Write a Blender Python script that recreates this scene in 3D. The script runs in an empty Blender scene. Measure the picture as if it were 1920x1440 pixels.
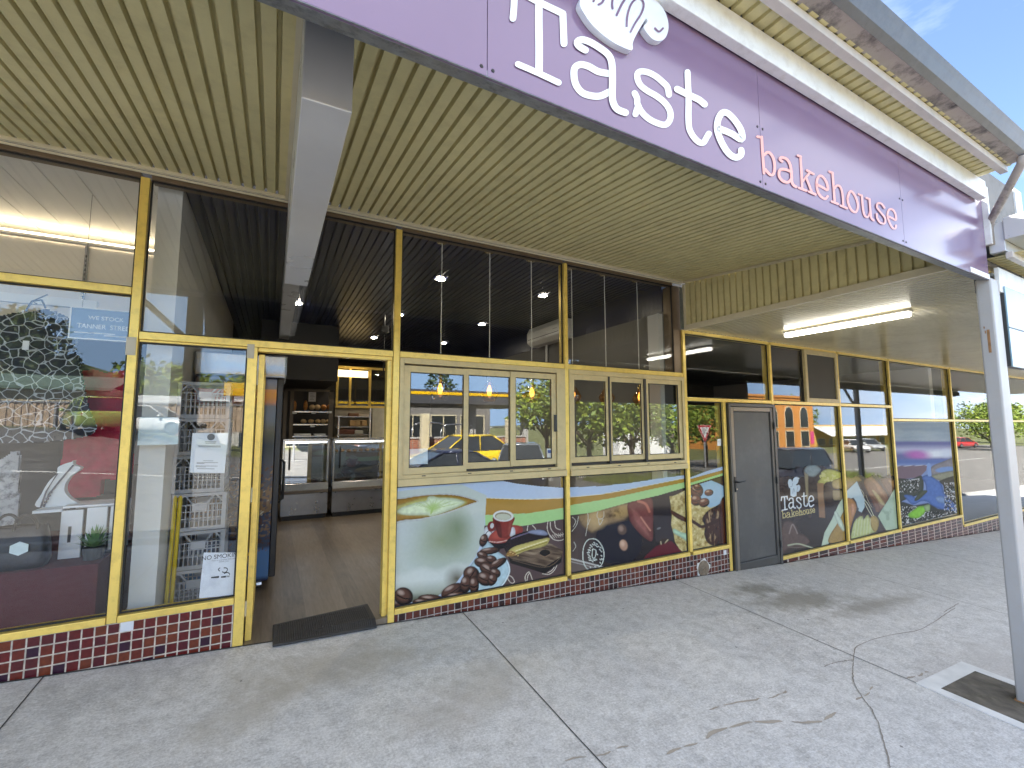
import bpy, bmesh, math, random
import numpy as np
from mathutils import Vector, Matrix
R = math.radians
scene = bpy.context.scene
C = scene.collection
rng = random.Random(7)

# ------------------------------------------------------------------ camera calibration (measured from the photograph, 1920x1440)
F_PX, YAW, PIT, ROL, CAM_D, CAM_Z = 839.24, 0.491518, 0.0920245, -0.00146817, 3.6, 1.4604
GX, GD = -0.05275, -0.0367          # footpath falls along the shopfront and towards the kerb

def ray(px, py):
    x = (px - 960) / F_PX; y = -(py - 720) / F_PX
    c, s = math.cos(ROL), math.sin(ROL); x, y = c*x - s*y, s*x + c*y
    c, s = math.cos(PIT), math.sin(PIT); fw, up = c - s*y, s + c*y
    c, s = math.cos(YAW), math.sin(YAW)
    return Vector((c*x + s*fw, -s*x + c*fw, up))

def at(px, py, y=0.0):
    """point of the upright plane y (parallel to the shopfront) seen at a photo pixel -> (x, z)"""
    r = ray(px, py); t = (CAM_D + y) / r.y
    return r.x*t, CAM_Z + r.z*t

def hor(px, py, z):
    r = ray(px, py); t = (z - CAM_Z) / r.z
    return r.x*t, -CAM_D + r.y*t

def gnd(px, py, lift=0.0):
    r = ray(px, py)
    t = (lift + GD*CAM_D - CAM_Z) / (r.z - GX*r.x + GD*r.y)
    return Vector((r.x*t, -CAM_D + r.y*t, CAM_Z + r.z*t))

def refl(px, py, d):
    """point at distance d in front of the shop whose mirror image in the shop windows is seen at a pixel"""
    r = ray(px, py); D = 3.68 + d
    return r.x/r.y*D, CAM_Z + r.z/r.y*D

def project(X, Y, Z):
    X = np.asarray(X, float); Y = np.asarray(Y, float) + CAM_D; Z = np.asarray(Z, float) - CAM_Z
    c, s = math.cos(YAW), math.sin(YAW); rx = c*X - s*Y; fw = s*X + c*Y
    c, s = math.cos(PIT), math.sin(PIT); f = c*fw + s*Z; u = -s*fw + c*Z
    c, s = math.cos(-ROL), math.sin(-ROL); rx, u = c*rx - s*u, s*rx + c*u
    return 960 + F_PX*rx/f, 720 - F_PX*u/f

def sstep(a, b, x):
    t = max(0.0, min(1.0, (x - a)/(b - a))); return t*t*(3 - 2*t)

def fx(X):
    if X < -14: return -14 - 8*math.tanh((-14 - X)/8)
    if X > 16: return 16 + 12*math.tanh((X - 16)/12)
    return X

def gz(X, y):
    """ground height"""
    d = -y
    z = GX*fx(X)
    if d < 4.2: z += GD*max(d, 0.0)
    else: z += GD*4.2 - 0.08
    z += 1.15*sstep(9, 24, d)*sstep(-0.5, -7, X)
    return z

# ------------------------------------------------------------------ objects
def tag(o, label=None, cat=None, group=None, kind=None):
    if label: o['label'] = label
    if cat: o['category'] = cat
    if group: o['group'] = group
    if kind: o['kind'] = kind
    return o

def thing(name, label, cat, loc=(0, 0, 0), rz=0.0, group=None):
    o = bpy.data.objects.new(name, None); C.objects.link(o)
    o.empty_display_size = 0.1; o.location = loc; o.rotation_euler = (0, 0, rz)
    return tag(o, label, cat, group)

class MB:
    """collects shapes and links them as ONE mesh object"""
    def __init__(s): s.v = []; s.f = []; s.m = []; s.cm = 0
    def add(s, vs, fs):
        n = len(s.v); s.v += [tuple(v) for v in vs]
        for f in fs: s.f.append([n + i for i in f]); s.m.append(s.cm)
        return s
    def box(s, x0, x1, y0, y1, z0, z1):
        return s.add([(x0,y0,z0),(x1,y0,z0),(x1,y1,z0),(x0,y1,z0),(x0,y0,z1),(x1,y0,z1),(x1,y1,z1),(x0,y1,z1)],
                     [(0,3,2,1),(4,5,6,7),(0,1,5,4),(1,2,6,5),(2,3,7,6),(3,0,4,7)])
    def quad(s, a, b, c, d): return s.add([a, b, c, d], [(0, 1, 2, 3)])
    def prism(s, pts, axis, a, b):
        """2-D outline extruded along an axis between a and b"""
        def mk(p, t): return {'x': (t, p[0], p[1]), 'y': (p[0], t, p[1]), 'z': (p[0], p[1], t)}[axis]
        n = len(pts)
        return s.add([mk(p, a) for p in pts] + [mk(p, b) for p in pts],
                     [tuple(range(n-1, -1, -1)), tuple(range(n, 2*n))] + [(i, (i+1) % n, n+(i+1) % n, n+i) for i in range(n)])
    def strip(s, pts, axis, a, b):
        """open 2-D polyline extruded along an axis (a folded sheet)"""
        def mk(p, t): return {'x': (t, p[0], p[1]), 'y': (p[0], t, p[1]), 'z': (p[0], p[1], t)}[axis]
        n = len(pts)
        return s.add([mk(p, a) for p in pts] + [mk(p, b) for p in pts], [(i, i+1, n+i+1, n+i) for i in range(n-1)])
    def tube(s, pts, r, n=8, caps=True):
        pts = [Vector(p) for p in pts]; rs = r if isinstance(r, (list, tuple)) else [r]*len(pts)
        rings = []
        for i, p in enumerate(pts):
            d = (pts[min(i+1, len(pts)-1)] - pts[max(i-1, 0)]).normalized()
            up = Vector((0, 0, 1)) if abs(d.z) < 0.95 else Vector((1, 0, 0))
            a = d.cross(up).normalized(); b = d.cross(a)
            rings.append([p + (a*math.cos(2*math.pi*k/n) + b*math.sin(2*math.pi*k/n))*rs[i] for k in range(n)])
        vs = [v for ring in rings for v in ring]
        fs = [(i*n+k, i*n+(k+1) % n, (i+1)*n+(k+1) % n, (i+1)*n+k) for i in range(len(pts)-1) for k in range(n)]
        if caps: fs += [tuple(range(n-1, -1, -1)), tuple(range((len(pts)-1)*n, len(pts)*n))]
        return s.add(vs, fs)
    def lathe(s, prof, c=(0, 0, 0), n=20, axis='z'):
        vs = []; fs = []
        for r, h in prof:
            for k in range(n):
                a = 2*math.pi*k/n; p = (r*math.cos(a), r*math.sin(a), h)
                if axis == 'y': p = (p[0], p[2], p[1])
                if axis == 'x': p = (p[2], p[0], p[1])
                vs.append((p[0]+c[0], p[1]+c[1], p[2]+c[2]))
        for i in range(len(prof)-1):
            for k in range(n): fs.append((i*n+k, i*n+(k+1) % n, (i+1)*n+(k+1) % n, (i+1)*n+k))
        return s.add(vs, fs)
    def ball(s, c, r, seg=10, rings=6, sq=(1, 1, 1), noise=0.0):
        vs = []; fs = []
        for i in range(rings+1):
            t = math.pi*i/rings
            for k in range(seg):
                a = 2*math.pi*k/seg; q = 1 + noise*(rng.random() - .5)
                vs.append((c[0]+r*sq[0]*q*math.sin(t)*math.cos(a), c[1]+r*sq[1]*q*math.sin(t)*math.sin(a), c[2]+r*sq[2]*q*math.cos(t)))
        for i in range(rings):
            for k in range(seg): fs.append((i*seg+k, (i+1)*seg+k, (i+1)*seg+(k+1) % seg, i*seg+(k+1) % seg))
        return s.add(vs, fs)
    def warp(s, fn): s.v = [tuple(fn(*v)) for v in s.v]; return s
    def build(s, name, mats, parent=None, smooth=False, bevel=0.0, fix=True):
        me = bpy.data.meshes.new(name)
        me.from_pydata(s.v, [], s.f)
        if not isinstance(mats, (list, tuple)): mats = [mats]
        for m in mats: me.materials.append(m)
        if len(mats) > 1: me.polygons.foreach_set('material_index', s.m)
        if fix:
            bm = bmesh.new(); bm.from_mesh(me)
            bmesh.ops.remove_doubles(bm, verts=bm.verts, dist=1e-5)
            bmesh.ops.recalc_face_normals(bm, faces=bm.faces); bm.to_mesh(me); bm.free()
        if smooth:
            me.polygons.foreach_set('use_smooth', [True]*len(me.polygons))
        o = bpy.data.objects.new(name, me); C.objects.link(o)
        if parent is not None: o.parent = parent
        if bevel:
            b = o.modifiers.new('bevel', 'BEVEL'); b.width = bevel; b.segments = 2; b.limit_method = 'ANGLE'; b.angle_limit = R(40)
        return o

def bx(name, m, parent, *d, bevel=0.0):
    return MB().box(*d).build(name, m, parent, bevel=bevel)

def children(o): return [c for c in bpy.data.objects if c.parent is o]
def copy_tree(o, parent=None):
    c = o.copy(); C.objects.link(c)
    if parent is not None: c.parent = parent
    for ch in children(o): copy_tree(ch, c)
    return c

# ------------------------------------------------------------------ materials
def srgb(r, g, b):
    f = lambda u: (u/255/12.92) if u/255 <= 0.04045 else ((u/255 + 0.055)/1.055)**2.4
    return (f(r), f(g), f(b))

def new_mat(name):
    m = bpy.data.materials.new(name); m.use_nodes = True
    nt = m.node_tree; nt.nodes.clear()
    out = nt.nodes.new('ShaderNodeOutputMaterial')
    return m, nt, out

def N(nt, typ, **kw):
    n = nt.nodes.new(typ)
    for k, v in kw.items():
        if k in n.inputs.keys() if isinstance(k, str) else False: n.inputs[k].default_value = v
        else: setattr(n, k, v)
    return n

def math_(nt, op, a, b=None, clamp=False):
    n = nt.nodes.new('ShaderNodeMath'); n.operation = op; n.use_clamp = clamp
    for i, v in enumerate((a, b)):
        if v is None: continue
        if isinstance(v, (int, float)): n.inputs[i].default_value = v
        else: nt.links.new(v, n.inputs[i])
    return n.outputs[0]

def mixc(nt, fac, a, b, blend='MIX'):
    n = nt.nodes.new('ShaderNodeMix'); n.data_type = 'RGBA'; n.blend_type = blend; n.clamp_factor = True
    for sock, v in ((n.inputs[0], fac), (n.inputs[6], a), (n.inputs[7], b)):
        if isinstance(v, (int, float)): sock.default_value = v
        elif isinstance(v, tuple): sock.default_value = (*v[:3], 1)
        else: nt.links.new(v, sock)
    return n.outputs[2]

def ramp(nt, fac, stops):
    n = nt.nodes.new('ShaderNodeValToRGB'); nt.links.new(fac, n.inputs[0])
    while len(n.color_ramp.elements) < len(stops): n.color_ramp.elements.new(0.5)
    for e, (p, c) in zip(n.color_ramp.elements, stops):
        e.position = p; e.color = (*c, 1) if isinstance(c, tuple) else (c, c, c, 1)
    return n.outputs[0]

def noise(nt, scale, detail=3, vec=None, rough=0.55, stretch=None):
    tc = nt.nodes.new('ShaderNodeTexCoord'); v = vec or tc.outputs['Object']
    if stretch:
        mp = nt.nodes.new('ShaderNodeMapping'); mp.inputs['Scale'].default_value = stretch
        nt.links.new(v, mp.inputs[0]); v = mp.outputs[0]
    n = nt.nodes.new('ShaderNodeTexNoise'); n.inputs['Scale'].default_value = scale
    n.inputs['Detail'].default_value = detail; n.inputs['Roughness'].default_value = rough
    nt.links.new(v, n.inputs['Vector']); return n.outputs['Fac']

def mat(name, col, rough=0.6, metal=0.0, var=0.12, scale=9.0, bump=0.0, bscale=60.0, spec=0.5, dirt=None, coat=0.0, stretch=None, emit=None):
    """a Principled material whose colour and gloss wander a little"""
    m, nt, out = new_mat(name)
    p = nt.nodes.new('ShaderNodeBsdfPrincipled'); nt.links.new(p.outputs[0], out.inputs[0])
    f = noise(nt, scale, 4, stretch=stretch)
    lo = tuple(c*(1 - var) for c in col); hi = tuple(min(1, c*(1 + var)) for c in col)
    cc = ramp(nt, f, [(0.3, lo), (0.7, hi)])
    if dirt:
        dcol, amt, dsc = dirt
        g = noise(nt, dsc, 6, rough=0.7)
        cc = mixc(nt, math_(nt, 'MULTIPLY', ramp(nt, g, [(0.48, 0.0), (0.68, 1.0)]), amt), cc, dcol)
    nt.links.new(cc, p.inputs['Base Color'])
    rr = math_(nt, 'ADD', math_(nt, 'MULTIPLY', f, 0.2), rough - 0.1, True); nt.links.new(rr, p.inputs['Roughness'])
    p.inputs['Metallic'].default_value = metal; p.inputs['Specular IOR Level'].default_value = spec
    if coat: p.inputs['Coat Weight'].default_value = coat; p.inputs['Coat Roughness'].default_value = 0.06
    if bump:
        b = nt.nodes.new('ShaderNodeBump'); b.inputs['Strength'].default_value = bump; b.inputs['Distance'].default_value = 0.01
        nt.links.new(noise(nt, bscale, 4, stretch=stretch), b.inputs['Height']); nt.links.new(b.outputs[0], p.inputs['Normal'])
    if emit:
        p.inputs['Emission Color'].default_value = (*emit[0], 1); p.inputs['Emission Strength'].default_value = emit[1]
    return m

def emitter(name, col, strength):
    m, nt, out = new_mat(name)
    e = nt.nodes.new('ShaderNodeEmission'); e.inputs[0].default_value = (*col, 1); e.inputs[1].default_value = strength
    nt.links.new(e.outputs[0], out.inputs[0]); return m

def glass_mat(name, base=0.10, graze=0.8, tint=(0.86, 0.88, 0.87), wave=0.0):
    m, nt, out = new_mat(name)
    lw = nt.nodes.new('ShaderNodeLayerWeight'); lw.inputs[0].default_value = 0.5
    f = math_(nt, 'ADD', math_(nt, 'MULTIPLY', math_(nt, 'POWER', lw.outputs['Facing'], 4.0), graze), base, True)
    t = nt.nodes.new('ShaderNodeBsdfTransparent'); t.inputs[0].default_value = (*tint, 1)
    g = nt.nodes.new('ShaderNodeBsdfAnisotropic'); g.inputs['Roughness'].default_value = 0.0; g.inputs[0].default_value = (0.95, 0.97, 1.0, 1)
    if wave:
        b = nt.nodes.new('ShaderNodeBump'); b.inputs['Strength'].default_value = wave; b.inputs['Distance'].default_value = 0.004
        nt.links.new(noise(nt, 1.3, 1), b.inputs['Height']); nt.links.new(b.outputs[0], g.inputs['Normal'])
    mx = nt.nodes.new('ShaderNodeMixShader'); nt.links.new(f, mx.inputs[0]); nt.links.new(t.outputs[0], mx.inputs[1]); nt.links.new(g.outputs[0], mx.inputs[2])
    nt.links.new(mx.outputs[0], out.inputs[0]); return m

def print_mat(name, rough=0.35, spec=0.4):
    """printed vinyl: the colours live in the mesh's colour attribute"""
    m, nt, out = new_mat(name)
    p = nt.nodes.new('ShaderNodeBsdfPrincipled'); nt.links.new(p.outputs[0], out.inputs[0])
    a = nt.nodes.new('ShaderNodeVertexColor'); a.layer_name = 'print'
    nt.links.new(a.outputs[0], p.inputs['Base Color']); p.inputs['Roughness'].default_value = rough; p.inputs['Specular IOR Level'].default_value = spec
    return m

# ------------------------------------------------------------------ printed panels (painted in numpy onto a fine mesh that stands in its real plane)
def vnoise(x, y, seed=0):
    xi = np.floor(x).astype(np.int64); yi = np.floor(y).astype(np.int64); xf = x - xi; yf = y - yi
    def h(a, b):
        n = (a*374761393 + b*668265263 + seed*1442695041) & 0x7fffffff
        n = ((n ^ (n >> 13))*1274126177) & 0x7fffffff
        return ((n ^ (n >> 16)) & 0xffff)/65535.0
    u = xf*xf*(3 - 2*xf); v = yf*yf*(3 - 2*yf)
    return (h(xi, yi)*(1-u) + h(xi+1, yi)*u)*(1-v) + (h(xi, yi+1)*(1-u) + h(xi+1, yi+1)*u)*v

def fbm(x, y, seed=0, o=4):
    r = 0; a = 0.5
    for i in range(o): r = r + a*vnoise(x*2**i, y*2**i, seed+i); a *= 0.5
    return r

class Print:
    def __init__(s, x0, x1, z0, z1, step, y, base, zoom):
        s.nx = int((x1-x0)/step) + 1; s.nz = int((z1-z0)/step) + 1
        xs = np.linspace(x0, x1, s.nx); zs = np.linspace(z0, z1, s.nz)
        s.X, s.Z = np.meshgrid(xs, zs); s.y = y
        px, py = project(s.X, np.full_like(s.X, y), s.Z)
        ox, oy, k = zoom; s.U = (px-ox)*k; s.V = (py-oy)*k
        s.c = np.empty(s.X.shape + (3,)); s.c[:] = base; s.alpha = np.ones(s.X.shape)
    def mix(s, m, col):
        col = np.asarray(col, float); s.c = s.c*(1-m[..., None]) + col*m[..., None] if col.ndim < 3 else s.c*(1-m[..., None]) + col*m[..., None]
    def sdf(s, pts):
        U, V = s.U, s.V; d = np.full(U.shape, 1e18); ins = np.zeros(U.shape, bool)
        n = len(pts)
        for i in range(n):
            (ax, ay), (bx_, by) = pts[i], pts[(i+1) % n]
            ex, ey = bx_-ax, by-ay; wx, wy = U-ax, V-ay
            t = np.clip((wx*ex + wy*ey)/(ex*ex+ey*ey+1e-12), 0, 1)
            d = np.minimum(d, (wx-t*ex)**2 + (wy-t*ey)**2)
            c = ((ay > V) != (by > V)) & (U < (bx_-ax)*(V-ay)/(by-ay+1e-12) + ax)
            ins ^= c
        d = np.sqrt(d); return np.where(ins, -d, d)
    def poly(s, pts, col, soft=2.5, op=1.0, smooth=True):
        if smooth: pts = crom(pts, 5, True)
        sd = s.sdf(pts); m = np.clip(0.5 - sd/soft, 0, 1)*op
        if smooth:      # a printed photograph: soft modelling inside the shape and a little grain
            ins = np.clip(-sd/26, 0, 1)[..., None]; g = fbm(s.U*0.045, s.V*0.045, 17)[..., None]
            col = np.asarray(col)*(0.62+0.42*ins)*(0.80+0.42*g)
        s.mix(m, col); return m
    def poly_s(s, pts, col, soft=2.5, op=1.0): return s.poly(pts, col, soft, op, False)
    def ell(s, cx, cy, rx, ry, rot, col, soft=0.08, op=1.0):
        a = math.radians(rot); u = s.U-cx; v = s.V-cy
        p = (u*math.cos(a)+v*math.sin(a))/rx; q = (-u*math.sin(a)+v*math.cos(a))/ry
        m = np.clip((1-np.sqrt(p*p+q*q))/soft+0.5, 0, 1)*op; s.mix(m, col); return m
    def line(s, pts, w, col, op=1.0, soft=2.0, closed=False):
        pts = crom(pts, 5, closed); d = np.full(s.U.shape, 1e18)
        if closed: pts = pts + [pts[0]]
        for (ax, ay), (bx_, by) in zip(pts[:-1], pts[1:]):
            ex, ey = bx_-ax, by-ay; wx, wy = s.U-ax, s.V-ay
            t = np.clip((wx*ex + wy*ey)/(ex*ex+ey*ey+1e-12), 0, 1)
            d = np.minimum(d, (wx-t*ex)**2 + (wy-t*ey)**2)
        m = np.clip((w/2-np.sqrt(d))/soft+0.5, 0, 1)*op; s.mix(m, col); return m
    def bean(s, cx, cy, rx, ry, rot, dark=(30, 18, 16), mid=(96, 62, 48), hi=(190, 165, 150)):
        s.ell(cx, cy, rx, ry, rot, srgb(*dark)); a = math.radians(rot)
        s.ell(cx-0.12*rx*math.cos(a)+.1*ry*math.sin(a), cy-0.15*ry, rx*.78, ry*.72, rot, srgb(*mid), 0.5)
        s.ell(cx-0.3*rx*math.cos(a), cy-0.42*ry, rx*.34, ry*.24, rot, srgb(*hi), 0.9, .8)
        s.line([(cx-.7*rx*math.cos(a), cy-.7*rx*math.sin(a)+.1*ry), (cx, cy+.2*ry), (cx+.7*rx*math.cos(a), cy+.7*rx*math.sin(a))], ry*.14, srgb(*dark))
    def build(s, name, m, parent=None, cut=None):
        """cut: mask (True = keep)"""
        ny, nx = s.X.shape
        co = np.stack([s.X, np.full_like(s.X, s.y), s.Z], -1).reshape(-1, 3)
        idx = np.arange(nx*ny).reshape(ny, nx)
        q = np.stack([idx[:-1, :-1], idx[:-1, 1:], idx[1:, 1:], idx[1:, :-1]], -1)
        if cut is not None: q = q[cut[:-1, :-1] & cut[1:, 1:] & cut[:-1, 1:] & cut[1:, :-1]]
        q = q.reshape(-1, 4)
        me = bpy.data.meshes.new(name); me.vertices.add(len(co)); me.vertices.foreach_set('co', co.ravel())
        me.loops.add(q.size); me.loops.foreach_set('vertex_index', q.ravel().astype(np.int32))
        me.polygons.add(len(q)); me.polygons.foreach_set('loop_start', np.arange(0, q.size, 4, dtype=np.int32))
        me.update(calc_edges=True)
        at_ = me.color_attributes.new('print', 'FLOAT_COLOR', 'POINT')
        s.c = s.c*(0.96+0.09*fbm(s.U*0.05, s.V*0.05, 31))[..., None]; lum = s.c.mean(-1, keepdims=True); s.c = lum + (s.c-lum)*0.86
        rgba = np.ones((nx*ny, 4)); rgba[:, :3] = np.clip(s.c.reshape(-1, 3)*0.82, 0, 0.82)
        at_.data.foreach_set('color', rgba.ravel().astype(np.float32))
        me.materials.append(m); me.validate()
        o = bpy.data.objects.new(name, me); C.objects.link(o)
        if parent is not None: o.parent = parent
        return o

def crom(pts, n=6, closed=False):
    """Catmull-Rom smoothing of a 2-D polyline"""
    P = [tuple(p) for p in pts]
    if len(P) < 3: return P
    out = []; L = len(P); rngi = range(L) if closed else range(L-1)
    for i in rngi:
        if closed: p0, p1, p2, p3 = P[i-1], P[i], P[(i+1) % L], P[(i+2) % L]
        else: p0, p1, p2, p3 = P[max(i-1, 0)], P[i], P[i+1], P[min(i+2, L-1)]
        for k in range(n):
            t = k/n; t2 = t*t; t3 = t2*t
            out.append(tuple(0.5*((2*p1[j]) + (-p0[j]+p2[j])*t + (2*p0[j]-5*p1[j]+4*p2[j]-p3[j])*t2 + (-p0[j]+3*p1[j]-3*p2[j]+p3[j])*t3) for j in (0, 1)))
    if not closed: out.append(P[-1])
    return out

def ribbon(mb, pts, w, to3, smooth=True, taper=None):
    """flat stroke of width w (in the drawing's units) with round ends; to3 maps drawing -> 3-D; side walls give it thickness"""
    P = crom(pts, 5) if smooth else [tuple(p) for p in pts]
    n = len(P); Lh = []; Rh = []
    for i in range(n):
        a = P[max(i-1, 0)]; b = P[min(i+1, n-1)]; dx, dy = b[0]-a[0], b[1]-a[1]; l = math.hypot(dx, dy) or 1
        ww = w*(1 if taper is None else taper(i/(n-1)))/2
        Lh.append((P[i][0]-dy/l*ww, P[i][1]+dx/l*ww)); Rh.append((P[i][0]+dy/l*ww, P[i][1]-dx/l*ww))
    def cap(c, a, b):
        a0 = math.atan2(a[1]-c[1], a[0]-c[0]); r = math.hypot(a[0]-c[0], a[1]-c[1])
        return [(c[0]+r*math.cos(a0-math.pi*k/5), c[1]+r*math.sin(a0-math.pi*k/5)) for k in range(1, 5)]
    vs = [to3(*p) for p in Lh] + [to3(*p) for p in Rh]
    fs = [(i, i+1, n+i+1, n+i) for i in range(n-1)]
    mb.add(vs, fs)
    for c, a, b, flip in ((P[-1], Lh[-1], Rh[-1], 0), (P[0], Rh[0], Lh[0], 0)):
        pts_ = [a] + cap(c, a, b) + [b]; mb.add([to3(*p) for p in pts_], [tuple(range(len(pts_)))])

def text_mesh(body, size, m, name, parent, loc, rot, extrude=0.0, align='CENTER', sx=1.0):
    cu = bpy.data.curves.new('lettering', 'FONT'); cu.body = body; cu.size = size; cu.extrude = extrude; cu.align_x = align; cu.align_y = 'CENTER'
    o = bpy.data.objects.new('lettering', cu); C.objects.link(o)
    dg = bpy.context.evaluated_depsgraph_get(); me = bpy.data.meshes.new_from_object(o.evaluated_get(dg))
    bpy.data.objects.remove(o); bpy.data.curves.remove(cu)
    me.transform(Matrix.Translation(loc) @ Matrix.Rotation(rot[2], 4, 'Z') @ Matrix.Rotation(rot[0], 4, 'X') @ Matrix.Diagonal((sx, 1, 1, 1)))
    me.materials.clear(); me.materials.append(m)
    t = bpy.data.objects.new(name, me); C.objects.link(t)
    if parent is not None: t.parent = parent
    return t
FRONT = (math.pi/2, 0, 0)           # text standing upright, facing the street
# ------------------------------------------------------------------ shared materials
M = {}
M['gold'] = mat('gold anodised aluminium', (0.84, 0.61, 0.15), 0.32, 0.25, 0.10, 2.0, dirt=((0.30, 0.20, 0.06), 0.30, 14))
M['bronze'] = mat('bronze anodised aluminium', (0.17, 0.12, 0.075), 0.4, 0.4)
M['beige_frame'] = mat('beige powder coat', (0.56, 0.45, 0.23), 0.42, 0.1, 0.06, 4, dirt=((0.25, 0.2, 0.12), 0.25, 12))
M['track'] = mat('dark sliding track', (0.05, 0.045, 0.04), 0.6)
M['rubber'] = mat('black gasket', (0.012, 0.012, 0.013), 0.6)
M['soffit'] = mat('cream ribbed steel', (0.66, 0.585, 0.305), 0.46, 0.0, 0.07, 1.6, dirt=((0.42, 0.36, 0.18), 0.4, 7))
M['soffit_gloss'] = mat('glossy cream ribbed steel', (0.60, 0.53, 0.33), 0.22, 0.0, 0.06, 1.5, spec=0.8, dirt=((0.28, 0.24, 0.15), 0.35, 6))
M['trim_cream'] = mat('cream trim', (0.64, 0.57, 0.40), 0.4, 0, 0.08, 5)
M['beam'] = mat('grey beam cladding', (0.60, 0.61, 0.63), 0.30, 0.25, 0.06, 3, spec=0.7, bump=0.03, bscale=5)
M['lip'] = mat('weathered galvanised channel', (0.26, 0.28, 0.31), 0.45, 0.55, 0.22, 22, dirt=((0.08, 0.08, 0.09), 0.7, 40), bump=0.08)
M['white_trim'] = mat('white painted fascia', (0.80, 0.82, 0.83), 0.32, 0, 0.04, 6, dirt=((0.50, 0.48, 0.43), 0.35, 16))
M['batten'] = mat('painted timber batten', (0.58, 0.55, 0.52), 0.5, 0, 0.08, 6, dirt=((0.44, 0.42, 0.40), 0.4, 18))
M['gutter'] = mat('mouldy gutter', (0.36, 0.32, 0.29), 0.6, 0, 0.14, 5, bump=0.12, bscale=25, dirt=((0.03, 0.028, 0.03), 0.95, 6.5))
M['gutter_edge'] = mat('dark grey gutter lip', (0.09, 0.09, 0.10), 0.4, 0.2, 0.2, 8, dirt=((0.06, 0.06, 0.07), 0.6, 20))
M['post'] = mat('white painted steel post', (0.42, 0.415, 0.42), 0.42, 0, 0.04, 5, bump=0.05, bscale=70, dirt=((0.40, 0.36, 0.33), 0.35, 20))
M['rust'] = mat('rust streak', (0.30, 0.16, 0.07), 0.8, 0, 0.3, 30)
M['steel'] = mat('brushed stainless steel', (0.50, 0.50, 0.515), 0.24, 0.95, 0.06, 30, stretch=(1, 1, 20))
M['black_metal'] = mat('black powder coat', (0.022, 0.022, 0.024), 0.38)
M['charcoal'] = mat('charcoal panel', (0.058, 0.058, 0.060), 0.45, 0, 0.18, 2.5, dirt=((0.16, 0.15, 0.14), 0.25, 3))
M['mesh'] = mat('grey fly screen mesh', (0.082, 0.074, 0.066), 0.7, 0.2, 0.10, 300, bump=0.25, bscale=700)
M['door_frame'] = mat('dark grey door frame', (0.07, 0.068, 0.066), 0.35, 0.3, 0.1, 5)
M['door_frame_pale'] = mat('bronze grey door stile', (0.20, 0.175, 0.145), 0.35, 0.4, 0.1, 5)
M['navy'] = mat('dark navy paint', (0.010, 0.014, 0.060), 0.35, 0, 0.15, 3)
M['white_wall'] = mat('white plaster wall', (0.66, 0.66, 0.64), 0.65, 0, 0.04, 3, bump=0.03)
M['grey_wall'] = mat('grey plaster wall', (0.42, 0.40, 0.38), 0.7, 0, 0.05, 3, bump=0.03)
M['shop_white'] = mat('white painted board', (0.74, 0.72, 0.68), 0.5, 0, 0.03, 3)
M['dark_wall'] = mat('dark brown interior wall', (0.045, 0.038, 0.032), 0.6, 0, 0.2, 3)
M['white_plastic'] = mat('white plastic', (0.78, 0.78, 0.76), 0.35, 0, 0.03, 4)
M['paper'] = mat('white paper', (0.78, 0.80, 0.84), 0.75, 0, 0.05, 6)
M['ink'] = mat('black ink', (0.02, 0.02, 0.022), 0.6)
M['grey_ink'] = mat('grey ink', (0.18, 0.18, 0.19), 0.7)
M['glass'] = glass_mat('shop window glass', 0.038, 0.45, (0.97, 0.975, 0.97))
M['glass_plain'] = glass_mat('clear display glass', 0.05, 0.5, (0.93, 0.95, 0.95))
M['print'] = print_mat('printed vinyl', 0.09)
M['print_matt'] = print_mat('matt printed poster', 0.6, 0.08)
M['glass_film'] = glass_mat('reflective film glass', 0.085, 0.5, (0.90, 0.91, 0.90))
M['tube'] = emitter('lit fluorescent tube', (1.0, 0.95, 0.82), 2.2)
M['led'] = emitter('lit downlight', (1.0, 0.90, 0.70), 25.0)
M['filament'] = emitter('lit filament', (1.0, 0.50, 0.12), 0.7)

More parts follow.
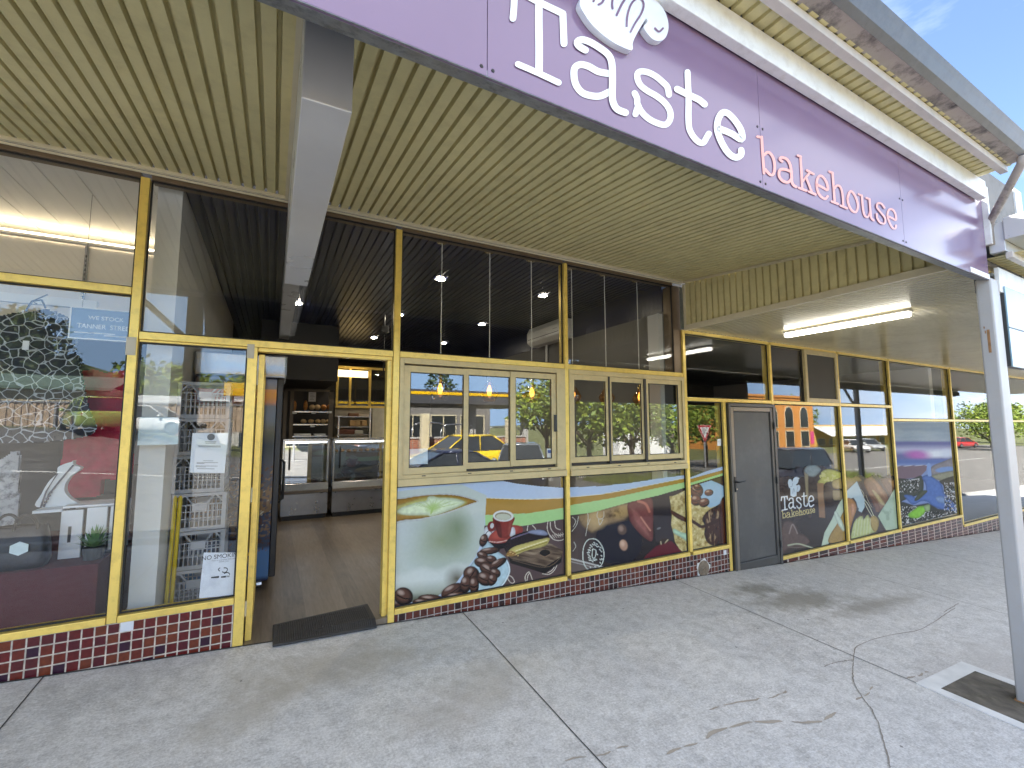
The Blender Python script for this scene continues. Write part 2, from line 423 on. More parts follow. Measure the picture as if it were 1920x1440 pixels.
def concrete():
    m, nt, out = new_mat('footpath concrete'); L = nt.links
    p = nt.nodes.new('ShaderNodeBsdfPrincipled'); L.new(p.outputs[0], out.inputs[0])
    tc = nt.nodes.new('ShaderNodeTexCoord'); ob = tc.outputs['Object']
    big = noise(nt, 0.9, 5, ob, 0.6); med = noise(nt, 11, 7, ob, 0.72); fine = noise(nt, 85, 4, ob, 0.75); brush = noise(nt, 8, 4, ob, 0.6, (3, 14, 1))
    base = ramp(nt, big, [(0.3, (0.43, 0.425, 0.42)), (0.5, (0.47, 0.465, 0.46)), (0.72, (0.51, 0.50, 0.49))])
    base = mixc(nt, 0.85, base, ramp(nt, med, [(0.25, (0.36, 0.36, 0.36)), (0.65, (0.66, 0.66, 0.66))]), 'OVERLAY')
    base = mixc(nt, 0.7, base, ramp(nt, fine, [(0.3, (0.30, 0.30, 0.30)), (0.66, (0.74, 0.74, 0.74))]), 'OVERLAY')
    base = mixc(nt, 0.45, base, ramp(nt, brush, [(0.3, (0.38, 0.38, 0.38)), (0.7, (0.66, 0.66, 0.66))]), 'OVERLAY')
    sep = nt.nodes.new('ShaderNodeSeparateXYZ'); L.new(ob, sep.inputs[0])
    def blot(cx, cy, rx, ry, col, amt, rot=0.0, ns=5.0, soft=1.0):
        dx = math_(nt, 'SUBTRACT', sep.outputs[0], cx); dy = math_(nt, 'SUBTRACT', sep.outputs[1], cy)
        c, s = math.cos(rot), math.sin(rot)
        u = math_(nt, 'DIVIDE', math_(nt, 'ADD', math_(nt, 'MULTIPLY', dx, c), math_(nt, 'MULTIPLY', dy, s)), rx)
        v = math_(nt, 'DIVIDE', math_(nt, 'SUBTRACT', math_(nt, 'MULTIPLY', dy, c), math_(nt, 'MULTIPLY', dx, s)), ry)
        d = math_(nt, 'SQRT', math_(nt, 'ADD', math_(nt, 'MULTIPLY', u, u), math_(nt, 'MULTIPLY', v, v)))
        d = math_(nt, 'ADD', d, math_(nt, 'MULTIPLY', math_(nt, 'SUBTRACT', noise(nt, ns, 5, ob, 0.7), 0.5), 2.0))
        f = math_(nt, 'MULTIPLY', ramp(nt, d, [(0.25, 1.0), (min(1, 0.25+0.75*soft), 0.0)]), amt)
        return mixc(nt, f, base, col)
    a = gnd(1420, 1105); b = gnd(1500, 1125); c_ = gnd(1640, 1135); e = gnd(640, 1250); g = gnd(470, 1330); h = gnd(900, 1290)
    base = blot(a.x, a.y, 0.42, 0.20, (0.19, 0.18, 0.15), 0.75)
    base = blot(b.x, b.y, 0.85, 0.28, (0.22, 0.205, 0.17), 0.75, -0.1)
    base = blot(c_.x, c_.y, 1.1, 0.16, (0.24, 0.22, 0.19), 0.7)
    base = blot(e.x, e.y, 0.75, 0.32, (0.36, 0.33, 0.275), 0.6)
    base = blot(g.x, g.y, 0.40, 0.22, (0.36, 0.335, 0.29), 0.6, 0.6)
    base = blot(h.x, h.y, 0.7, 0.3, (0.38, 0.355, 0.31), 0.5, 0.5)
    base = blot(5.0, -2.3, 1.2, 0.5, (0.40, 0.37, 0.345), 0.5)
    # chewing gum and small dark spots
    vo = nt.nodes.new('ShaderNodeTexVoronoi'); vo.inputs['Scale'].default_value = 4.6; L.new(ob, vo.inputs['Vector'])
    spot = math_(nt, 'LESS_THAN', math_(nt, 'ADD', vo.outputs['Distance'], math_(nt, 'MULTIPLY', noise(nt, 40, 2, ob), 0.05)), 0.066)
    sel = nt.nodes.new('ShaderNodeSeparateColor'); L.new(vo.outputs['Color'], sel.inputs[0])
    spot = math_(nt, 'MULTIPLY', spot, math_(nt, 'GREATER_THAN', sel.outputs[0], 0.5))
    base = mixc(nt, math_(nt, 'MULTIPLY', spot, 0.75), base, (0.10, 0.095, 0.09))
    L.new(base, p.inputs['Base Color'])
    L.new(math_(nt, 'ADD', math_(nt, 'MULTIPLY', med, 0.3), 0.42), p.inputs['Roughness'])
    bp = nt.nodes.new('ShaderNodeBump'); bp.inputs['Strength'].default_value = 0.35; bp.inputs['Distance'].default_value = 0.006
    L.new(math_(nt, 'ADD', math_(nt, 'MULTIPLY', fine, 0.6), brush), bp.inputs['Height']); L.new(bp.outputs[0], p.inputs['Normal'])
    return m
M['concrete'] = concrete()

def tiles(name, pw, ph, z0, cols, grout, gw=0.045, rough=0.16):
    m, nt, out = new_mat(name); L = nt.links
    p = nt.nodes.new('ShaderNodeBsdfPrincipled'); L.new(p.outputs[0], out.inputs[0])
    tc = nt.nodes.new('ShaderNodeTexCoord'); sep = nt.nodes.new('ShaderNodeSeparateXYZ'); L.new(tc.outputs['Object'], sep.inputs[0])
    wob = math_(nt, 'MULTIPLY', math_(nt, 'SUBTRACT', noise(nt, 7, 2), 0.5), 0.05)
    u = math_(nt, 'ADD', math_(nt, 'DIVIDE', sep.outputs[0], pw), wob); v = math_(nt, 'ADD', math_(nt, 'DIVIDE', math_(nt, 'SUBTRACT', sep.outputs[2], z0), ph), wob)
    cu, cv = math_(nt, 'FLOOR', u), math_(nt, 'FLOOR', v); fu, fv = math_(nt, 'FRACT', u), math_(nt, 'FRACT', v)
    def edge(f): return math_(nt, 'MINIMUM', f, math_(nt, 'SUBTRACT', 1.0, f))
    e = math_(nt, 'MINIMUM', edge(fu), edge(fv))
    g = ramp(nt, e, [(gw, 1.0), (gw + 0.035, 0.0)])
    cb = nt.nodes.new('ShaderNodeCombineXYZ'); L.new(cu, cb.inputs[0]); L.new(cv, cb.inputs[1])
    wn = nt.nodes.new('ShaderNodeTexWhiteNoise'); wn.noise_dimensions = '3D'; L.new(cb.outputs[0], wn.inputs['Vector'])
    n = len(cols); cc = ramp(nt, wn.outputs['Value'], [(i/n, c) for i, c in enumerate(cols)])
    nt.nodes[-1].color_ramp.interpolation = 'CONSTANT' if hasattr(nt.nodes[-1], 'color_ramp') else 'LINEAR'
    for nd in nt.nodes:
        if nd.type == 'VALTORGB' and len(nd.color_ramp.elements) == n: nd.color_ramp.interpolation = 'CONSTANT'
    cc = mixc(nt, 0.5, cc, ramp(nt, noise(nt, 45, 3), [(0.3, (0.3, 0.3, 0.3)), (0.7, (0.7, 0.7, 0.7))]), 'OVERLAY')
    gcol = ramp(nt, noise(nt, 30, 4), [(0.35, tuple(x*0.55 for x in grout)), (0.65, grout)])
    L.new(mixc(nt, g, cc, gcol), p.inputs['Base Color'])
    L.new(math_(nt, 'ADD', math_(nt, 'MULTIPLY', g, 0.6), rough), p.inputs['Roughness'])
    bp = nt.nodes.new('ShaderNodeBump'); bp.inputs['Strength'].default_value = 0.6; bp.inputs['Distance'].default_value = 0.003
    L.new(math_(nt, 'SUBTRACT', 1.0, g), bp.inputs['Height']); L.new(bp.outputs[0], p.inputs['Normal'])
    return m
RED = [(0.10, 0.012, 0.012), (0.12, 0.02, 0.013), (0.075, 0.010, 0.016), (0.030, 0.009, 0.024), (0.135, 0.030, 0.014), (0.11, 0.012, 0.013), (0.085, 0.014, 0.017)]
BRN = [(0.105, 0.026, 0.019), (0.075, 0.021, 0.017), (0.135, 0.036, 0.022), (0.030, 0.014, 0.015), (0.09, 0.024, 0.018), (0.11, 0.03, 0.02)]
M['tile_red'] = tiles('glazed red tiles', 0.058, 0.058, 0.278, RED, (0.62, 0.55, 0.47))
M['tile_brown'] = tiles('glazed brown tiles', 0.058, 0.058, 0.006, BRN, (0.48, 0.43, 0.40))
M['tile_long'] = tiles('brown brick tiles', 0.24, 0.052, -0.275, BRN, (0.50, 0.42, 0.36), 0.05)

def vinyl_floor():
    m, nt, out = new_mat('worn timber vinyl floor'); L = nt.links
    p = nt.nodes.new('ShaderNodeBsdfPrincipled'); L.new(p.outputs[0], out.inputs[0])
    tc = nt.nodes.new('ShaderNodeTexCoord'); sep = nt.nodes.new('ShaderNodeSeparateXYZ'); L.new(tc.outputs['Object'], sep.inputs[0])
    row = math_(nt, 'FLOOR', math_(nt, 'DIVIDE', sep.outputs[0], 0.15))
    wn = nt.nodes.new('ShaderNodeTexWhiteNoise'); wn.noise_dimensions = '1D'; L.new(row, wn.inputs['W'])
    g = noise(nt, 3, 6, None, 0.65, (14, 1.2, 1))
    f = math_(nt, 'ADD', math_(nt, 'MULTIPLY', g, 0.75), math_(nt, 'MULTIPLY', wn.outputs['Value'], 0.25))
    c = ramp(nt, f, [(0.3, (0.10, 0.078, 0.055)), (0.5, (0.165, 0.13, 0.092)), (0.75, (0.24, 0.195, 0.145))])
    sc = noise(nt, 2.3, 6, None, 0.7)
    c = mixc(nt, math_(nt, 'MULTIPLY', ramp(nt, sc, [(0.45, 0.0), (0.7, 1.0)]), 0.5), c, (0.25, 0.21, 0.16))
    L.new(c, p.inputs['Base Color']); L.new(math_(nt, 'ADD', math_(nt, 'MULTIPLY', sc, 0.3), 0.22), p.inputs['Roughness'])
    return m
M['floor'] = vinyl_floor()
M['asphalt'] = mat('sun bleached road asphalt', (0.15, 0.142, 0.13), 0.85, 0, 0.25, 2.5, bump=0.3, bscale=120)
M['grassy'] = mat('dry grassy ground', (0.11, 0.12, 0.04), 0.9, 0, 0.35, 0.8, bump=0.3, bscale=8)
M['hillside'] = mat('bushland hillside', (0.06, 0.06, 0.025), 0.95, 0, 0.5, 0.35, bump=1.0, bscale=1.5)
M['kerb'] = mat('kerb concrete', (0.40, 0.39, 0.37), 0.8, 0, 0.12, 6, bump=0.1)
M['line_paint'] = mat('road line paint', (0.78, 0.77, 0.73), 0.6, 0, 0.1, 10)
M['joint'] = mat('dark expansion joint', (0.045, 0.043, 0.042), 0.9)
M['crack'] = mat('brown crack line', (0.25, 0.225, 0.20), 0.9)
M['scuff'] = mat('brown scuff mark', (0.36, 0.32, 0.27), 0.85)
# ------------------------------------------------------------------ the setting
def grid_sheet(name, xs, ys, zf, m):
    mb = MB(); n = len(ys)
    vs = [(x, y, zf(x, y)) for x in xs for y in ys]
    fs = [(i*n+j, (i+1)*n+j, (i+1)*n+j+1, i*n+j+1) for i in range(len(xs)-1) for j in range(n-1)]
    mb.add(vs, fs); return tag(mb.build(name, m, smooth=True, fix=False), kind='structure')
def lin(a, b, n): return [a + (b-a)*i/(n-1) for i in range(n)]
footpath = grid_sheet('footpath', lin(-30, 45, 76), lin(0.0, -4.2, 8), gz, M['concrete'])
kb = MB()
kx = lin(-30, 45, 40)
for a, b in zip(kx[:-1], kx[1:]):
    za, zb = gz(a, -4.19)+.004, gz(b, -4.19)+.004
    kb.add([(a,-4.2,za),(b,-4.2,zb),(b,-4.36,zb),(a,-4.36,za),(a,-4.2,za-.3),(b,-4.2,zb-.3),(b,-4.37,zb-.3),(a,-4.37,za-.3)], [(0,1,2,3),(3,2,6,7),(0,4,5,1)])
tag(kb.build('kerb', M['kerb']), kind='structure')
road = grid_sheet('road', lin(-40, 100, 100), [-4.3, -5, -6, -8, -10, -12, -14, -17, -20, -24], lambda x, y: gz(x, y)+.004, M['asphalt'])
def ground_z(x, y):
    if y > -4.4: return gz(min(x, 13), -4.3) - 0.6 if y < 30 else -1.2
    z = gz(x, y) - (0.25 if y > -23 else 0.0)
    if y < -36: z += 9.5*sstep(36, 70, -y)*sstep(-11, -30, x) + 3.2*sstep(45, 110, -y)*(0.6+0.4*math.sin(x*0.05))
    return z
ground = grid_sheet('ground', [-300, -200, -140, -100] + lin(-80, 120, 68) + [160, 220, 320], [40, 12, 2, -2, -4.5, -8, -12, -18, -23.5] + lin(-26, -80, 28) + [-100, -130, -180, -300], ground_z, M['grassy'])
# road markings
mk = MB()
xs = lin(-30, 60, 91)
for a, b in zip(xs[:-1], xs[1:]):
    for d in (13.0,):
        mk.add([(a,-d,gz(a,-d)+.009),(b,-d,gz(b,-d)+.009),(b,-d-.12,gz(b,-d-.12)+.009),(a,-d-.12,gz(a,-d-.12)+.009)], [(0,1,2,3)])
tag(mk.build('road_markings', M['line_paint'], fix=False), kind='structure')
# expansion joints and cracks of the footpath
def surf(p): return (p[0], p[1], GX*p[0] - GD*p[1] + 0.003)
for X in (-3.6, -1.07, 1.455, 3.925, 6.49, 9.0, 11.55, 14.1):
    mb = MB(); pts = [(X + 0.004*math.sin(3*d), -d) for d in lin(0.0, 4.19, 9)]
    ribbon(mb, pts, 0.0065, lambda a, b: surf((a, b)), smooth=False); mb.build('expansion_joint', M['joint'], footpath, fix=False)
mb = MB(); ribbon(mb, [(x, -0.012) for x in lin(-3, 16, 40)], 0.016, lambda a, b: surf((a, b)), smooth=False); mb.build('wall_joint', M['joint'], footpath, fix=False)
def vn1(t): return float(vnoise(np.array([t]), np.array([0.5]), 4)[0])
def px_mark(name, pts, w, m, wob=0.35):
    P = [gnd(*p) for p in pts]; P = crom([(p.x, p.y) for p in P], 16)
    P = [(x+(vn1(i*.16)-.5)*.016*wob+(rng.random()-.5)*.004, y+(vn1(i*.16+50)-.5)*.016*wob+(rng.random()-.5)*.004) for i, (x, y) in enumerate(P)]
    mb = MB(); k = 0
    while k < len(P)-3:
        L = len(P) if m is M['crack'] else int(5+rng.random()*14); seg = P[k:k+L+1]
        if len(seg) > 2: ribbon(mb, seg, w*(1 if m is M['crack'] else .55+.7*rng.random()), lambda a, b: surf((a, b)), smooth=False, taper=lambda t: (0.55+0.45*abs(math.sin(31*t)*math.cos(17*t))) if m is M['crack'] else math.sin(math.pi*(.12+.76*t)))
        k += L+int(1+rng.random()*4)
    mb.build(name, m, footpath, fix=False)
px_mark('crack', [(1790,1140),(1730,1178),(1655,1195),(1608,1212),(1601,1235),(1602,1275),(1618,1308),(1640,1340),(1655,1385),(1668,1440)], 0.0075, M['crack'], 1)
px_mark('scuff_mark', [(1605,1312),(1625,1303),(1636,1288)], 0.016, M['scuff'])
px_mark('scuff_mark', [(1250,1412),(1300,1395),(1380,1362),(1462,1353),(1530,1355),(1558,1348),(1574,1333)], 0.020, M['scuff'], 2)
px_mark('scuff_mark', [(1330,1330),(1400,1314),(1450,1309),(1474,1296)], 0.014, M['scuff'], 2)
px_mark('scuff_mark', [(1060,1425),(1120,1416),(1180,1400)], 0.014, M['scuff'], 2)
px_mark('crack', [(1545,1250),(1570,1242),(1600,1238)], 0.008, M['crack'])
px_mark('crack', [(1770,1148),(1785,1139),(1797,1132)], 0.009, M['crack'])
px_mark('crack', [(1700,1272),(1720,1268),(1740,1260)], 0.016, M['scuff'], 1)
# litter
lt = gnd(195, 1361); lf = MB(); lf.add([(lt.x,lt.y,lt.z+.004),(lt.x+.018,lt.y+.008,lt.z+.009),(lt.x+.034,lt.y+.01,lt.z+.004),(lt.x+.016,lt.y-.004,lt.z+.012)], [(0,1,2,3),(0,3,2,1)])
# shop floors
def floor_slab(name, x0, x1, y0, y1, z, m):
    o = MB().box(x0, x1, y0, y1, z-0.14, z).build(name, m); return tag(o, kind='structure')
fl = MB(); fl.box(-0.62, 4.05, 0.125, 9.0, -0.14, 0.0); fl.box(-0.105, 0.843, 0.0, 0.1249, -0.14, 0.0); tag(fl.build('bakery_floor', M['floor'], fix=False), kind='structure')
floor_slab('boutique_floor', -4.0, -0.78, 0.05, 5.0, 0.10, M['grey_wall'])
floor_slab('side_room_floor', 4.2, 24.0, 0.06, 6.0, -0.62, M['dark_wall'])
# ------------------------------------------------------------------ the shop building
shop = thing('shop_building', 'single storey row of glass fronted shops with gold window frames and tiled plinth', 'building', (0, 0, 0))
G = M['gold']
# tiled plinths (each stands proud of nothing: frames sit on top of them)
bx('plinth', M['tile_red'], shop, -4.0, -0.170, 0.006, 0.12, -0.5, 0.278)['label'] = 'low plinth of glossy red tiles'
bx('plinth', M['tile_brown'], shop, 0.84, 4.895, 0.006, 0.12, -0.8, 0.006)['label'] = 'plinth of small dark brown tiles'
bx('plinth', M['tile_long'], shop, 5.90, 11.58, 0.006, 0.12, -1.2, -0.275)['label'] = 'plinth of long brown tiles'
bx('plinth', M['tile_long'], shop, 11.58, 24.0, 0.006, 0.12, -1.9, -0.461)
PTM = mat('pale replacement tile', (0.62, 0.64, 0.68), 0.3)
for d_ in ((-0.752, -0.690, 0.222, 0.2775), (4.745, 4.795, -0.06, -0.008)): bx('plain_tile', PTM, shop, d_[0], d_[1], 0.0035, 0.02, d_[2], d_[3])
# mullions
def mull(x0, x1, z0, z1, y0=0.0, y1=0.10): return bx('mullion', G, shop, x0, x1, y0, y1, z0, z1, bevel=0.003)
mull(-0.820, -0.772, 0.281, 3.085)
mull(0.845, 0.895, -0.30, 3.085)
mull(2.518, 2.560, 0.047, 3.085)
mull(4.183, 4.227, 0.047, 2.573)
mull(5.830, 5.872, -0.235, 2.535, 0.0, 0.11)
mull(7.497, 7.540, -0.235, 2.535, 0.0, 0.13)
mull(9.100, 9.145, -0.235, 2.535, 0.0, 0.13)
mull(11.550, 11.598, -0.42, 2.535, 0.0, 0.13)
mull(14.05, 14.10, -0.42, 2.535, 0.0, 0.13)
mull(4.850, 4.897, -0.30, 1.738, 0.0, 0.12)
mull(-3.42, -3.37, 0.281, 3.085)
# bronze pillar that closes the end of the upper glazing
bx('mullion', M['bronze'], shop, 4.060, 4.180, 0.02, 0.16, 2.06, 3.085)
# door posts of the bakery entrance
jl = bx('door_post', G, shop, -0.168, -0.108, 0.0, 0.11, -0.02, 2.011, bevel=0.003)
bx('door_post', G, shop, 0.806, 0.8445, 0.035, 0.11, -0.06, 2.011, bevel=0.003)
# rails
def rail(x0, x1, z0, z1, y0=0.002, y1=0.095, m=None, name='rail'): return bx(name, m or G, shop, x0, x1, y0, y1, z0, z1, bevel=0.003)
for a, b in ((-3.37, -0.823), (-0.769, 0.842), (0.898, 2.515), (2.563, 4.06)):
    rail(a, b, 3.085, 3.124, 0.012, 0.11, M['bronze'], 'head_rail')
for a, b in ((-0.769, 0.842), (0.898, 2.515), (2.563, 4.18)): rail(a, b, 2.013, 2.061)
# stepped lip under the transoms (reads as the double line of the extrusion)
for a, b in ((-0.769, -0.17), (-0.105, 0.842)): rail(a, b, 1.985 if b > 0 else 1.998, 2.0125, 0.018, 0.09)
rail(-3.37, -0.823, 2.296, 2.344)
for a, b in ((4.23, 5.827), (5.875, 7.494), (7.543, 9.097), (9.148, 11.547), (11.601, 14.047), (14.10, 20)): rail(a, b, 2.535, 2.572, 0.0, 0.10, None, 'head_rail')
for a, b in ((4.23, 5.827), (5.875, 7.494), (7.543, 9.097)): rail(a, b, 1.740, 1.782)
for a, b in ((9.148, 11.547), (11.601, 14.047), (14.10, 20)): rail(a, b, 1.520, 1.560)
# sills
rail(-4.0, -0.823, 0.279, 0.320, -0.004, 0.10, None, 'sill'); rail(-0.769, -0.171, 0.279, 0.320, -0.004, 0.10, None, 'sill')
rail(0.898, 2.515, 0.007, 0.046, -0.004, 0.10, None, 'sill'); rail(2.563, 4.180, 0.007, 0.046, -0.004, 0.10, None, 'sill'); rail(4.230, 4.848, 0.007, 0.046, -0.004, 0.10, None, 'sill')
for a, b in ((5.875, 7.494), (7.543, 9.097), (9.148, 11.547)): rail(a, b, -0.274, -0.234, -0.004, 0.12, None, 'sill')
for a, b in ((11.601, 14.047), (14.10, 20)): rail(a, b, -0.460, -0.420, -0.004, 0.12, None, 'sill')
# fixing brackets at the mullions
for (x0, x1, z0, z1) in ((-0.828, -0.779, 1.905, 2.02), (-0.172, -0.128, 1.93, 2.03)):
    mb = MB(); mb.box(x0, x1, -0.006, -0.0005, z0, z1)
    for zz in (z0+.012, z1-.012):
        for xx in (x0+.008, x1-.008): mb.lathe([(0.0, -.009), (0.004, -.008), (0.004, -.006)], (xx, 0, zz), 6, 'y')
    mb.build('bracket', mat('bare bracket plate', (0.42, 0.38, 0.30), 0.5, 0.5), shop)
# panes: each one a sheet of glass 6 mm thick, with a dark gasket as its sub-part
def pane(x0, x1, z0, z1, y=0.040, gask=True, name='window_pane'):
    o = bx(name, M['glass'], shop, x0, x1, y, y+0.006, z0, z1)
    if gask:
        mb = MB(); w = 0.009
        for d in ((x0, x0+w, z0, z1), (x1-w, x1, z0, z1), (x0+w, x1-w, z0, z0+w), (x0+w, x1-w, z1-w, z1)): mb.box(d[0], d[1], y-0.012, y-0.001, d[2], d[3])
        mb.build('gasket', M['rubber'], o)
    return o
pane(-3.37, -0.823, 2.345, 3.084); pane(-3.37, -0.823, 0.322, 2.295)
pane(-0.769, 0.842, 2.062, 3.084); pane(-0.769, -0.170, 0.322, 1.997)
pane(0.898, 2.515, 2.062, 3.084); pane(2.563, 4.058, 2.062, 3.084)
pane(0.898, 2.515, 0.048, 0.975); pane(2.563, 4.180, 0.048, 0.965); pane(4.230, 4.848, 0.048, 1.738)
pane(4.230, 5.827, 1.784, 2.534); pane(5.875, 6.64, 1.784, 2.534); pane(7.543, 9.097, 1.784, 2.534)
pane(5.875, 7.494, -0.232, 1.738); pane(7.543, 9.097, -0.232, 1.738)
pane(9.148, 11.547, 1.562, 2.534); pane(9.148, 11.547, -0.232, 1.518)
pane(11.601, 14.047, 1.562, 2.534); pane(11.601, 14.047, -0.418, 1.518); pane(14.10, 20, -0.418, 2.534)
# vent with fly screen over the grey door
v = bx('screen_window', M['mesh'], shop, 6.70, 7.445, 0.012, 0.018, 1.84, 2.47)
mb = MB()
for d in ((6.645, 6.70, 1.784, 2.534), (7.445, 7.494, 1.784, 2.534), (6.70, 7.445, 1.784, 1.84), (6.70, 7.445, 2.47, 2.534)): mb.box(d[0], d[1], -0.008, 0.05, d[2], d[3])
mb.build('frame', M['beige_frame'], v, bevel=0.003)
# ---------------- sliding servery windows
def slider(x0, x1, ztop, panes, zb, stiles, latch=None, dark=()):
    """beige aluminium slider: outer frame, three sashes, a sill ledge with weep holes"""
    w = MB()
    w.box(x0, panes[0][0]-0.055, -0.006, 0.09, zb, ztop); w.box(panes[-1][1]+0.055, x1, -0.006, 0.09, zb, ztop)
    w.box(panes[0][0]-0.055, panes[-1][1]+0.055, -0.006, 0.09, 1.965, ztop); w.box(panes[0][0]-0.055, panes[-1][1]+0.055, -0.006, 0.09, zb, 1.065)
    o = w.build('servery_window', M['beige_frame'], shop, bevel=0.002)
    led = MB(); led.box(x0, x1, -0.020, 0.09, zb-0.058, zb-0.001); led.build('ledge', M['beige_frame'], o, bevel=0.003)
    for i in range(4):
        xx = x0 + (x1-x0)*(0.13+0.25*i); bx('weep_hole', M['ink'], o, xx-0.016, xx+0.016, -0.0085, -0.005, zb+0.012, zb+0.020)
    for i, (a, b, z0, z1) in enumerate(panes):
        dy = 0.010*(i % 2) + 0.006
        l = panes[i-1][1]+0.002 if i else a-0.052
        l = max(l, a-0.052); r = b + 0.030 if i < len(panes)-1 else b+0.05
        fr = MB()
        fr.box(l, a, dy, dy+0.03, z0-0.052, z1+0.052); fr.box(b, r, dy+.0015, dy+0.0315, z0-0.052, z1+0.052)
        fr.box(a, b, dy, dy+0.03, z0-0.052, z0); fr.box(a, b, dy, dy+0.03, z1, z1+0.052)
        s = fr.build('sash', M['beige_frame'], o, bevel=0.0015)
        bx('pane', M['glass_film'], s, a, b, dy+0.012, dy+0.017, z0, z1)
        ga = MB(); q = 0.006
        for d in ((a, a+q, z0, z1), (b-q, b, z0, z1), (a+q, b-q, z0, z0+q), (a+q, b-q, z1-q, z1)): ga.box(d[0], d[1], dy+0.004, dy+0.0115, d[2], d[3])
        ga.build('gasket', M['rubber'], s)
    bk = MB(); bk.box(panes[0][0]-0.055, panes[-1][1]+0.055, 0.044, 0.05, 1.066, 1.11); bk.box(panes[0][0]-0.055, panes[-1][1]+0.055, 0.044, 0.05, 1.92, 1.964)
    for a, b in dark: bk.box(a, b, 0.0005, 0.05, 1.068, 1.962)
    bk.build('track', M['track'], o)
    if latch:
        lm = MB(); lm.box(latch-0.016, latch+0.016, -0.006, 0.006, 1.40, 1.56); lm.build('latch', M['black_metal'], o, bevel=0.002)
    return o
slider(0.898, 2.515, 2.011, [(0.988, 1.458, 1.119, 1.898), (1.506, 1.914, 1.140, 1.902), (1.968, 2.362, 1.145, 1.902)], 1.036, 0, 2.400, ((2.428, 2.462),))
slider(2.563, 4.180, 2.011, [(2.630, 3.030, 1.148, 1.912), (3.114, 3.532, 1.148, 1.912), (3.622, 4.088, 1.142, 1.918)], 1.030, 0, None, ((3.062, 3.082), (3.562, 3.590)))
# ---------------- grey screen door
d = bx('door', M['charcoal'], shop, 5.005, 5.745, -0.010, 0.012, -0.19, 1.63); d['label'] = 'grey security screen door with dark frame'
mb = MB()
for e in ((4.908, 4.948, -0.31, 1.728), (5.80, 5.845, -0.345, 1.728), (4.948, 5.80, 1.688, 1.728)): mb.box(e[0], e[1], -0.030, 0.10, e[2], e[3])
mb.build('door_frame', M['door_frame'], d, bevel=0.003)
mb = MB(); mb.box(4.952, 5.004, -0.022, 0.02, -0.29, 1.684); mb.box(5.005, 5.745, -0.022, 0.02, 1.631, 1.684)
mb.build('stile', M['door_frame_pale'], d, bevel=0.004)
mb = MB(); mb.box(5.746, 5.796, -0.022, 0.02, -0.29, 1.684); mb.box(5.005, 5.745, -0.022, 0.02, -0.29, -0.191)
mb.build('stile', M['door_frame'], d, bevel=0.004)
mb = MB()
for e in ((5.0055, 5.017, -0.19, 1.63), (5.733, 5.7445, -0.19, 1.63)): mb.box(e[0], e[1], -0.016, -0.0105, e[2], e[3])
mb.box(5.018, 5.732, -0.016, -0.0105, 1.618, 1.6295); mb.box(5.018, 5.732, -0.016, -0.0105, -0.19, -0.178)
mb.build('bead', M['ink'], d)
hb = MB(); hb.box(4.962, 4.992, -0.034, -0.0225, 0.655, 0.835); hb.tube([(4.977,-0.034,0.775),(4.977,-0.075,0.775)], 0.009); hb.tube([(4.977,-0.075,0.775),(5.01,-0.078,0.777),(5.10,-0.072,0.780)], 0.0085)
hb.build('handle', M['black_metal'], d, bevel=0.001)
kb_ = MB(); kb_.lathe([(0.0,-0.044),(0.009,-0.044),(0.009,-0.034)], (4.977, 0, 0.69), 10, 'y'); kb_.build('lock', M['steel'], d)
for z in (1.45, 0.75, -0.05): MB().tube([(5.80,-0.034,z-.045),(5.80,-0.034,z+.045)], 0.008).build('hinge', M['black_metal'], d)
# ---------------- open glass door of the bakery, swung inwards
leaf = MB()
leaf.box(-0.100, -0.062, 0.075, 0.135, -0.0, 1.972); leaf.box(-0.100, -0.062, 0.86, 0.92, 0.0, 1.972)
leaf.box(-0.100, -0.062, 0.135, 0.86, 1.90, 1.972); leaf.box(-0.100, -0.062, 0.135, 0.86, 0.004, 0.12)
ld = leaf.build('entrance_door', G, shop, bevel=0.002); ld['label'] = 'gold framed glass door standing open inwards'
bx('pane', M['glass_plain'], ld, -0.084, -0.078, 0.135, 0.86, 0.12, 1.90)
hh = MB()
for y in (0.70, 0.755): hh.tube([(-0.135, y, 0.35), (-0.135, y, 1.80)], 0.011)
for y in (0.70, 0.755):
    for z in (0.42, 1.7): hh.tube([(-0.100, y, z), (-0.135, y, z)], 0.007)
hh.build('handle', G, ld, smooth=True)
for z in (0.22, 0.98, 1.80):
    hn = MB(); hn.box(-0.1075, -0.100, 0.062, 0.074, z-.045, z+.045); hn.tube([(-0.104, 0.058, z-.05), (-0.104, 0.058, z+.05)], 0.007)
    hn.build('hinge', M['trim_cream'], ld)
# ---------------- walls, ceilings and roof
def ribbed(x0, x1, y0, y1, pitch=0.0719, depth=0.016, zf=lambda y: 3.152, groove=0.020, off=0.0):
    """corrugated sheet seen from below: broad pans with narrow recessed grooves running in y"""
    prof = []; x = x0 + off
    prof.append((x0, 0))
    while x + pitch < x1:
        a = x + pitch - groove
        prof += [(a, 0.0), (a+0.004, depth), (a+groove-0.004, depth), (a+groove, 0.0)]; x += pitch
    prof.append((x1, 0)); mb = MB(); n = len(prof)
    ys = [y0 + (y1-y0)*i/3 for i in range(4)]
    vs = [(px, y, zf(y)+pz) for y in ys for px, pz in prof]
    fs = [(j*n+i, (j+1)*n+i, (j+1)*n+i+1, j*n+i+1) for j in range(3) for i in range(n-1)]
    return mb.add(vs, fs)
bx('party_wall', M['white_wall'], shop, -0.765, -0.625, 0.20, 5.0, 0.0, 3.30)
bx('side_wall', mat('dim grey wall', (0.17, 0.165, 0.16), 0.7, 0, 0.06, 3), shop, 4.05, 4.19, 0.17, 9.0, -0.5, 2.80)
bx('side_wall', M['navy'], shop, 4.05, 4.19, 0.17, 9.0, 2.801, 3.30)
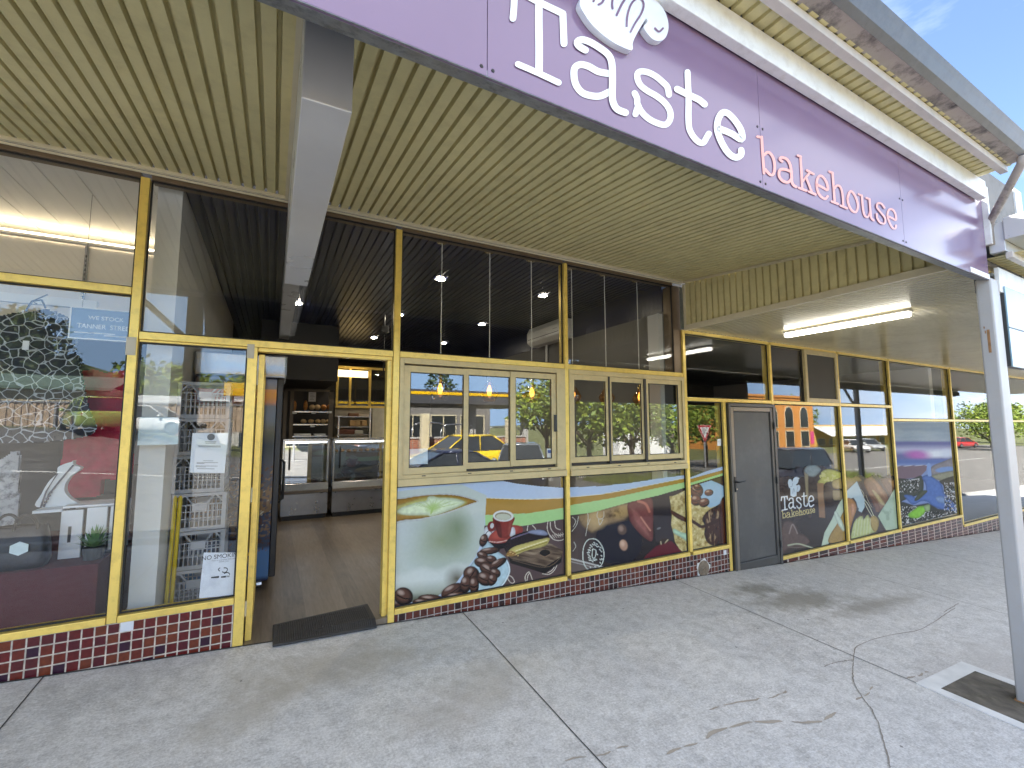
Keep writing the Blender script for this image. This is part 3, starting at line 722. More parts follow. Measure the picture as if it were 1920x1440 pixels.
bx('side_wall', M['white_wall'], shop, 3.98, 4.049, 0.17, 0.34, 0.0, 2.78)
bx('back_wall', M['dark_wall'], shop, -0.62, 4.05, 9.0, 9.15, 0, 3.3)
bx('side_wall', M['dark_wall'], shop, -0.764, -0.626, 5.0, 9.0, 0, 3.3)
ribbed(-0.62, 4.05, 0.11, 9.0, zf=lambda y: 3.150, off=0.03).build('ceiling', M['navy'], shop, fix=False)
bx('ceiling_bulkhead', M['ink'], shop, -0.20, 0.96, 4.45, 6.4, 2.21, 3.149)
bx('back_wall', M['shop_white'], shop, -4.0, -0.77, 1.46, 1.56, 0.1, 3.04)
bx('display_backdrop', mat('dark display backdrop', (0.045, 0.047, 0.055), 0.8, 0, 0.2, 3), shop, -4.0, -0.78, 1.40, 1.4595, 0.1, 2.30)
ribbed(-4.0, -0.77, 0.11, 1.9, pitch=0.2, depth=0.006, groove=0.014, zf=lambda y: 3.128).build('ceiling', M['shop_white'], shop, fix=False)
bx('side_wall', M['shop_white'], shop, -4.1, -4.0, 0.11, 1.9, 0.1, 3.2)
bx('roof', M['lip'], shop, -16.0, 24.0, 0.12, 12.0, 3.32, 3.42)
bx('back_wall', M['dark_wall'], shop, 4.2, 24.0, 5.0, 5.15, -0.6, 2.7)
bx('ceiling', M['dark_wall'], shop, 4.2, 24.0, 0.13, 5.0, 2.575, 2.62)
bx('side_wall', M['dark_wall'], shop, 24.0, 24.15, 0.0, 5.15, -1.6, 3.4)
bx('fascia_wall', M['dark_wall'], shop, -16.0, 24.0, 0.115, 0.119, 3.13, 3.32)
bx('side_wall', M['white_wall'], shop, -16.0, -4.101, 0.0, 0.114, -0.5, 3.3); bx('side_wall', M['white_wall'], shop, -16.0, -15.8, 0.1201, 12.0, -0.5, 3.319)  # row extended left, out of view, to keep sun off the footpath
bx('partition', M['grey_wall'], shop, 11.2, 11.35, 0.2, 5.0, -0.6, 2.57)
# ------------------------------------------------------------------ awning over the footpath
SU, DU = 0.10756, 2.10                                  # fall and depth of the upper soffit
def skew(x, y, z): return (x, y + 0.0034*(x - 4.4), z)   # the street edge is not quite parallel to the shopfront
aw = thing('street_awning', 'cream ribbed steel awning over the footpath with beam, gutter and painted fascia', 'awning', (0, -1.2, 3.0))
def A(mb, name, m, **k):
    o = mb.warp(lambda x, y, z: (x, y+1.2, z-3.0)).build(name, m, aw, **k); return o
A(ribbed(-16.0, 4.225, -0.001, -DU, zf=lambda y: 3.152 + SU*y, off=0.013, depth=0.034, groove=0.021), 'upper_soffit', M['soffit'], fix=False)
A(ribbed(4.24, 24.0, -0.001, -2.43, pitch=0.0719, depth=0.020, groove=0.026, zf=lambda y: 2.573), 'lower_soffit', M['soffit_gloss'], fix=False)
# edge trims along the shopfront
mb = MB(); mb.box(-16.0, 0.038, -0.030, -0.002, 3.126, 3.150); mb.box(0.199, 4.20, -0.030, -0.002, 3.126, 3.150); mb.box(-16, 4.20, -0.002, 0.010, 3.112, 3.1255); A(mb, 'edge_trim', M['trim_cream'], bevel=0.003)
# ribbed bulkhead between the two soffits, facing left
prof = []; y = -0.03
while y > -2.40:
    prof += [(y, 0.0), (y-0.053, 0.0), (y-0.056, 0.022), (y-0.070, 0.022)]; y -= 0.073
mb = MB(); n = len(prof)
def btop(yy): return 3.152 + SU*max(yy, -DU) + 0.02
vs = [(4.226+d, yy, 2.60) for yy, d in prof] + [(4.226+d, yy, btop(yy)) for yy, d in prof]
mb.add(vs, [(i, i+1, n+i+1, n+i) for i in range(n-1)])
A(mb, 'bulkhead', M['soffit'], fix=False)
mb = MB(); mb.box(4.208, 4.238, -2.40, -0.005, 2.562, 2.622); mb.box(4.206, 4.226, -0.032, -0.004, 2.6225, 3.11)
A(mb, 'bulkhead_trim', M['trim_cream'], bevel=0.003)
mb = MB(); mb.add([(4.205,-.004,3.128),(4.205,-DU,3.128-SU*DU),(4.2249,-DU,3.128-SU*DU),(4.2249,-.004,3.128),(4.205,-.004,3.150),(4.205,-DU,3.150-SU*DU),(4.2249,-DU,3.150-SU*DU),(4.2249,-.004,3.150)],
    [(0,1,2,3),(0,4,5,1),(1,5,6,2),(2,6,7,3),(3,7,4,0)]); A(mb, 'bulkhead_trim', M['trim_cream'])
# boxed beam
mb = MB(); mb.box(0.040, 0.195, -DU, 0.035, 2.506, 3.16); A(mb, 'beam', M['beam'], bevel=0.004)
mb = MB(); mb.box(0.024, 0.039, -DU+.002, -0.032, 3.10-SU*1.0, 3.150); 
mb = MB(); mb.add([(0.018,-.032,3.118),(0.018,-DU,3.118-SU*DU),(0.0395,-DU,3.118-SU*DU),(0.0395,-.032,3.118),(0.018,-.032,3.15),(0.018,-DU,3.15-SU*DU),(0.0395,-DU,3.15-SU*DU),(0.0395,-.032,3.15)],[(0,1,2,3),(0,4,5,1),(3,7,4,0),(2,6,7,3)])
A(mb, 'beam_trim', M['trim_cream'])
# the same beam runs on inside the shop
mb = MB(); mb.box(0.045, 0.190, 0.10, 8.9, 2.86, 3.149); mb.build('ceiling_beam', M['beam'], shop)
# street edge: inner board, white strip at the end of the ribs, underside channel
def S(mb): mb.warp(skew); return mb
mb = S(MB().box(-16.0, 4.30, -2.127, -DU-0.001, 2.900, 2.932)); A(mb, 'end_strip', M['white_trim'])
mb = MB(); mb.add([(-.72,-2.128,2.90),(4.3,-2.128,2.90),(4.3,-2.425,2.52),(-.72,-2.425,2.52)], [(0,1,2,3)]); A(S(mb), 'fascia_back', M['charcoal'], fix=False)
A(S(MB().box(-16.0, -0.721, -2.50, -2.128, 2.935, 3.09)), 'fascia_back', M['charcoal'])
mb = MB(); mb.strip([(-2.430, 2.531), (-2.432, 2.472), (-2.504, 2.450), (-2.504, 2.47)], 'x', -0.72, 4.309); A(S(mb), 'fascia_channel', M['lip'], fix=False)
# fascia trim, ribbed eave lining, batten and gutter over the sign; the same section steps down for the neighbour
def eave(x0, x1, dz, parent, off, xt):
    def put(mb, name, m, **k):
        mb.warp(skew); mb.warp(lambda x, y, z: (x-off[0], y-off[1], z+dz-off[2])); return mb.build(name, m, parent, **k)
    put(MB().box(x0, xt, -2.556, -2.512, 2.990, 3.112), 'fascia_trim', M['white_trim'], bevel=0.003)
    e = MB(); pts = []; x = x0
    while x < x1:
        pts += [(x, 0), (x+0.050, 0), (x+0.054, 0.014), (x+0.068, 0.014)]; x += 0.072
    n = len(pts); vs = [(a, yy, 3.126+b) for yy in (-2.545, -2.70) for a, b in pts]
    e.add(vs, [(i, n+i, n+i+1, i+1) for i in range(n-1)]); put(e, 'eave_lining', M['soffit'], fix=False)
    put(MB().box(x0, x1, -2.687, -2.650, 3.082, 3.122), 'batten', M['batten'], bevel=0.002)
    g = MB(); prof = [(-2.690, 3.150), (-2.690, 3.126), (-2.757, 3.128), (-2.780, 3.150), (-2.800, 3.190), (-2.812, 3.212), (-2.806, 3.216), (-2.775, 3.190), (-2.76, 3.150)]
    g.prism(prof, 'x', x0, x1); put(g, 'gutter', M['gutter'])
    g = MB(); prof = [(-2.7575, 3.1265), (-2.7815, 3.149), (-2.8015, 3.189), (-2.8145, 3.213), (-2.807, 3.219), (-2.806, 3.2165), (-2.8125, 3.2125), (-2.8005, 3.1905), (-2.7805, 3.1505), (-2.757, 3.1285)]
    g.prism(prof, 'x', x0, x1); put(g, 'gutter_lip', M['gutter_edge'])
    put(MB().add([(x0,-2.52,3.20),(x1,-2.52,3.20),(x1,-2.79,3.18),(x0,-2.79,3.18),(x0,-0.5,3.36),(x1,-0.5,3.36)], [(0,1,2,3),(0,1,5,4)]), 'roof_sheet', M['lip'], fix=False)
eave(-16.0, 4.12, 0.0, aw, (0, -1.2, 3.0), 4.22)
na = thing('neighbouring_awning', 'lower awning of the next shop with boxed gutter and pale blue fascia board', 'awning', (4.4, -2.5, 2.5))
def NA(mb, name, m, **k): mb.warp(lambda x, y, z: (x-4.4, y+2.5, z-2.5)); return mb.build(name, m, na, **k)
NA(S(MB().box(4.36, 20.0, -2.585, -2.507, 2.642, 2.848)), 'box_end', M['beam'], bevel=0.003)
e = MB(); pts = []; x = 4.40
while x < 20: pts += [(x, 0), (x+0.050, 0), (x+0.054, 0.014), (x+0.068, 0.014)]; x += 0.072
n = len(pts); e.add([(a, yy, 2.626+b) for yy in (-2.47, -2.70) for a, b in pts], [(i, n+i, n+i+1, i+1) for i in range(n-1)]); NA(S(e), 'eave_lining', M['soffit'], fix=False)
NA(S(MB().box(4.375, 20.0, -2.612, -2.578, 2.590, 2.632)), 'batten', M['batten'], bevel=0.002)
NA(S(MB().box(4.45, 20.0, -2.520, -2.496, 2.385, 2.560)), 'fascia_trim', M['white_trim'], bevel=0.002)
NA(S(MB().box(4.345, 20.0, -2.720, -2.588, 2.715, 2.868)), 'box_gutter', M['beam'], bevel=0.003)
NA(S(MB().box(4.50, 9.1, -2.530, -2.5205, 1.86, 2.43)), 'fascia_panel', mat('pale blue panel', (0.20, 0.32, 0.40), 0.2, 0, 0.12, 1.2, spec=0.8), bevel=0.002)
NA(S(MB().box(4.506, 9.1, -2.5195, -2.47, 1.865, 2.384)), 'panel_back', M['charcoal'])
NA(S(MB().box(4.50, 9.1, -2.5325, -2.5302, 2.132, 2.140)), 'panel_seam', M['charcoal'])
NA(S(MB().box(4.42, 20, -2.46, -2.40, 2.40, 2.525)), 'edge_beam', M['charcoal'])
NA(S(MB().box(4.6, 20, -2.452, -2.432, 2.532, 2.565)), 'bright_slot_strip', M['white_trim'])  # white strip painted in place of the sky-lit slot above the beam
# wall over the post with the downpipe
NA(S(MB().box(4.345, 5.22, -2.46, -2.38, 2.60, 3.36)), 'end_pier', mat('stained render pier', (0.22, 0.215, 0.21), 0.8, 0, 0.1, 4, dirt=((0.12, 0.115, 0.11), 0.7, 6)), bevel=0.004)
A(S(MB().box(4.312, 4.338, -2.535, -2.490, 2.70, 3.11)), 'end_trim', M['white_trim'], bevel=0.002)
dp = MB(); dp.tube([(4.06,-2.765,3.135),(4.08,-2.755,3.09),(4.34,-2.535,2.87),(4.36,-2.515,2.82),(4.36,-2.515,2.70)], 0.024, 10); dp.warp(skew)
A(dp, 'downpipe', M['gutter'], smooth=True)
NA(S(MB().box(5.224, 5.38, -2.47, -2.40, 2.60, 3.37)), 'flashing', M['white_trim'])
# ---------------- posts
def post(x, label, bracket=True):
    zg = gz(x, -2.47)
    t = thing('awning_post', label, 'post', (x, -2.47, zg), 0, 'white steel posts along the awning edge')
    h = 2.47 - zg if 0 < x < 5 else (2.93 if x < 0 else 2.39) - zg
    MB().box(0, 0.156, -0.042, 0.038, 0.0, h).build('post_shaft', M['post'], t, bevel=0.010)
    bp = MB(); bp.box(-0.005, 0.165, -0.050, 0.046, -0.06, 0.012); bp.build('base_plate', M['rust'], t)
    if bracket:
        b = MB(); b.box(0.157, 0.20, -0.044, -0.02, 1.02, 1.16); b.box(0.157, 0.30, -0.040, -0.030, 1.04, 1.08); b.box(0.165, 0.19, -0.052, -0.0445, 1.045, 1.06)
        b.build('bracket', M['black_metal'], t, bevel=0.002)
        r = MB(); r.box(-0.0015, -0.0005, -0.012, 0.002, h-0.52, h-0.36); r.box(-0.0015, -0.0005, 0.006, 0.012, h-0.385, h-0.365); r.box(-0.0015, -0.0005, 0.010, 0.016, h-0.35, h-0.335)
        r.build('rust_mark', M['rust'], t)
    else:
        b = MB(); b.tube([(-0.5, 0, h), (0.02, 0, h-0.5)], 0.035, 6); b.build('brace', M['post'], t)
    return t
post(4.310, 'thick white steel post standing in the dark pit at the footpath edge')
post(-0.90, 'white steel post at the left end of the sign, mirrored in the narrow window', False)
post(13.60, 'slim white post with diagonal brace far along the footpath', False)
# pit round the near post
pit = thing('post_pit', 'concrete edged rectangular pit of dark soil round the base of the near post', 'pit', (4.28, -2.4, gz(4.28, -2.4)))
def onp(x, y, h): return (x-4.28, y+2.4, gz(x, y)-gz(4.28, -2.4)+h)
def slab(x0, x1, y0, y1, h0, h1, m, name):
    mb = MB(); mb.add([onp(x0,y0,h0),onp(x1,y0,h0),onp(x1,y1,h0),onp(x0,y1,h0),onp(x0,y0,h1),onp(x1,y0,h1),onp(x1,y1,h1),onp(x0,y1,h1)], [(0,3,2,1),(4,5,6,7),(0,1,5,4),(1,2,6,5),(2,3,7,6),(3,0,4,7)])
    return mb.build(name, m, pit)
pale = mat('pale new concrete', (0.66, 0.665, 0.66), 0.8, 0, 0.1, 8, bump=0.1, bscale=90)
slab(3.912, 3.995, -3.3, -2.066, -0.05, 0.006, pale, 'edging'); slab(3.996, 4.57, -2.165, -2.066, -0.05, 0.0055, pale, 'edging'); slab(4.571, 4.66, -3.3, -2.066, -0.05, 0.006, pale, 'edging')
slab(3.9955, 4.5705, -3.3, -2.166, -0.05, 0.0035, mat('dark damp soil', (0.125, 0.11, 0.09), 0.9, 0, 0.4, 9, bump=0.5, bscale=40, dirt=((0.06, 0.055, 0.035), 0.8, 7)), 'soil')
# ---------------- shop sign
sg = thing('shop_sign', 'long glossy purple fascia sign with white and salmon typewriter lettering and a chef hat', 'sign', (1.5, -2.5, 2.75))
M['purple'] = mat('glossy purple sign panel', (0.20, 0.135, 0.235), 0.16, 0, 0.06, 1.5, spec=0.55, coat=0.12)
YS = -2.505
seams = [at(p[0], p[1], YS)[0] for p in ((910, 100), (1421, 240), (1688, 380))]
edges = [-0.72] + seams + [4.31]
def SG(mb, name, m, **k): mb.warp(skew); mb.warp(lambda x, y, z: (x-1.5, y+2.5, z-2.75)); return mb.build(name, m, sg, **k)
for a, b in zip(edges[:-1], edges[1:]):
    SG(MB().box(a+0.0012, b-0.0012, YS, YS+0.012, 2.452, 3.03), 'sign_panel', M['purple'])
sc = MB()
for s in seams:
    for dx in (-0.018, 0.018):
        for z in (2.475, 2.72): sc.lathe([(0.0, YS-.003), (0.005, YS-.002), (0.006, YS)], (s+dx, 0, z), 6, 'y')
sc.lathe([(0.0, YS-.003), (0.005, YS-.002), (0.006, YS)], (4.20, 0, 2.475), 6, 'y')
SG(sc, 'screws', M['ink'])
# white strip painted in for the pale reflection at the lower right end of the sign
SG(MB().box(3.98, 4.31, YS-0.004, YS-0.0005, 2.453, 2.487), 'reflection_strip', M['white_trim'])
M['sign_white'] = mat('white vinyl lettering', (0.80, 0.83, 0.84), 0.3, 0, 0.03, 5)
M['salmon'] = mat('salmon vinyl lettering', (0.80, 0.36, 0.33), 0.3, 0, 0.06, 2)
def strokes(lst, name, m, ox, oy, k, y0):
    mb = MB()
    for i, (w, pts) in enumerate(lst):
        yy = y0 - 0.0004*(i % 6)
        def to3(u, v, yy=yy):
            # the lettering plane follows the slight skew of the sign
            x, z = at(ox+u/k, oy+v/k, YS)
            x, z = at(ox+u/k, oy+v/k, YS + 0.0034*(x-4.4)); return (x, yy, z)
        ribbon(mb, pts, w, to3, smooth=len(pts) > 2)
    return SG(mb, name, m, fix=False)
T1 = [(112, [(560,25),(556,300),(562,700),(560,1095)]), (104, [(190,-160),(540,30),(880,195),(915,215)]), (104, [(915,215),(925,480),(932,665)]), (100, [(190,-160),(182,100),(166,290)]), (92, [(240,975),(540,1105),(850,1250)]),
      (104, [(1250,765),(1150,700),(1130,640),(1200,610),(1310,640),(1450,720),(1590,830),(1645,960),(1655,1200),(1652,1440),(1670,1560),(1730,1650),(1850,1700)]),
      (104, [(1610,1110),(1450,1080),(1300,1000),(1180,975),(1100,1020),(1083,1120),(1110,1270),(1200,1390),(1330,1440),(1480,1445),(1640,1370)])]
strokes(T1, 'lettering', M['sign_white'], 940, 0, 8, YS-0.002)['label'] = 'white capital T and small a'
T2 = [(86, [(690,430),(670,330),(620,270),(500,170),(380,115),(280,115),(250,180),(290,290),(390,375),(520,450),(640,550),(705,660),(705,770),(640,845),(520,820),(400,755),(310,665),(255,560),(248,480),(215,410)]), (86, [(225,700),(255,610),(270,590)]),
      (84, [(945,120),(952,300),(960,450),(960,830),(1000,970),(1085,1075),(1160,1095),(1210,1020),(1240,970)]), (92, [(800,355),(950,430),(1100,500),(1180,565)]),
      (90, [(1390,905),(1550,970),(1690,1050),(1685,930),(1600,790),(1500,690),(1425,685),(1370,765),(1352,890),(1380,1010),(1440,1140),(1520,1250),(1610,1300),(1680,1265),(1685,1200)])]
strokes(T2, 'lettering', M['sign_white'], 1160, 120, 1920/260, YS-0.002)['label'] = 'white letters s, t and e'
BK = [(30,[(60,108),(112,116)]),(32,[(110,112),(120,300),(138,545)]),(32,[(133,330),(185,295),(238,345),(264,450),(252,550),(212,565),(150,500)]),
      (32,[(352,405),(325,378),(350,358),(410,380),(450,450),(465,560),(470,650),(490,690),(522,710)]),(32,[(462,530),(380,500),(322,512),(316,580),(360,640),(425,655),(465,610)]),
      (26,[(538,335),(576,350)]),(28,[(574,348),(585,500),(596,735)]),(28,[(558,722),(645,755)]),(26,[(602,640),(690,535)]),(26,[(650,512),(730,556)]),(26,[(640,600),(712,785)]),(28,[(672,768),(752,802)]),
      (28,[(778,682),(840,715),(902,745),(890,660),(845,590),(802,580),(772,640),(778,740),(812,815),(870,852),(902,822)]),
      (24,[(920,525),(962,545)]),(26,[(958,540),(970,700),(984,895)]),(26,[(948,885),(1024,916)]),(24,[(975,735),(1010,695),(1050,712),(1074,790),(1086,945)]),(26,[(1052,935),(1130,968)]),
      (26,[(1140,850),(1165,772),(1202,772),(1250,860),(1266,950),(1240,1010),(1192,990),(1155,920),(1140,850)]),
      (22,[(1272,797),(1312,815)]),(24,[(1310,812),(1325,980),(1350,1060),(1388,1065),(1412,1005)]),(22,[(1362,842),(1402,858)]),(24,[(1400,855),(1410,980),(1422,1080),(1450,1110)]),
      (22,[(1580,962),(1542,912),(1497,912),(1492,960),(1540,1022),(1588,1090),(1580,1148),(1530,1140),(1492,1085),(1486,1035)]),
      (22,[(1630,1062),(1680,1085),(1722,1105),(1715,1030),(1682,982),(1642,980),(1620,1042),(1642,1130),(1682,1200),(1715,1205),(1722,1170)])]
strokes(BK, 'lettering', M['salmon'], 1410, 240, 6.4, YS-0.002)['label'] = 'salmon lower case word'
# raised chef hat cut from board
hat = crom([(300,-20),(255,90),(290,200),(450,430),(700,640),(900,750),(1040,790),(1050,690),(1090,590),(1170,450),(1250,325),(1270,370),(1215,440),(1245,510),(1340,620),(1450,655),(1545,600),(1588,450),(1560,280),(1480,130),(1350,0),(1240,-60),(1230,-180),(1080,-290),(880,-300),(740,-220),(640,-330),(430,-330),(330,-220),(345,-110)], 5, True)
def hp(u, v): return at(1050+u/8, v/8, YS-0.02)
P2 = [hp(*p) for p in hat]
SG(MB().prism(P2, 'y', YS-0.022, YS-0.0012), 'chef_hat', mat('white hat board', (0.72, 0.76, 0.83), 0.3, 0, 0.03, 4))
hs = MB()
for w, pts in ((34,[(490,-10),(475,40),(458,75)]),(34,[(640,-10),(590,90),(535,125)]),(32,[(755,-20),(738,100),(745,180)]),(34,[(965,-10),(880,120),(805,280)]),(30,[(955,445),(968,280),(1025,110),(1120,25),(1190,55),(1210,140),(1170,260),(1080,400),(1015,525)]),(30,[(1380,470),(1440,520),(1500,470)])):
    ribbon(hs, pts, w, lambda u, v: (hp(u, v)[0], YS-0.0235, hp(u, v)[1]))
SG(hs, 'hat_strokes', M['purple'], fix=False)
# ---------------- tube lights under the lower soffit
def batten_light(x, y0, y1, label):
    t = thing('tube_light', label, 'light', (x, (y0+y1)/2, 2.55)); l = abs(y1-y0)/2
    MB().box(-0.045, 0.045, -l, l, 0.0, 0.022).build('housing', M['white_plastic'], t, bevel=0.003)
    MB().box(-0.038, 0.038, -l+.01, l-.01, -0.045, -0.001).build('diffuser', M['tube'], t, bevel=0.012)
    return t
batten_light(5.40, -0.47, -1.68, 'lit tube light under the low ribbed soffit above the grey door')
# service cover set in the tiles
cv = thing('tap_cover', 'round weathered cover plate in a chipped white surround on the brown tiled plinth', 'cover plate', (4.55, 0.0, -0.12))
x, z = at(1319, 1066)
mb = MB(); pts = []
for k in range(28):
    a = 2*math.pi*k/28; r = 0.105 + 0.012*math.sin(5*a+1) + 0.006*math.sin(11*a); pts.append((x-4.55+r*math.cos(a), z+0.12+r*math.sin(a)*0.95))
mb.prism(pts, 'y', -0.001, 0.004); mb.build('plaster_surround', M['white_wall'], cv)
mb = MB(); mb.lathe([(0, -0.016), (0.05, -0.015), (0.082, -0.012), (0.09, -0.002)], (x-4.55, 0, z+.12), 24, 'y'); mb.tube([(x-4.58,-.018,z+.10),(x-4.53,-.018,z+.14)], 0.006, 6)
mb.build('cover_plate', mat('weathered bronze plate', (0.20, 0.155, 0.11), 0.6, 0.3, 0.3, 30), cv)
# ------------------------------------------------------------------ bakery interior
mat_t = thing('door_mat', 'black ribbed rubber mat lying across the bakery doorstep', 'mat', (0.41, 0.09, 0.0))
cs = [(0.071, 0.233), (0.068, -0.108), (0.752, -0.068), (0.752, 0.306)]
mb = MB()
def row(t):                       # the mat drapes over the doorstep: inside edge, step edge, outside edge
    xi, yi, xo, yo = cs[0][0]+(cs[3][0]-cs[0][0])*t, cs[0][1]+(cs[3][1]-cs[0][1])*t, cs[1][0]+(cs[2][0]-cs[1][0])*t, cs[1][1]+(cs[2][1]-cs[1][1])*t
    return [(xi-.41, yi-.09, .003), ((xi+xo)/2*.0+xi+(xo-xi)*(yi/(yi-yo))-.41, -.09-.004, .0045), (xo-.41, yo-.09, gz(xo, yo)+.006)]
rows = [row(t/6) for t in range(7)]
for dz in (0, .013): mb.v += [(a, b, c+dz) for r_ in rows for a, b, c in r_]
nb_ = 21
for i in range(6):
    for j in range(2):
        a = i*3+j; mb.f += [[a, a+1, a+4, a+3], [nb_+a, nb_+a+3, nb_+a+4, nb_+a+1]]; mb.m += [0, 0]
    mb.f += [[i*3, i*3+3, nb_+i*3+3, nb_+i*3], [i*3+2, nb_+i*3+2, nb_+i*3+5, i*3+5]]; mb.m += [0, 0]
mb.f += [[0, nb_, nb_+1, 1], [1, nb_+1, nb_+2, 2], [18, 19, nb_+19, nb_+18], [19, 20, nb_+20, nb_+19]]; mb.m += [0]*4
mb.build('mat_base', mat('black rubber', (0.026, 0.026, 0.028), 0.6, 0, 0.3, 12, bump=0.3, bscale=120), mat_t, bevel=0.004)
mb = MB()
def lerp(a, b, t): return tuple(a[i]+(b[i]-a[i])*t for i in range(3))
for i in range(44):
    r_ = row(0.05 + 0.9*i/43); k0, k1, k2 = [Vector(q)+Vector((0,0,.0132)) for q in r_]; k0 = k0.lerp(k1, .14); k2 = k2.lerp(k1, .22)
    for a, b in ((k0, k1), (k1, k2)):
        mb.add([(a.x-.003,a.y,a.z),(a.x+.003,a.y,a.z),(b.x+.003,b.y,b.z),(b.x-.003,b.y,b.z),(a.x,a.y,a.z+.004),(b.x,b.y,b.z+.004)], [(0,1,4),(1,2,5,4),(2,3,5),(3,0,4,5)])
mb.build('ribs', mat('worn rubber ribs', (0.05, 0.05, 0.053), 0.5, 0, 0.3, 20), mat_t)
# glazed display counters
def counter(x0, x1, label):
    t = thing('display_counter', label, 'counter', ((x0+x1)/2, 4.62, 0), 0, 'glass display counters'); w = (x1-x0)/2; y0, y1 = -0.40, 0.40
    MB().box(-w+.02, w-.02, y0+.04, y1, 0.0, 0.07).build('kickboard', M['black_metal'], t)
    MB().box(-w, w, y0, y1, 0.071, 0.40).build('base_panel', mat('counter base steel', (.30,.30,.31), .3, .8, .08, 8), t, bevel=0.006)
    mb = MB(); mb.prism([(y0-.035, 0.455), (y0-.02, 0.405), (y0+.05, 0.402), (y0+.05, 0.56), (y0-.0, 0.56)], 'x', -w, w); mb.build('bumper_rail', M['steel'], t, bevel=0.004)
    mb = MB()
    for xx in (-w, w-.03): mb.box(xx, xx+.03, y0, y0+.03, 0.561, 1.21); mb.box(xx, xx+.03, y1-.03, y1, 0.402, 1.21)
    mb.box(-w, w, y0-.01, y1, 1.211, 1.25); mb.build('frame', M['steel'], t, bevel=0.003)
    bx('front_glass', M['glass_disp'], t, -w+.031, w-.031, y0+.008, y0+.014, 0.565, 1.205)
    for z in (0.60, 0.80, 1.0): bx('shelf', M['glass_plain'] if z > .7 else M['steel'], t, -w+.032, w-.032, y0+.06, y1-.05, z, z+.012)
    bx('back_panel', mat('pale counter interior', (0.42, 0.46, 0.52), 0.4), t, -w+.031, w-.031, y1-.029, y1-.01, 0.402, 1.20)
    mb = MB(); mb.tube([(-w+.10, y0-.03, 0.78), (-w+.10, y0-.055, 0.80), (-w+.10, y0-.055, 1.10), (-w+.10, y0-.03, 1.12)], 0.012, 8); mb.build('handle', M['black_metal'], t, smooth=True)
    mb = MB(); mb.box(-w+.04, w-.04, y0+.05, y0+.075, 1.185, 1.205); mb.build('strip_light', M['tube_dim'], t)
    return t
M['tube_dim'] = emitter('counter strip light', (0.95, 0.97, 1.0), 2.2)
M['glass_disp'] = glass_mat('counter glass', 0.26, 0.6, (0.9, 0.93, 0.95))
counter(0.169, 0.840, 'stainless steel display counter left of the black gap, with black door handle')
counter(0.900, 1.80, 'wider stainless steel display counter right of the black gap')
# food inside the counters
def food(kind, label, x, y, z, col, fn, cat):
    t = fn(MB()).build(kind, mat(kind + ' surface', col, 0.5, 0, 0.3, 30), None, smooth=True); t.location = (x, y, z); tag(t, label, cat); return t
for i in range(8):
    o = food('pastry', 'pastry on the glass shelves of the display counters', 0.98+0.1*i, 4.50, 1.015, (0.30, 0.15, 0.05), lambda m: m.ball((0,0,.025), .04, 8, 5, (1, 1.2, .65), .2), 'pastry'); o['group'] = 'pastries in the display counters'
# bread shelf unit
bs = thing('bread_shelf', 'dark timber bread shelf behind the left counter', 'shelf', (0.55, 5.1, 0))
xl, zt_ = at(533, 729, 4.9); xr, _ = at(626, 729, 4.9); zb_ = at(580, 822, 4.9)[1]
TB = mat('grey brown timber', (0.13, 0.105, 0.08), 0.55, 0, 0.2, 6, stretch=(1, 1, 0.2))
mb = MB()
for a, b in ((xl, xl+.055), (xl+.10, xl+.155), (xr-.07, xr)): mb.box(a-.55, b-.55, -.22, -.17, 0.4, zt_)
mb.box(xl-.55, xr-.55, -.22, -.19, zt_-.03, zt_+.002); mb.build('frame', TB, bs)
bx('back_panel', mat('dark grey back panel', (0.05, 0.045, 0.045), 0.6), bs, xl-.55, xr-.55, .19, .20, .9, zt_)
shz = [at(580, p, 4.9)[1] for p in (772, 796, 818)]
for z in shz:
    mb = MB(); mb.box(xl+.16-.55, xr-.08-.55, -.20, .18, z-.012, z); mb.box(xl+.16-.55, xr-.08-.55, -.212, -.201, z-.006, z+.008); mb.build('shelf_board', M['steel'], bs)
mb = MB()
for (px, py) in ((552, 774), (588, 774), (618, 773), (586, 799)):
    x, z = at(px, py, 4.88); mb.box(x-.55-.035, x-.55+.035, -.225, -.2215, z-.018, z+.018)
mb.build('price_tickets', M['paper'], bs)
x, z = at(587, 743, 4.9); nt_ = MB().box(x-.06, x+.06, 5.08, 5.083, z-.085, z+.085).build('shelf_notice', M['paper']); tag(nt_, 'small white notice hanging over the loaves on the bread shelf', 'notice')
for k in range(5): MB().box(x-.04, x+.04*(0.4+.6*((k*7) % 3)/2), 5.078, 5.0795, z+.05-.025*k, z+.056-.025*k).build('printed_line', M['grey_ink'], nt_)
CR = mat('golden crust', (0.48, 0.20, 0.045), 0.5, 0, 0.35, 25, bump=0.4); PALE = mat('pale bread crumb', (0.55, 0.38, 0.2), 0.7, 0, 0.25, 25)
def loaf(kind, label, px, py, m, build, cat='loaf', group=None):
    x, z = at(px, py, 4.98); o = build(MB()).build(kind, m, None, smooth=True); o.location = (x, 4.98, z); return tag(o, label, cat, group)
loaf('baguette', 'baguette standing tilted at the left end of the bread shelf', 553, 770, CR, lambda m: m.ball((-.01,0,.085), .034, 10, 9, (1, 1, 2.5), .1))
loaf('baguette', 'upright baguette standing left of the shelf notice', 572.5, 770, CR, lambda m: m.ball((0,0,.09), .033, 10, 9, (1, 1, 2.7), .1))
for i, (px, l) in enumerate(((585, 'sliced loaf under the shelf notice'), (595, 'second sliced loaf, just right of the shelf notice'), (607, 'dark crusted loaf on the upper bread shelf'), (618, 'dark crusted loaf at the right end of the upper bread shelf'))):
    loaf('bread_loaf', l, px, 769, PALE if i < 2 else CR, lambda m: m.ball((0,0,.05), .052, 10, 7, (1, 1.4, .95), .1))
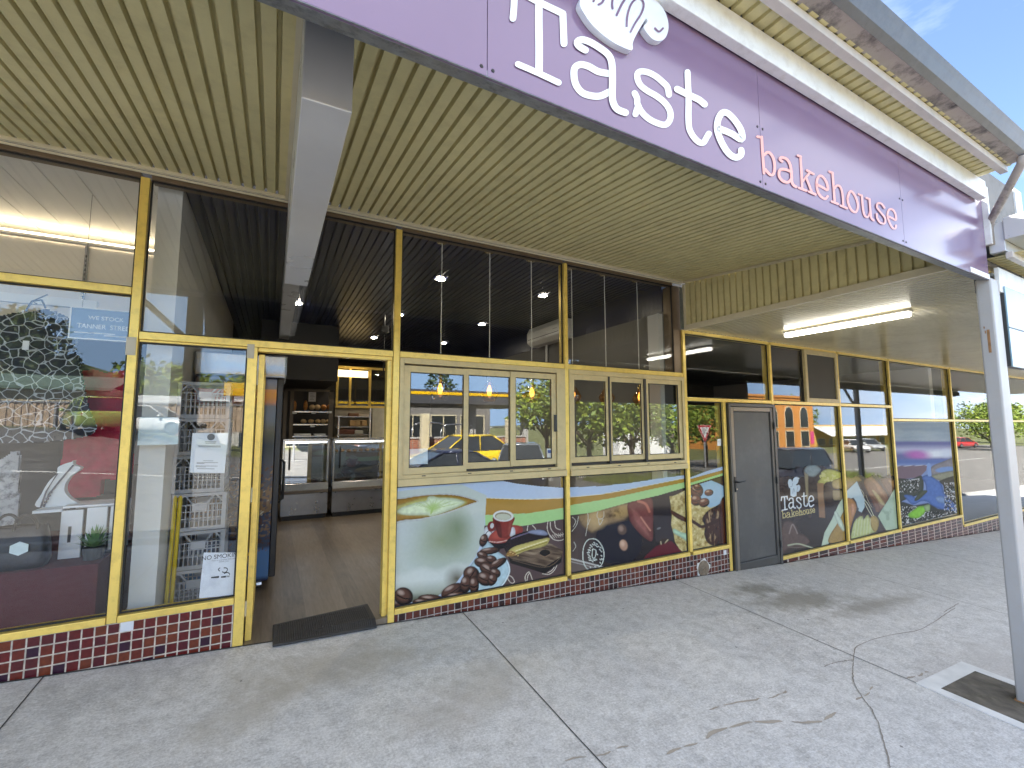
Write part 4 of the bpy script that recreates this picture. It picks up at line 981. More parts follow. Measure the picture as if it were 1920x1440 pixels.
for i, (px, l) in enumerate(((569, 'leftmost bun on the middle bread shelf'), (583, 'second bun on the middle bread shelf'), (596, 'bun in the middle of the middle bread shelf'), (606, 'fourth bun on the middle bread shelf'), (616, 'rightmost bun on the middle bread shelf'))):
    loaf('bread_bun', l, px, 794, PALE, lambda m: m.ball((0,0,.038), .042, 9, 6, (1.2, 1.2, .9), .2), 'bun')
for i, (px, w, l) in enumerate(((567, .13, 'long white tray on the lowest bread shelf'), (599, .09, 'short white tray on the lowest bread shelf'))):
    x, z = at(px, 818, 4.95); t = MB().box(-w, w, -.12, .12, 0, .045).build('bread_tray', M['paper'], None, bevel=.004); t.location = (x, 5.0, z); tag(t, l, 'tray')
# glazed screen and preparation bench behind the right counter
sx0, sz1 = at(631, 690, 6.4); sx1, sz0 = at(738, 762, 6.4)
scn = thing('glazed_screen', 'gold framed glazed kitchen screen behind the right counter', 'screen', (1.6, 6.4, 0))
mb = MB()
for px in (631, 655, 692): x = at(px, 700, 6.4)[0]; mb.box(x-1.6, x-1.6+.045, -.03, .03, sz0, sz1)
mb.box(sx0-1.6, sx1-1.6, -.03, .03, sz1, sz1+.05); mb.box(sx0-1.6, sx1-1.6, -.03, .03, sz0-.05, sz0); mb.build('frame', G, scn)
bx('pane', M['glass'], scn, sx0-1.6, sx1-1.6, 0, .006, sz0, sz1)
mb = MB(); a = at(633, 693, 6.3); b = at(690, 708, 6.3); mb.box(a[0]-1.6, b[0]-1.6, -.10, -.06, b[1], a[1]); mb.build('lit_panel', emitter('warm lit panel', (1.0, .72, .32), .55), scn)
bench = thing('kitchen_bench', 'pale kitchen shelving with trays under the glazed screen', 'shelving', (1.6, 6.3, 0))
WALLP = mat('warm kitchen wall', (0.38, 0.33, 0.25), 0.6); bx('back_panel', WALLP, bench, sx0-1.6, sx1-1.6+.3, .12, .15, 0.5, sz0-.06)
for py in (781, 800, 815): z = at(660, py, 6.2)[1]; bx('shelf_board', M['steel'], bench, sx0-1.6, at(694, py, 6.2)[0]-1.6, -.15, .11, z-.012, z)
mb = MB(); x = at(694, 770, 6.15)[0]; mb.box(x-1.6-.01, x-1.6+.02, -.16, -.13, .5, sz0-.05); x = at(635, 790, 6.15)[0]; mb.box(x-1.6-.01, x-1.6+.015, -.16, -.14, .5, at(635, 780, 6.15)[1]); mb.build('upright', M['steel'], bench)
for px, py, w, h, c, l in ((663, 781, .10, .07, (0.16, .07, .03), 'brown loaf tin on the upper kitchen shelf'), (683, 781, .12, .05, (.5, .42, .33), 'pale tray on the upper kitchen shelf'), (662, 799, .07, .12, (.45, .28, .12), 'first brown carton on the middle kitchen shelf'), (672, 799, .07, .12, (.5, .33, .15), 'second brown carton on the middle kitchen shelf'), (681, 799, .07, .12, (.45, .28, .12), 'third brown carton on the middle kitchen shelf'), (650, 814, .17, .10, (.14, .05, .03), 'dark red tub on the lowest kitchen shelf'), (672, 814, .09, .08, (.5, .48, .42), 'pale tub on the lowest kitchen shelf')):
    x, z = at(px, py, 6.2); o = MB().box(-w, w, -.08, .08, 0, h).build('kitchen_box', mat('kitchen box', c, .6), None, bevel=.006); o.location = (x, 6.25, z+.001); tag(o, l, 'box')
fr = thing('milk_fridge', 'pale glass fronted cabinet at the right of the kitchen shelving', 'cabinet', (2.4, 6.3, 0))
a = at(697, 765, 6.2); b = at(735, 818, 6.2); bx('cabinet_body', mat('cream cabinet', (.5, .47, .38), .4), fr, a[0]-2.4+.02, b[0]-2.4, -.10, .1, .5, a[1])
bx('lamp_strip', M['tube_dim'], fr, at(726, 800, 6.2)[0]-2.4, at(729, 800, 6.2)[0]-2.4, -.115, -.1, b[1], at(726, 792, 6.2)[1])
# black pendant fixture seen in the doorway
# fridge with printed side
fg = thing('drinks_fridge', 'tall drinks fridge with blue and autumn leaf print on its side, left of the entrance', 'fridge', (-0.3, 1.5, 0))
bx('cabinet_body', M['navy'], fg, -0.30, 0.33, -0.385, 0.36, 0.075, 1.90, bevel=0.01)
dr = bx('door', M['black_metal'], fg, 0.332, 0.385, -0.382, 0.36, 0.10, 1.90, bevel=0.008)
mb = MB(); mb.tube([(0.386, -.33, .75), (.42, -.33, .78), (.42, -.33, 1.12), (.386, -.33, 1.15)], .012, 8); mb.build('handle', M['black_metal'], dr)
mb = MB(); mb.box(-0.32, 0.41, -0.40, 0.36, 1.902, 2.12); mb.build('header', M['steel'], fg, bevel=0.02)
mb = MB()
for xx in (-.22, .26):
    for yy in (-.32, .28): mb.lathe([(.0, -.02), (.035, -.02), (.035, .02), (.0, .02)], (xx, yy, .037), 10, 'x')
    mb.box(xx-.02, xx+.02, -.34, -.30, .055, .0745)
mb.build('castor', M['steel'], fg)
pf = Print(-0.60, 0.03, 0.09, 1.89, 0.009, 1.1125, srgb(40, 60, 95), (0, 0, 1))
zz = (pf.Z-0.09)/1.8
def band(P, m, col): P.mix(m, col)
band(pf, np.clip((zz-0.0)/0.02, 0, 1)*np.clip((0.16-zz)/0.02, 0, 1), srgb(70, 130, 190))
n1 = fbm(pf.X*38, pf.Z*38, 3); n2 = fbm(pf.X*60, pf.Z*60, 8); lf = np.clip((0.62-abs(zz-0.36)*2.0) , 0, 1)
pf.mix((n1+lf*0.7 > 0.86)*1.0*(zz < 0.66), srgb(150, 110, 60)); pf.mix(((n2+lf*0.5) > 0.98)*1.0*(zz < 0.66), srgb(225, 215, 190)); pf.mix((n1 < 0.34)*(zz > 0.14)*(zz < 0.58)*1.0, srgb(80, 40, 25))
pf.mix(np.clip((zz-0.66)/0.08, 0, 1)*0.9, srgb(110, 100, 85)); pf.mix(np.clip((zz-0.86)/0.02, 0, 1)*(pf.X > -0.12), srgb(225, 120, 20)); pf.mix(np.clip((zz-0.86)/0.02, 0, 1)*(pf.X < -0.12), srgb(190, 60, 45)); pf.mix((zz > 0.945)*0.9, srgb(90, 90, 92))
pr = pf.build('side_print', M['print'], fg); pr.location = (0.3, -1.5, 0)
# downlights and pendants
for i, (x, y, lab) in enumerate(((1.65, 1.223, 'bright downlight in the navy ceiling behind the first pendant'), (3.046, 1.234, 'bright downlight beside the air conditioner'), (0.256, 3.128, 'downlight beside the grey ceiling beam, nearest the door'), (3.03, 3.13, 'downlight between the pendants and the air conditioner'), (1.65, 3.13, 'downlight in the second row of the navy ceiling, middle column'), (0.253, 5.03, 'farther downlight beside the ceiling beam'), (1.666, 5.13, 'downlight above the door mullion, deep in the shop'), (3.05, 5.06, 'small downlight deep behind the first pendant'), (1.68, 7.4, 'downlight over the kitchen, deepest in the shop'))):
    t = thing('downlight', lab, 'light', (x, y, 3.147), 0, 'ceiling downlights')
    MB().lathe([(0.045, -.004), (0.062, -.012), (0.066, -.006), (0.066, 0.0)], (0, 0, 0), 18).build('ring', M['white_plastic'], t)
    MB().lathe([(0.0, -.016), (0.035, -.014), (0.045, -.006)], (0, 0, 0), 14).build('lamp', M['led'], t)
    ld_ = bpy.data.lights.new('downlight_beam', 'SPOT'); ld_.energy = 4.5; ld_.color = (1, .86, .66); ld_.spot_size = R(110); ld_.spot_blend = .6; ld_.shadow_soft_size = .05
    lo = bpy.data.objects.new('downlight_beam', ld_); C.objects.link(lo); lo.location = (0, 0, -.03); lo.parent = t
AMB = glass_mat('amber lamp glass', 0.12, 0.6, (0.95, 0.66, 0.35))
def pendant(x, label, on):
    y = .215; t = thing('pendant_lamp', label, 'lamp', (x, y, 3.148), 0, 'row of pendant lamps behind the servery windows'); zl = 1.745-3.148
    MB().lathe([(0.0, -.022), (.035, -.022), (.05, -.014), (.055, 0)], (0,0,0), 20).build('ceiling_rose', mat('brass rose', (.7, .6, .36), .25, .9), t, smooth=True)
    MB().tube([(0,0,-.02),(.001,0,zl*.5),(0,0,zl+.17)], .0042, 6).build('cord', M['white_plastic'], t)
    MB().lathe([(0,.175),(.016,.17),(.018,.10),(.014,.09)], (0,0,zl), 14).build('lamp_holder', mat('brass holder', (.72, .52, .16), .25, .9), t, smooth=True)
    MB().lathe([(.016,.125),(.035,.11),(.085,.03),(.088,.01),(.055,-.06),(.05,-.062)], (0,0,zl), 20).build('lamp_shade', AMB, t, smooth=True)
    b = MB().lathe([(.008,.09),(.022,.05),(.024,.03),(.014,.0),(0,-.006)], (0,0,zl), 12).build('bulb', M['filament'] if on else AMB, t, smooth=True)
for i, (x, l) in enumerate(((1.315, 'first lit amber pendant lamp behind the left servery window'), (1.800, 'second lit amber pendant lamp, middle of the left servery window'), (2.266, 'third lit amber pendant lamp, right sash of the left servery window'), (2.766, 'amber pendant just right of the central mullion'), (3.215, 'amber pendant behind the middle post of the right servery window'), (3.700, 'last amber pendant at the right servery window'))): pendant(x, l, True)
# dark hanging fixture near the door head
hx, hz = at(721, 617, 3.2); ht = thing('hanging_fixture', 'black rod with square box hanging over the entrance', 'ceiling fixture', (hx, 3.2, 3.148))
MB().tube([(0,0,0),(0,0,-.42)], .010, 6).build('rod', M['black_metal'], ht); MB().box(-.055,.055,-.055,.055,hz-3.148-.06,hz-3.148+.04).build('box_body', M['black_metal'], ht, bevel=.006)
MB().tube([(0,0,-.42),(0,0,-.95)], .010, 6).build('lower_rod', M['black_metal'], ht)
# air conditioner
ac = thing('air_conditioner', 'white split air conditioner high on the side wall', 'air conditioner', (4.05, 2.48, 2.80))
mb = MB(); mb.prism([(-.002, 0.0), (-.002, .31), (-.19, .31), (-.235, .22), (-.235, .06), (-.16, 0.0)], 'y', -.50, .50); mb.warp(lambda x, y, z: (x, y, z)); mb.build('casing', M['white_plastic'], ac, bevel=.01)
MB().box(-.2385, -.2365, -.46, .46, .10, .108).build('louvre_gap', M['ink'], ac); MB().box(-.2385, -.2365, -.42, -.30, .16, .165).build('badge', M['grey_ink'], ac)
mb = MB(); mb.tube([(-.03,.2,0),(-.03,.2,-.5)], .02, 6); mb.build('pipe', M['white_plastic'], ac)

# ------------------------------------------------------------------ milk crates, straps and power point behind the narrow window
CRT = mat('grey milk crate plastic', (0.42, 0.42, 0.44), 0.45, 0, 0.06, 6)
def crate_mesh():
    mb = MB(); w, d, h = .165, .165, .272; t = .012
    def side(pt):   # pt(u, v, depth) maps a wall's own coordinates to the crate
        def bar(u0, u1, v0, v1, o=0.0, th=t):
            vs = [pt(u0,v0,o),pt(u1,v0,o),pt(u1,v0,o+th),pt(u0,v0,o+th),pt(u0,v1,o),pt(u1,v1,o),pt(u1,v1,o+th),pt(u0,v1,o+th)]
            mb.add(vs, [(0,3,2,1),(4,5,6,7),(0,1,5,4),(1,2,6,5),(2,3,7,6),(3,0,4,7)])
        bar(-w, w, 0.0, .028, -.004, .02); bar(-w, w, h-.022, h, -.006, .022); bar(-w, -w+.026, .0285, h-.0225, -.002, .018); bar(w-.026, w, .0285, h-.0225, -.002, .018)
        for k in range(1, 10): u = -w+.026 + (2*w-.052)*k/10; bar(u-.0035, u+.0035, .0285, .185, .001, .008)
        for v in (.085, .135, .185): bar(-w+.027, w-.027, v, v+.007, .0, .010)
        bar(-.045, .045, .145, .2, -.003, .012)
        for sgn in (-1, 1):
            for a, b in (((.045*sgn, .195), (.085*sgn, h-.023)), ((.150*sgn, .195), (.105*sgn, h-.023))):
                vs = [pt(a[0]-.006,a[1],0),pt(a[0]+.006,a[1],0),pt(b[0]+.006,b[1],0),pt(b[0]-.006,b[1],0),pt(a[0]-.006,a[1],t),pt(a[0]+.006,a[1],t),pt(b[0]+.006,b[1],t),pt(b[0]-.006,b[1],t)]
                mb.add(vs, [(0,3,2,1),(4,5,6,7),(0,1,5,4),(1,2,6,5),(2,3,7,6),(3,0,4,7)])
    side(lambda u, v, o: (u, -d+o, v)); side(lambda u, v, o: (-u, d-o, v)); side(lambda u, v, o: (w-o, u, v)); side(lambda u, v, o: (-w+o, -u, v))
    mb.box(-w+.02, w-.02, -d+.02, d-.02, .004, .012)
    return mb
words = ['bottom', 'second from bottom', 'third from bottom', 'fourth from bottom', 'fifth from bottom', 'topmost']
c0 = crate_mesh().build('milk_crate', CRT)
for i in range(6):
    c = c0 if i == 0 else c0.copy()
    if i: C.objects.link(c)
    c.location = (-.443 + .006*((i*5) % 3-1) - .004*i, .665, .135+.2765*i); c.rotation_euler = (0, 0, .03*((i*7) % 3-1))
    tag(c, 'grey plastic milk crate, ' + words[i] + ' of the stack behind the narrow window' if i < 5 else 'grey plastic milk crate on top of the stack behind the narrow window', 'crate', 'stacked milk crates')
cb0 = MB().box(-.61, -.20, .30, .95, 0.001, .134).build('crate_plinth', M['grey_wall']); tag(cb0, 'low grey plinth carrying the milk crate stack', 'plinth')
YL = mat('yellow plastic', (0.78, 0.58, 0.02), 0.4, 0, .05, 5)
for dx, l in ((-.628+.02, 'yellow pole leaning at the white wall beside the crates'), (-.578, 'second yellow pole standing against the milk crates')):
    o = MB().tube([(dx, .46, .002), (dx+.012, .50, .95)], .013, 10).build('yellow_pole', YL); tag(o, l, 'pole')
pp = thing('power_point', 'dark power point with plug and cord on the white party wall', 'power point', (-.62, .62, .86))
MB().box(-.004, .006, -.06, .06, -.04, .045).build('plate', mat('grey power plate', (.13, .12, .12), .4), pp, bevel=.003); MB().box(.0065, .03, .01, .05, -.015, .02).build('plug', M['white_plastic'], pp, bevel=.004)
MB().tube([(.02,.0,-.02),(.02,-.03,-.15),(.025,-.02,-.32),(.03,.02,-.45),(.03,.08,-.55)], .004, 6).build('cord', M['ink'], pp)

# ------------------------------------------------------------------ boutique window display
bt = thing('display_plinth', 'maroon carpeted display platform in the left shop window', 'platform', (-2.4, .6, .1))
x1 = -.90
MB().box(-1.6+.0, x1+2.4-.0, -.50, .80, .0, .52).build('carpet_cover', mat('maroon carpet', (0.085, 0.012, 0.016), .95, 0, .35, 180, bump=.6, bscale=300), bt)
# the platform top sits at z = 0.62
TOP = .62
def place(o, x, y, z, label, cat, group=None): o.location = (x, y, z); return tag(o, label, cat, group)
# white slatted crate
wc = thing('display_crate', 'white slatted timber crate standing on the maroon platform', 'crate', (-1.03, .34, TOP+.001))
wm = mat('white painted timber', (.70, .72, .76), .5, 0, .04, 10)
mb = MB(); mb.box(-.125, -.02, -.02, .0, 0, .30); mb.box(-.002, .10, -.02, .0, 0, .31); mb.box(.115, .165, -.02, 0, .03, .31); mb.build('slat', wm, wc, bevel=.002)
mb = MB(); mb.box(-.26, -.126, -.02, .24, .295, .312); mb.box(-.126, .165, .001, .24, .312, .325); mb.build('top_board', wm, wc); MB().box(-.125, .165, .22, .24, 0, .31).build('back_board', wm, wc)
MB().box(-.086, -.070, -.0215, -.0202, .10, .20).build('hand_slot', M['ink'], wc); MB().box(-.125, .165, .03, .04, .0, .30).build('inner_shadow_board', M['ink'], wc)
# handbag
bag = thing('handbag', 'black leather tote bag with pale hexagonal tag in the boutique window', 'bag', (-1.30, .22, TOP+.001))
mb = MB(); W = .22
sec = [(-W-.10, .0, .075), (-W-.11, .05, .08), (-W-.06, .16, .06), (-W-.02, .245, .025)]
rings = []
for hx_, z, dy in ((.155, 0, .07), (.17, .04, .078), (.165, .12, .07), (.155, .20, .045), (.150, .235, .025), (.148, .245, .020)):
    ring = []
    for k in range(20):
        a = 2*math.pi*k/20; ca, sa = math.cos(a), math.sin(a); ring.append((hx_*(abs(ca)**.35)*(1 if ca > 0 else -1)-.03, dy*(abs(sa)**.6)*(1 if sa > 0 else -1), z + .006*math.sin(5*a)*(z > .1)))
    rings.append(ring)
vs = [v for r in rings for v in r]; fs = [(i*20+k, i*20+(k+1) % 20, (i+1)*20+(k+1) % 20, (i+1)*20+k) for i in range(5) for k in range(20)] + [tuple(range(19, -1, -1)), tuple(range(100, 120))]
mb.add(vs, fs); mb.build('bag_body', mat('black leather', (.018, .018, .024), .35, 0, .3, 14, bump=.25, bscale=45), bag, smooth=True)
for dy in (-.026, .028):
    mb = MB(); mb.tube([((-.07 if dy > 0 else .03)+.052*math.cos(a), dy-.012*math.sin(a)*(dy < 0), .225+.085*math.sin(a)) for a in [-.35+(math.pi+.7)*k/16 for k in range(17)]], .0085, 8)
    mb.build('bag_handle', M['black_metal'], bag, smooth=True)
mb = MB(); mb.prism([(.028+.045*math.cos(math.pi/6+k*math.pi/3), .125+.04*math.sin(math.pi/6+k*math.pi/3)) for k in range(6)], 'y', -.083, -.079); mb.build('tag', mat('pale blue tag', (.66, .76, .78), .4), bag)
# necklace bust
nb = thing('necklace_bust', 'white necklace stand with a grey bead strand, on the white crate', 'display bust', (-1.20, .48, TOP+.318))
mb = MB(); prof = [(-.115, 0), (-.10, .08), (-.07, .16), (-.035, .21), (-.032, .25), (.0, .272), (.032, .283), (.04, .29), (.045, .262), (.08, .246), (.072, .225), (.035, .19), (.012, .14), (.012, .09), (.04, .045), (.075, .0)]
mb.prism(crom(prof, 4, True), 'y', -.025, .03); mb.build('stand', mat('white leatherette', (.66, .68, .70), .5, 0, .03, 8), nb, bevel=.006)
mb = MB(); mb.tube([(.045,-.03,.262),(-.01,-.032,.17),(-.06,-.032,.08),(-.08,-.032,.0)], .0055, 6); mb.tube([(-.03,-.03,.21),(-.075,-.032,.1),(-.095,-.032,.0)], .0045, 6)
for k in range(5): mb.ball((-.052-.007*k, -.034, .09-.02*k), .009, 6, 4)
mb.build('necklace', mat('grey beads', (.09, .09, .12), .3, .2), nb)
# succulent
su = thing('succulent_pot', 'spiky green succulent in a dark pot beside the white crate', 'plant', (-.962, .24, TOP+.001))
MB().lathe([(0,0),(.048,0),(.056,.075),(.05,.075),(.048,.06),(0,.06)], (0,0,0), 18).build('pot', mat('dark stone pot', (.035, .038, .04), .6, 0, .3, 20, bump=.3), su)
mb = MB()
for k in range(46):
    a = k*2.399; el = .15+1.3*(k/46); L = .10+.03*rng.random(); d = Vector((math.cos(a)*math.cos(el), math.sin(a)*math.cos(el), math.sin(el)+.15)); b = Vector((0,0,.07)); s = Vector((-math.sin(a), math.cos(a), 0))*.011
    tip = b+d*L; mid = b+d*L*.5; mb.add([b-s*.6, b+s*.6, mid+s, mid-s, tip], [(0,1,2,3),(3,2,4)])
mb.build('leaves', mat('succulent green', (.10, .24, .07), .5, 0, .3, 30), su)
# garments
def cloth(name, outline, y, th, m, wav=.018, seed=0):
    """garment: an outline filled with a fine grid, gathered into soft folds, with a back layer"""
    pts = crom(outline, 6, True); xs_ = [p[0] for p in pts]; zs_ = [p[1] for p in pts]; x0, x1_, z0, z1 = min(xs_), max(xs_), min(zs_), max(zs_)
    st = .009; nx = int((x1_-x0)/st)+2; nz = int((z1-z0)/st)+2
    def inside(x, z):
        c = False
        for i in range(len(pts)):
            (ax, az), (bx_, bz) = pts[i], pts[i-1]
            if (az > z) != (bz > z) and x < (bx_-ax)*(z-az)/(bz-az+1e-12)+ax: c = not c
        return c
    mb = MB(); idx = {}
    for layer in (0, 1):
        for i in range(nx):
            for j in range(nz):
                x, z = x0+i*st, z0+j*st
                f = wav*(math.sin(22*x+seed+2*z)*.6+math.sin(9*x-7*z+seed*2)*.5+math.sin(47*x+5*z)*.2)*(1-.4*(z-z0)/(z1-z0))
                edge = abs(x-(x0+x1_)/2)/((x1_-x0)/2)
                idx[layer, i, j] = len(mb.v); mb.v.append((x, y+f+(0 if layer == 0 else th*(1-edge**2)+.004)+.05*edge**2, z))
        for i in range(nx-1):
            for j in range(nz-1):
                if inside(x0+(i+.5)*st, z0+(j+.5)*st): mb.f.append([idx[layer,i,j], idx[layer,i+1,j], idx[layer,i+1,j+1], idx[layer,i,j+1]]); mb.m.append(0)
    o = mb.build(name, m, None, smooth=True, fix=False)
    bm = bmesh.new(); bm.from_mesh(o.data); bmesh.ops.delete(bm, geom=[v for v in bm.verts if not v.link_faces], context='VERTS'); bm.to_mesh(o.data); bm.free(); return o
RD = mat('crimson linen', (.42, .012, .05), .75, 0, .25, 9, bump=.15, bscale=120)
o = cloth('red_dress', [(-1.335,1.62),(-1.31,1.83),(-1.21,1.88),(-1.12,1.86),(-1.02,1.88),(-.955,1.80),(-.95,1.45),(-.935,1.08),(-1.09,1.06),(-1.10,.955),(-1.20,.94),(-1.33,.96),(-1.36,1.02),(-1.33,1.3)], .82, .10, RD, .016, 1); tag(o, 'crimson red dress hanging behind the white crate', 'dress')
def patmat():
    m, nt, out = new_mat('white crackle print fabric'); p = nt.nodes.new('ShaderNodeBsdfPrincipled'); nt.links.new(p.outputs[0], out.inputs[0]); p.inputs['Roughness'].default_value = .8
    v = nt.nodes.new('ShaderNodeTexVoronoi'); v.feature = 'DISTANCE_TO_EDGE'; v.inputs['Scale'].default_value = 18; tc = nt.nodes.new('ShaderNodeTexCoord')
    wv = nt.nodes.new('ShaderNodeVectorMath'); wv.operation = 'ADD'; nz = nt.nodes.new('ShaderNodeTexNoise'); nz.inputs['Scale'].default_value = 9; mm = nt.nodes.new('ShaderNodeVectorMath'); mm.operation = 'SCALE'; mm.inputs['Scale'].default_value = .05
    nt.links.new(tc.outputs['Object'], nz.inputs[0]); nt.links.new(nz.outputs['Color'], mm.inputs[0]); nt.links.new(tc.outputs['Object'], wv.inputs[0]); nt.links.new(mm.outputs[0], wv.inputs[1]); nt.links.new(wv.outputs[0], v.inputs['Vector'])
    nt.links.new(ramp(nt, v.outputs['Distance'], [(.028, (.40,.43,.48)), (.055, (.02,.023,.035))]), p.inputs['Base Color']); return m
DP = thing('patterned_dress', 'dark dress with white crackle pattern on a hanger in the boutique window', 'dress', (-1.58, .52, 1.6))
def dl(p): x, z = at(p[0], p[1], .52); return (x+1.58, z-1.6)
o = cloth('dress', [dl(p) for p in ((-190,640),(-60,612),(20,588),(52,585),(88,580),(128,598),(138,640),(146,690),(160,760),(170,812),(60,830),(-60,830),(-200,830))], 0, .09, patmat(), .012, 4); o.parent = DP
mb = MB(); hk = [dl(p) for p in ((48,584),(60,565),(78,562),(86,578))]; mb.tube([(a, 0, b) for a, b in hk], .006, 6); mb.tube([(dl((90,552))[0], 0, dl((90,552))[1]), (hk[1][0], 0, hk[1][1]), (dl((70,570))[0], 0, dl((70,570))[1])], .004, 6); mb.build('hanger', M['black_metal'], DP)
MB().box(dl((47,640))[0], dl((59,640))[0], -.03, -.026, dl((50,657))[1], dl((50,640))[1]).build('price_tag', M['paper'], DP)
PT = cloth('printed_trousers', [at(*p, .58) for p in ((-60,880),(0,862),(22,846),(30,860),(28,960),(22,985),(-60,985))], .58, .08, None or mat('sketch print fabric', (.50,.50,.52), .8, 0, .1, 12, dirt=((.03,.03,.04), .95, 16)), .01, 2); tag(PT, 'white and black sketch print garment behind the black bag', 'garment')
# second (blue) garment under the glass sign, hanging rail, wall strip
hr = MB().box(-3.6, -1.20, .80, .835, 2.335, 2.40); o = hr.build('hanging_rail', M['white_plastic'], None, bevel=.004); tag(o, 'white hanging rail across the boutique window', 'rail')
x, z = at(163, 470, 1.45); o = MB().box(x-.012, x+.012, 1.445, 1.4585, .5, z+.06).build('shelf_track', M['steel']); tag(o, 'slotted metal shelving track on the boutique wall', 'track')
sl = MB()
for k in range(60): sl.box(x-.004, x+.004, 1.4435, 1.4448, .55+k*.04, .57+k*.04)
sl.build('slots', M['ink'], o)
o = cloth('pale_top', [(-1.16,1.20),(-1.20,1.62),(-1.05,1.86),(-.98,2.02),(-.93,2.04),(-.86,1.86),(-.84,1.60),(-.84,1.2)], 1.15, .08, mat('pale blue knit', (.42,.47,.55), .85, 0, .08, 20), .012, 5); tag(o, 'pale top hanging at the back of the boutique window', 'garment')
# cove light that washes the boutique ceiling
cl = thing('cove_tube', 'warm tube light washing the boutique ceiling', 'light', (-2.4, 1.41, 3.03)); MB().box(-1.6, 1.5, -.03, .03, -.02, .0).build('tray', M['shop_white'], cl); MB().box(-1.55, 1.45, -.015, .015, .001, .02).build('tube', emitter('warm tube', (1, .80, .52), 2.6), cl)
# ------------------------------------------------------------------ things behind the far right windows
wf = thing('white_display_grid', 'white framed display grid on the floor behind the far right window', 'display stand', (12.6, .6, -.62))
mb = MB()
for i in range(3):
    for j in range(2): mb.box(-.72+.5*i, -.26+.5*i, 0, .02, .42+.5*j, .86+.5*j)
mb.build('panel', M['white_plastic'], wf)
mb = MB()
for i in range(4): mb.box(-.76+.5*i, -.72+.5*i, -.01, .03, 0, 1.42)
mb.box(-.76, .78, -.011, .031, .87, .91); mb.build('frame', M['charcoal'], wf)
# ------------------------------------------------------------------ printed window vinyls, posters and stickers
YV = 0.0485            # just behind the glass
S_ = srgb
# --- panel 1: coffee cup
P1 = Print(0.900, 2.513, 0.049, 0.974, 0.0050, 0.0388, S_(186, 206, 232), (740, 860, 4.8))
P1.poly_s([(815,352),(1000,360),(1250,364),(1560,352),(1560,440),(1200,492),(815,508)], S_(178,134,22)); P1.line([(815,352),(1000,360),(1250,364),(1560,352)], 7, S_(232,228,200))
P1.poly_s([(815,508),(1200,492),(1560,436),(1560,538),(1150,606),(815,600)], S_(172,220,138))
P1.poly_s([(790,600),(1150,606),(1560,536),(1560,1240),(780,1240)], S_(92,72,72))
U, V = P1.U, P1.V
for c in ([(1380,560),(1375,640),(1420,720),(1500,735),(1560,690)], [(1400,570),(1410,640),(1470,690),(1540,670)], [(1440,560),(1450,620),(1490,640)], [(1200,600),(1195,650),(1230,670),(1270,640),(1240,600)], [(1180,1110),(1175,1060),(1210,1020),(1240,1090),(1255,1110)], [(1190,1100),(1200,1050),(1215,1030)], [(1030,1050),(1018,1080),(1050,1120),(1078,1110),(1060,1070),(1030,1050)], [(1470,930),(1440,1000),(1390,1040),(1330,1035)], [(1455,940),(1420,1000),(1380,1025)]): P1.line(c, 6, S_(225,214,196))
for k in range(7): P1.line([(1400+18*k,690-4*k),(1425+18*k,720-4*k)], 4, S_(225,214,196))
P1.poly([(800,740),(860,720),(1010,745),(1010,800),(900,815),(820,800)], S_(22,16,22))
P1.poly([(800,640),(850,610),(930,690),(930,720),(850,715),(800,700)], S_(210,214,216)); P1.line([(810,690),(850,650),(900,700)], 6, S_(70,60,60))
P1.ell(1000,680,162,70,-18, S_(150,48,34)); P1.ell(990,665,120,45,-18, S_(186,70,52), .4); P1.poly([(1035,625),(1075,620),(1085,680),(1040,700)], S_(224,226,230)); P1.line([(850,745),(930,752),(1010,735)], 8, S_(230,190,180), .8)
P1.ell(872,610,38,48,10, S_(126,38,28)); P1.ell(876,604,16,24,10, S_(206,206,206))
P1.poly([(888,520),(918,650),(940,705),(985,716),(1030,700),(1058,600),(1070,520)], S_(140,42,30)); P1.poly([(900,560),(930,690),(965,700),(950,580)], S_(80,24,20), 14, .7); P1.poly([(1030,570),(1020,680),(1040,670),(1060,560)], S_(186,84,64), 12, .7)
P1.ell(978,516,92,50,2, S_(226,228,224)); P1.ell(976,518,74,36,2, S_(150,140,110)); P1.ell(978,524,66,29,2, S_(196,200,176))
P1.poly_s([(980,842),(1390,757),(1518,828),(1505,880),(1358,972),(1060,905)], S_(120,98,76))
wood = fbm(U*0.004+V*.02, V*0.05-U*.012, 5); inb = np.clip(.5-P1.sdf([(980,842),(1390,757),(1518,828),(1505,880),(1358,972),(1060,905)])/3, 0, 1); P1.mix(inb*np.clip((wood-.42)*4, 0, .8), S_(66,48,36)); P1.mix(inb*np.clip((.36-wood)*5, 0, .8), S_(176,154,122))
P1.poly_s([(1020,880),(1060,905),(1358,972),(1508,876),(1500,930),(1350,1034),(1040,940)], S_(30,24,24)); P1.line([(1060,912),(1355,978),(1500,886)], 5, S_(110,90,70)); P1.ell(1352,850,48,31,-4, S_(20,16,16)); P1.line([(1310,865),(1350,882),(1395,862)], 6, S_(150,120,90))
P1.poly([(985,800),(1010,740),(1070,690),(1210,648),(1340,640),(1385,680),(1370,720),(1200,770),(1090,800),(1020,850)], S_(36,24,28)); P1.poly([(1200,665),(1250,642),(1340,645),(1380,680),(1330,690)], S_(150,160,190), 10); P1.line([(1050,720),(1130,690),(1200,668)], 10, S_(120,110,140), .8)
P1.poly([(1010,860),(1060,800),(1160,765),(1375,712),(1385,750),(1340,790),(1180,830),(1080,872)], S_(206,190,96)); P1.line([(1080,850),(1220,800),(1370,750)], 10, S_(150,140,40)); P1.line([(1090,830),(1220,785),(1370,735)], 8, S_(236,226,170)); P1.poly([(1000,870),(1040,830),(1090,850),(1085,872),(1040,880)], S_(176,130,52)); 
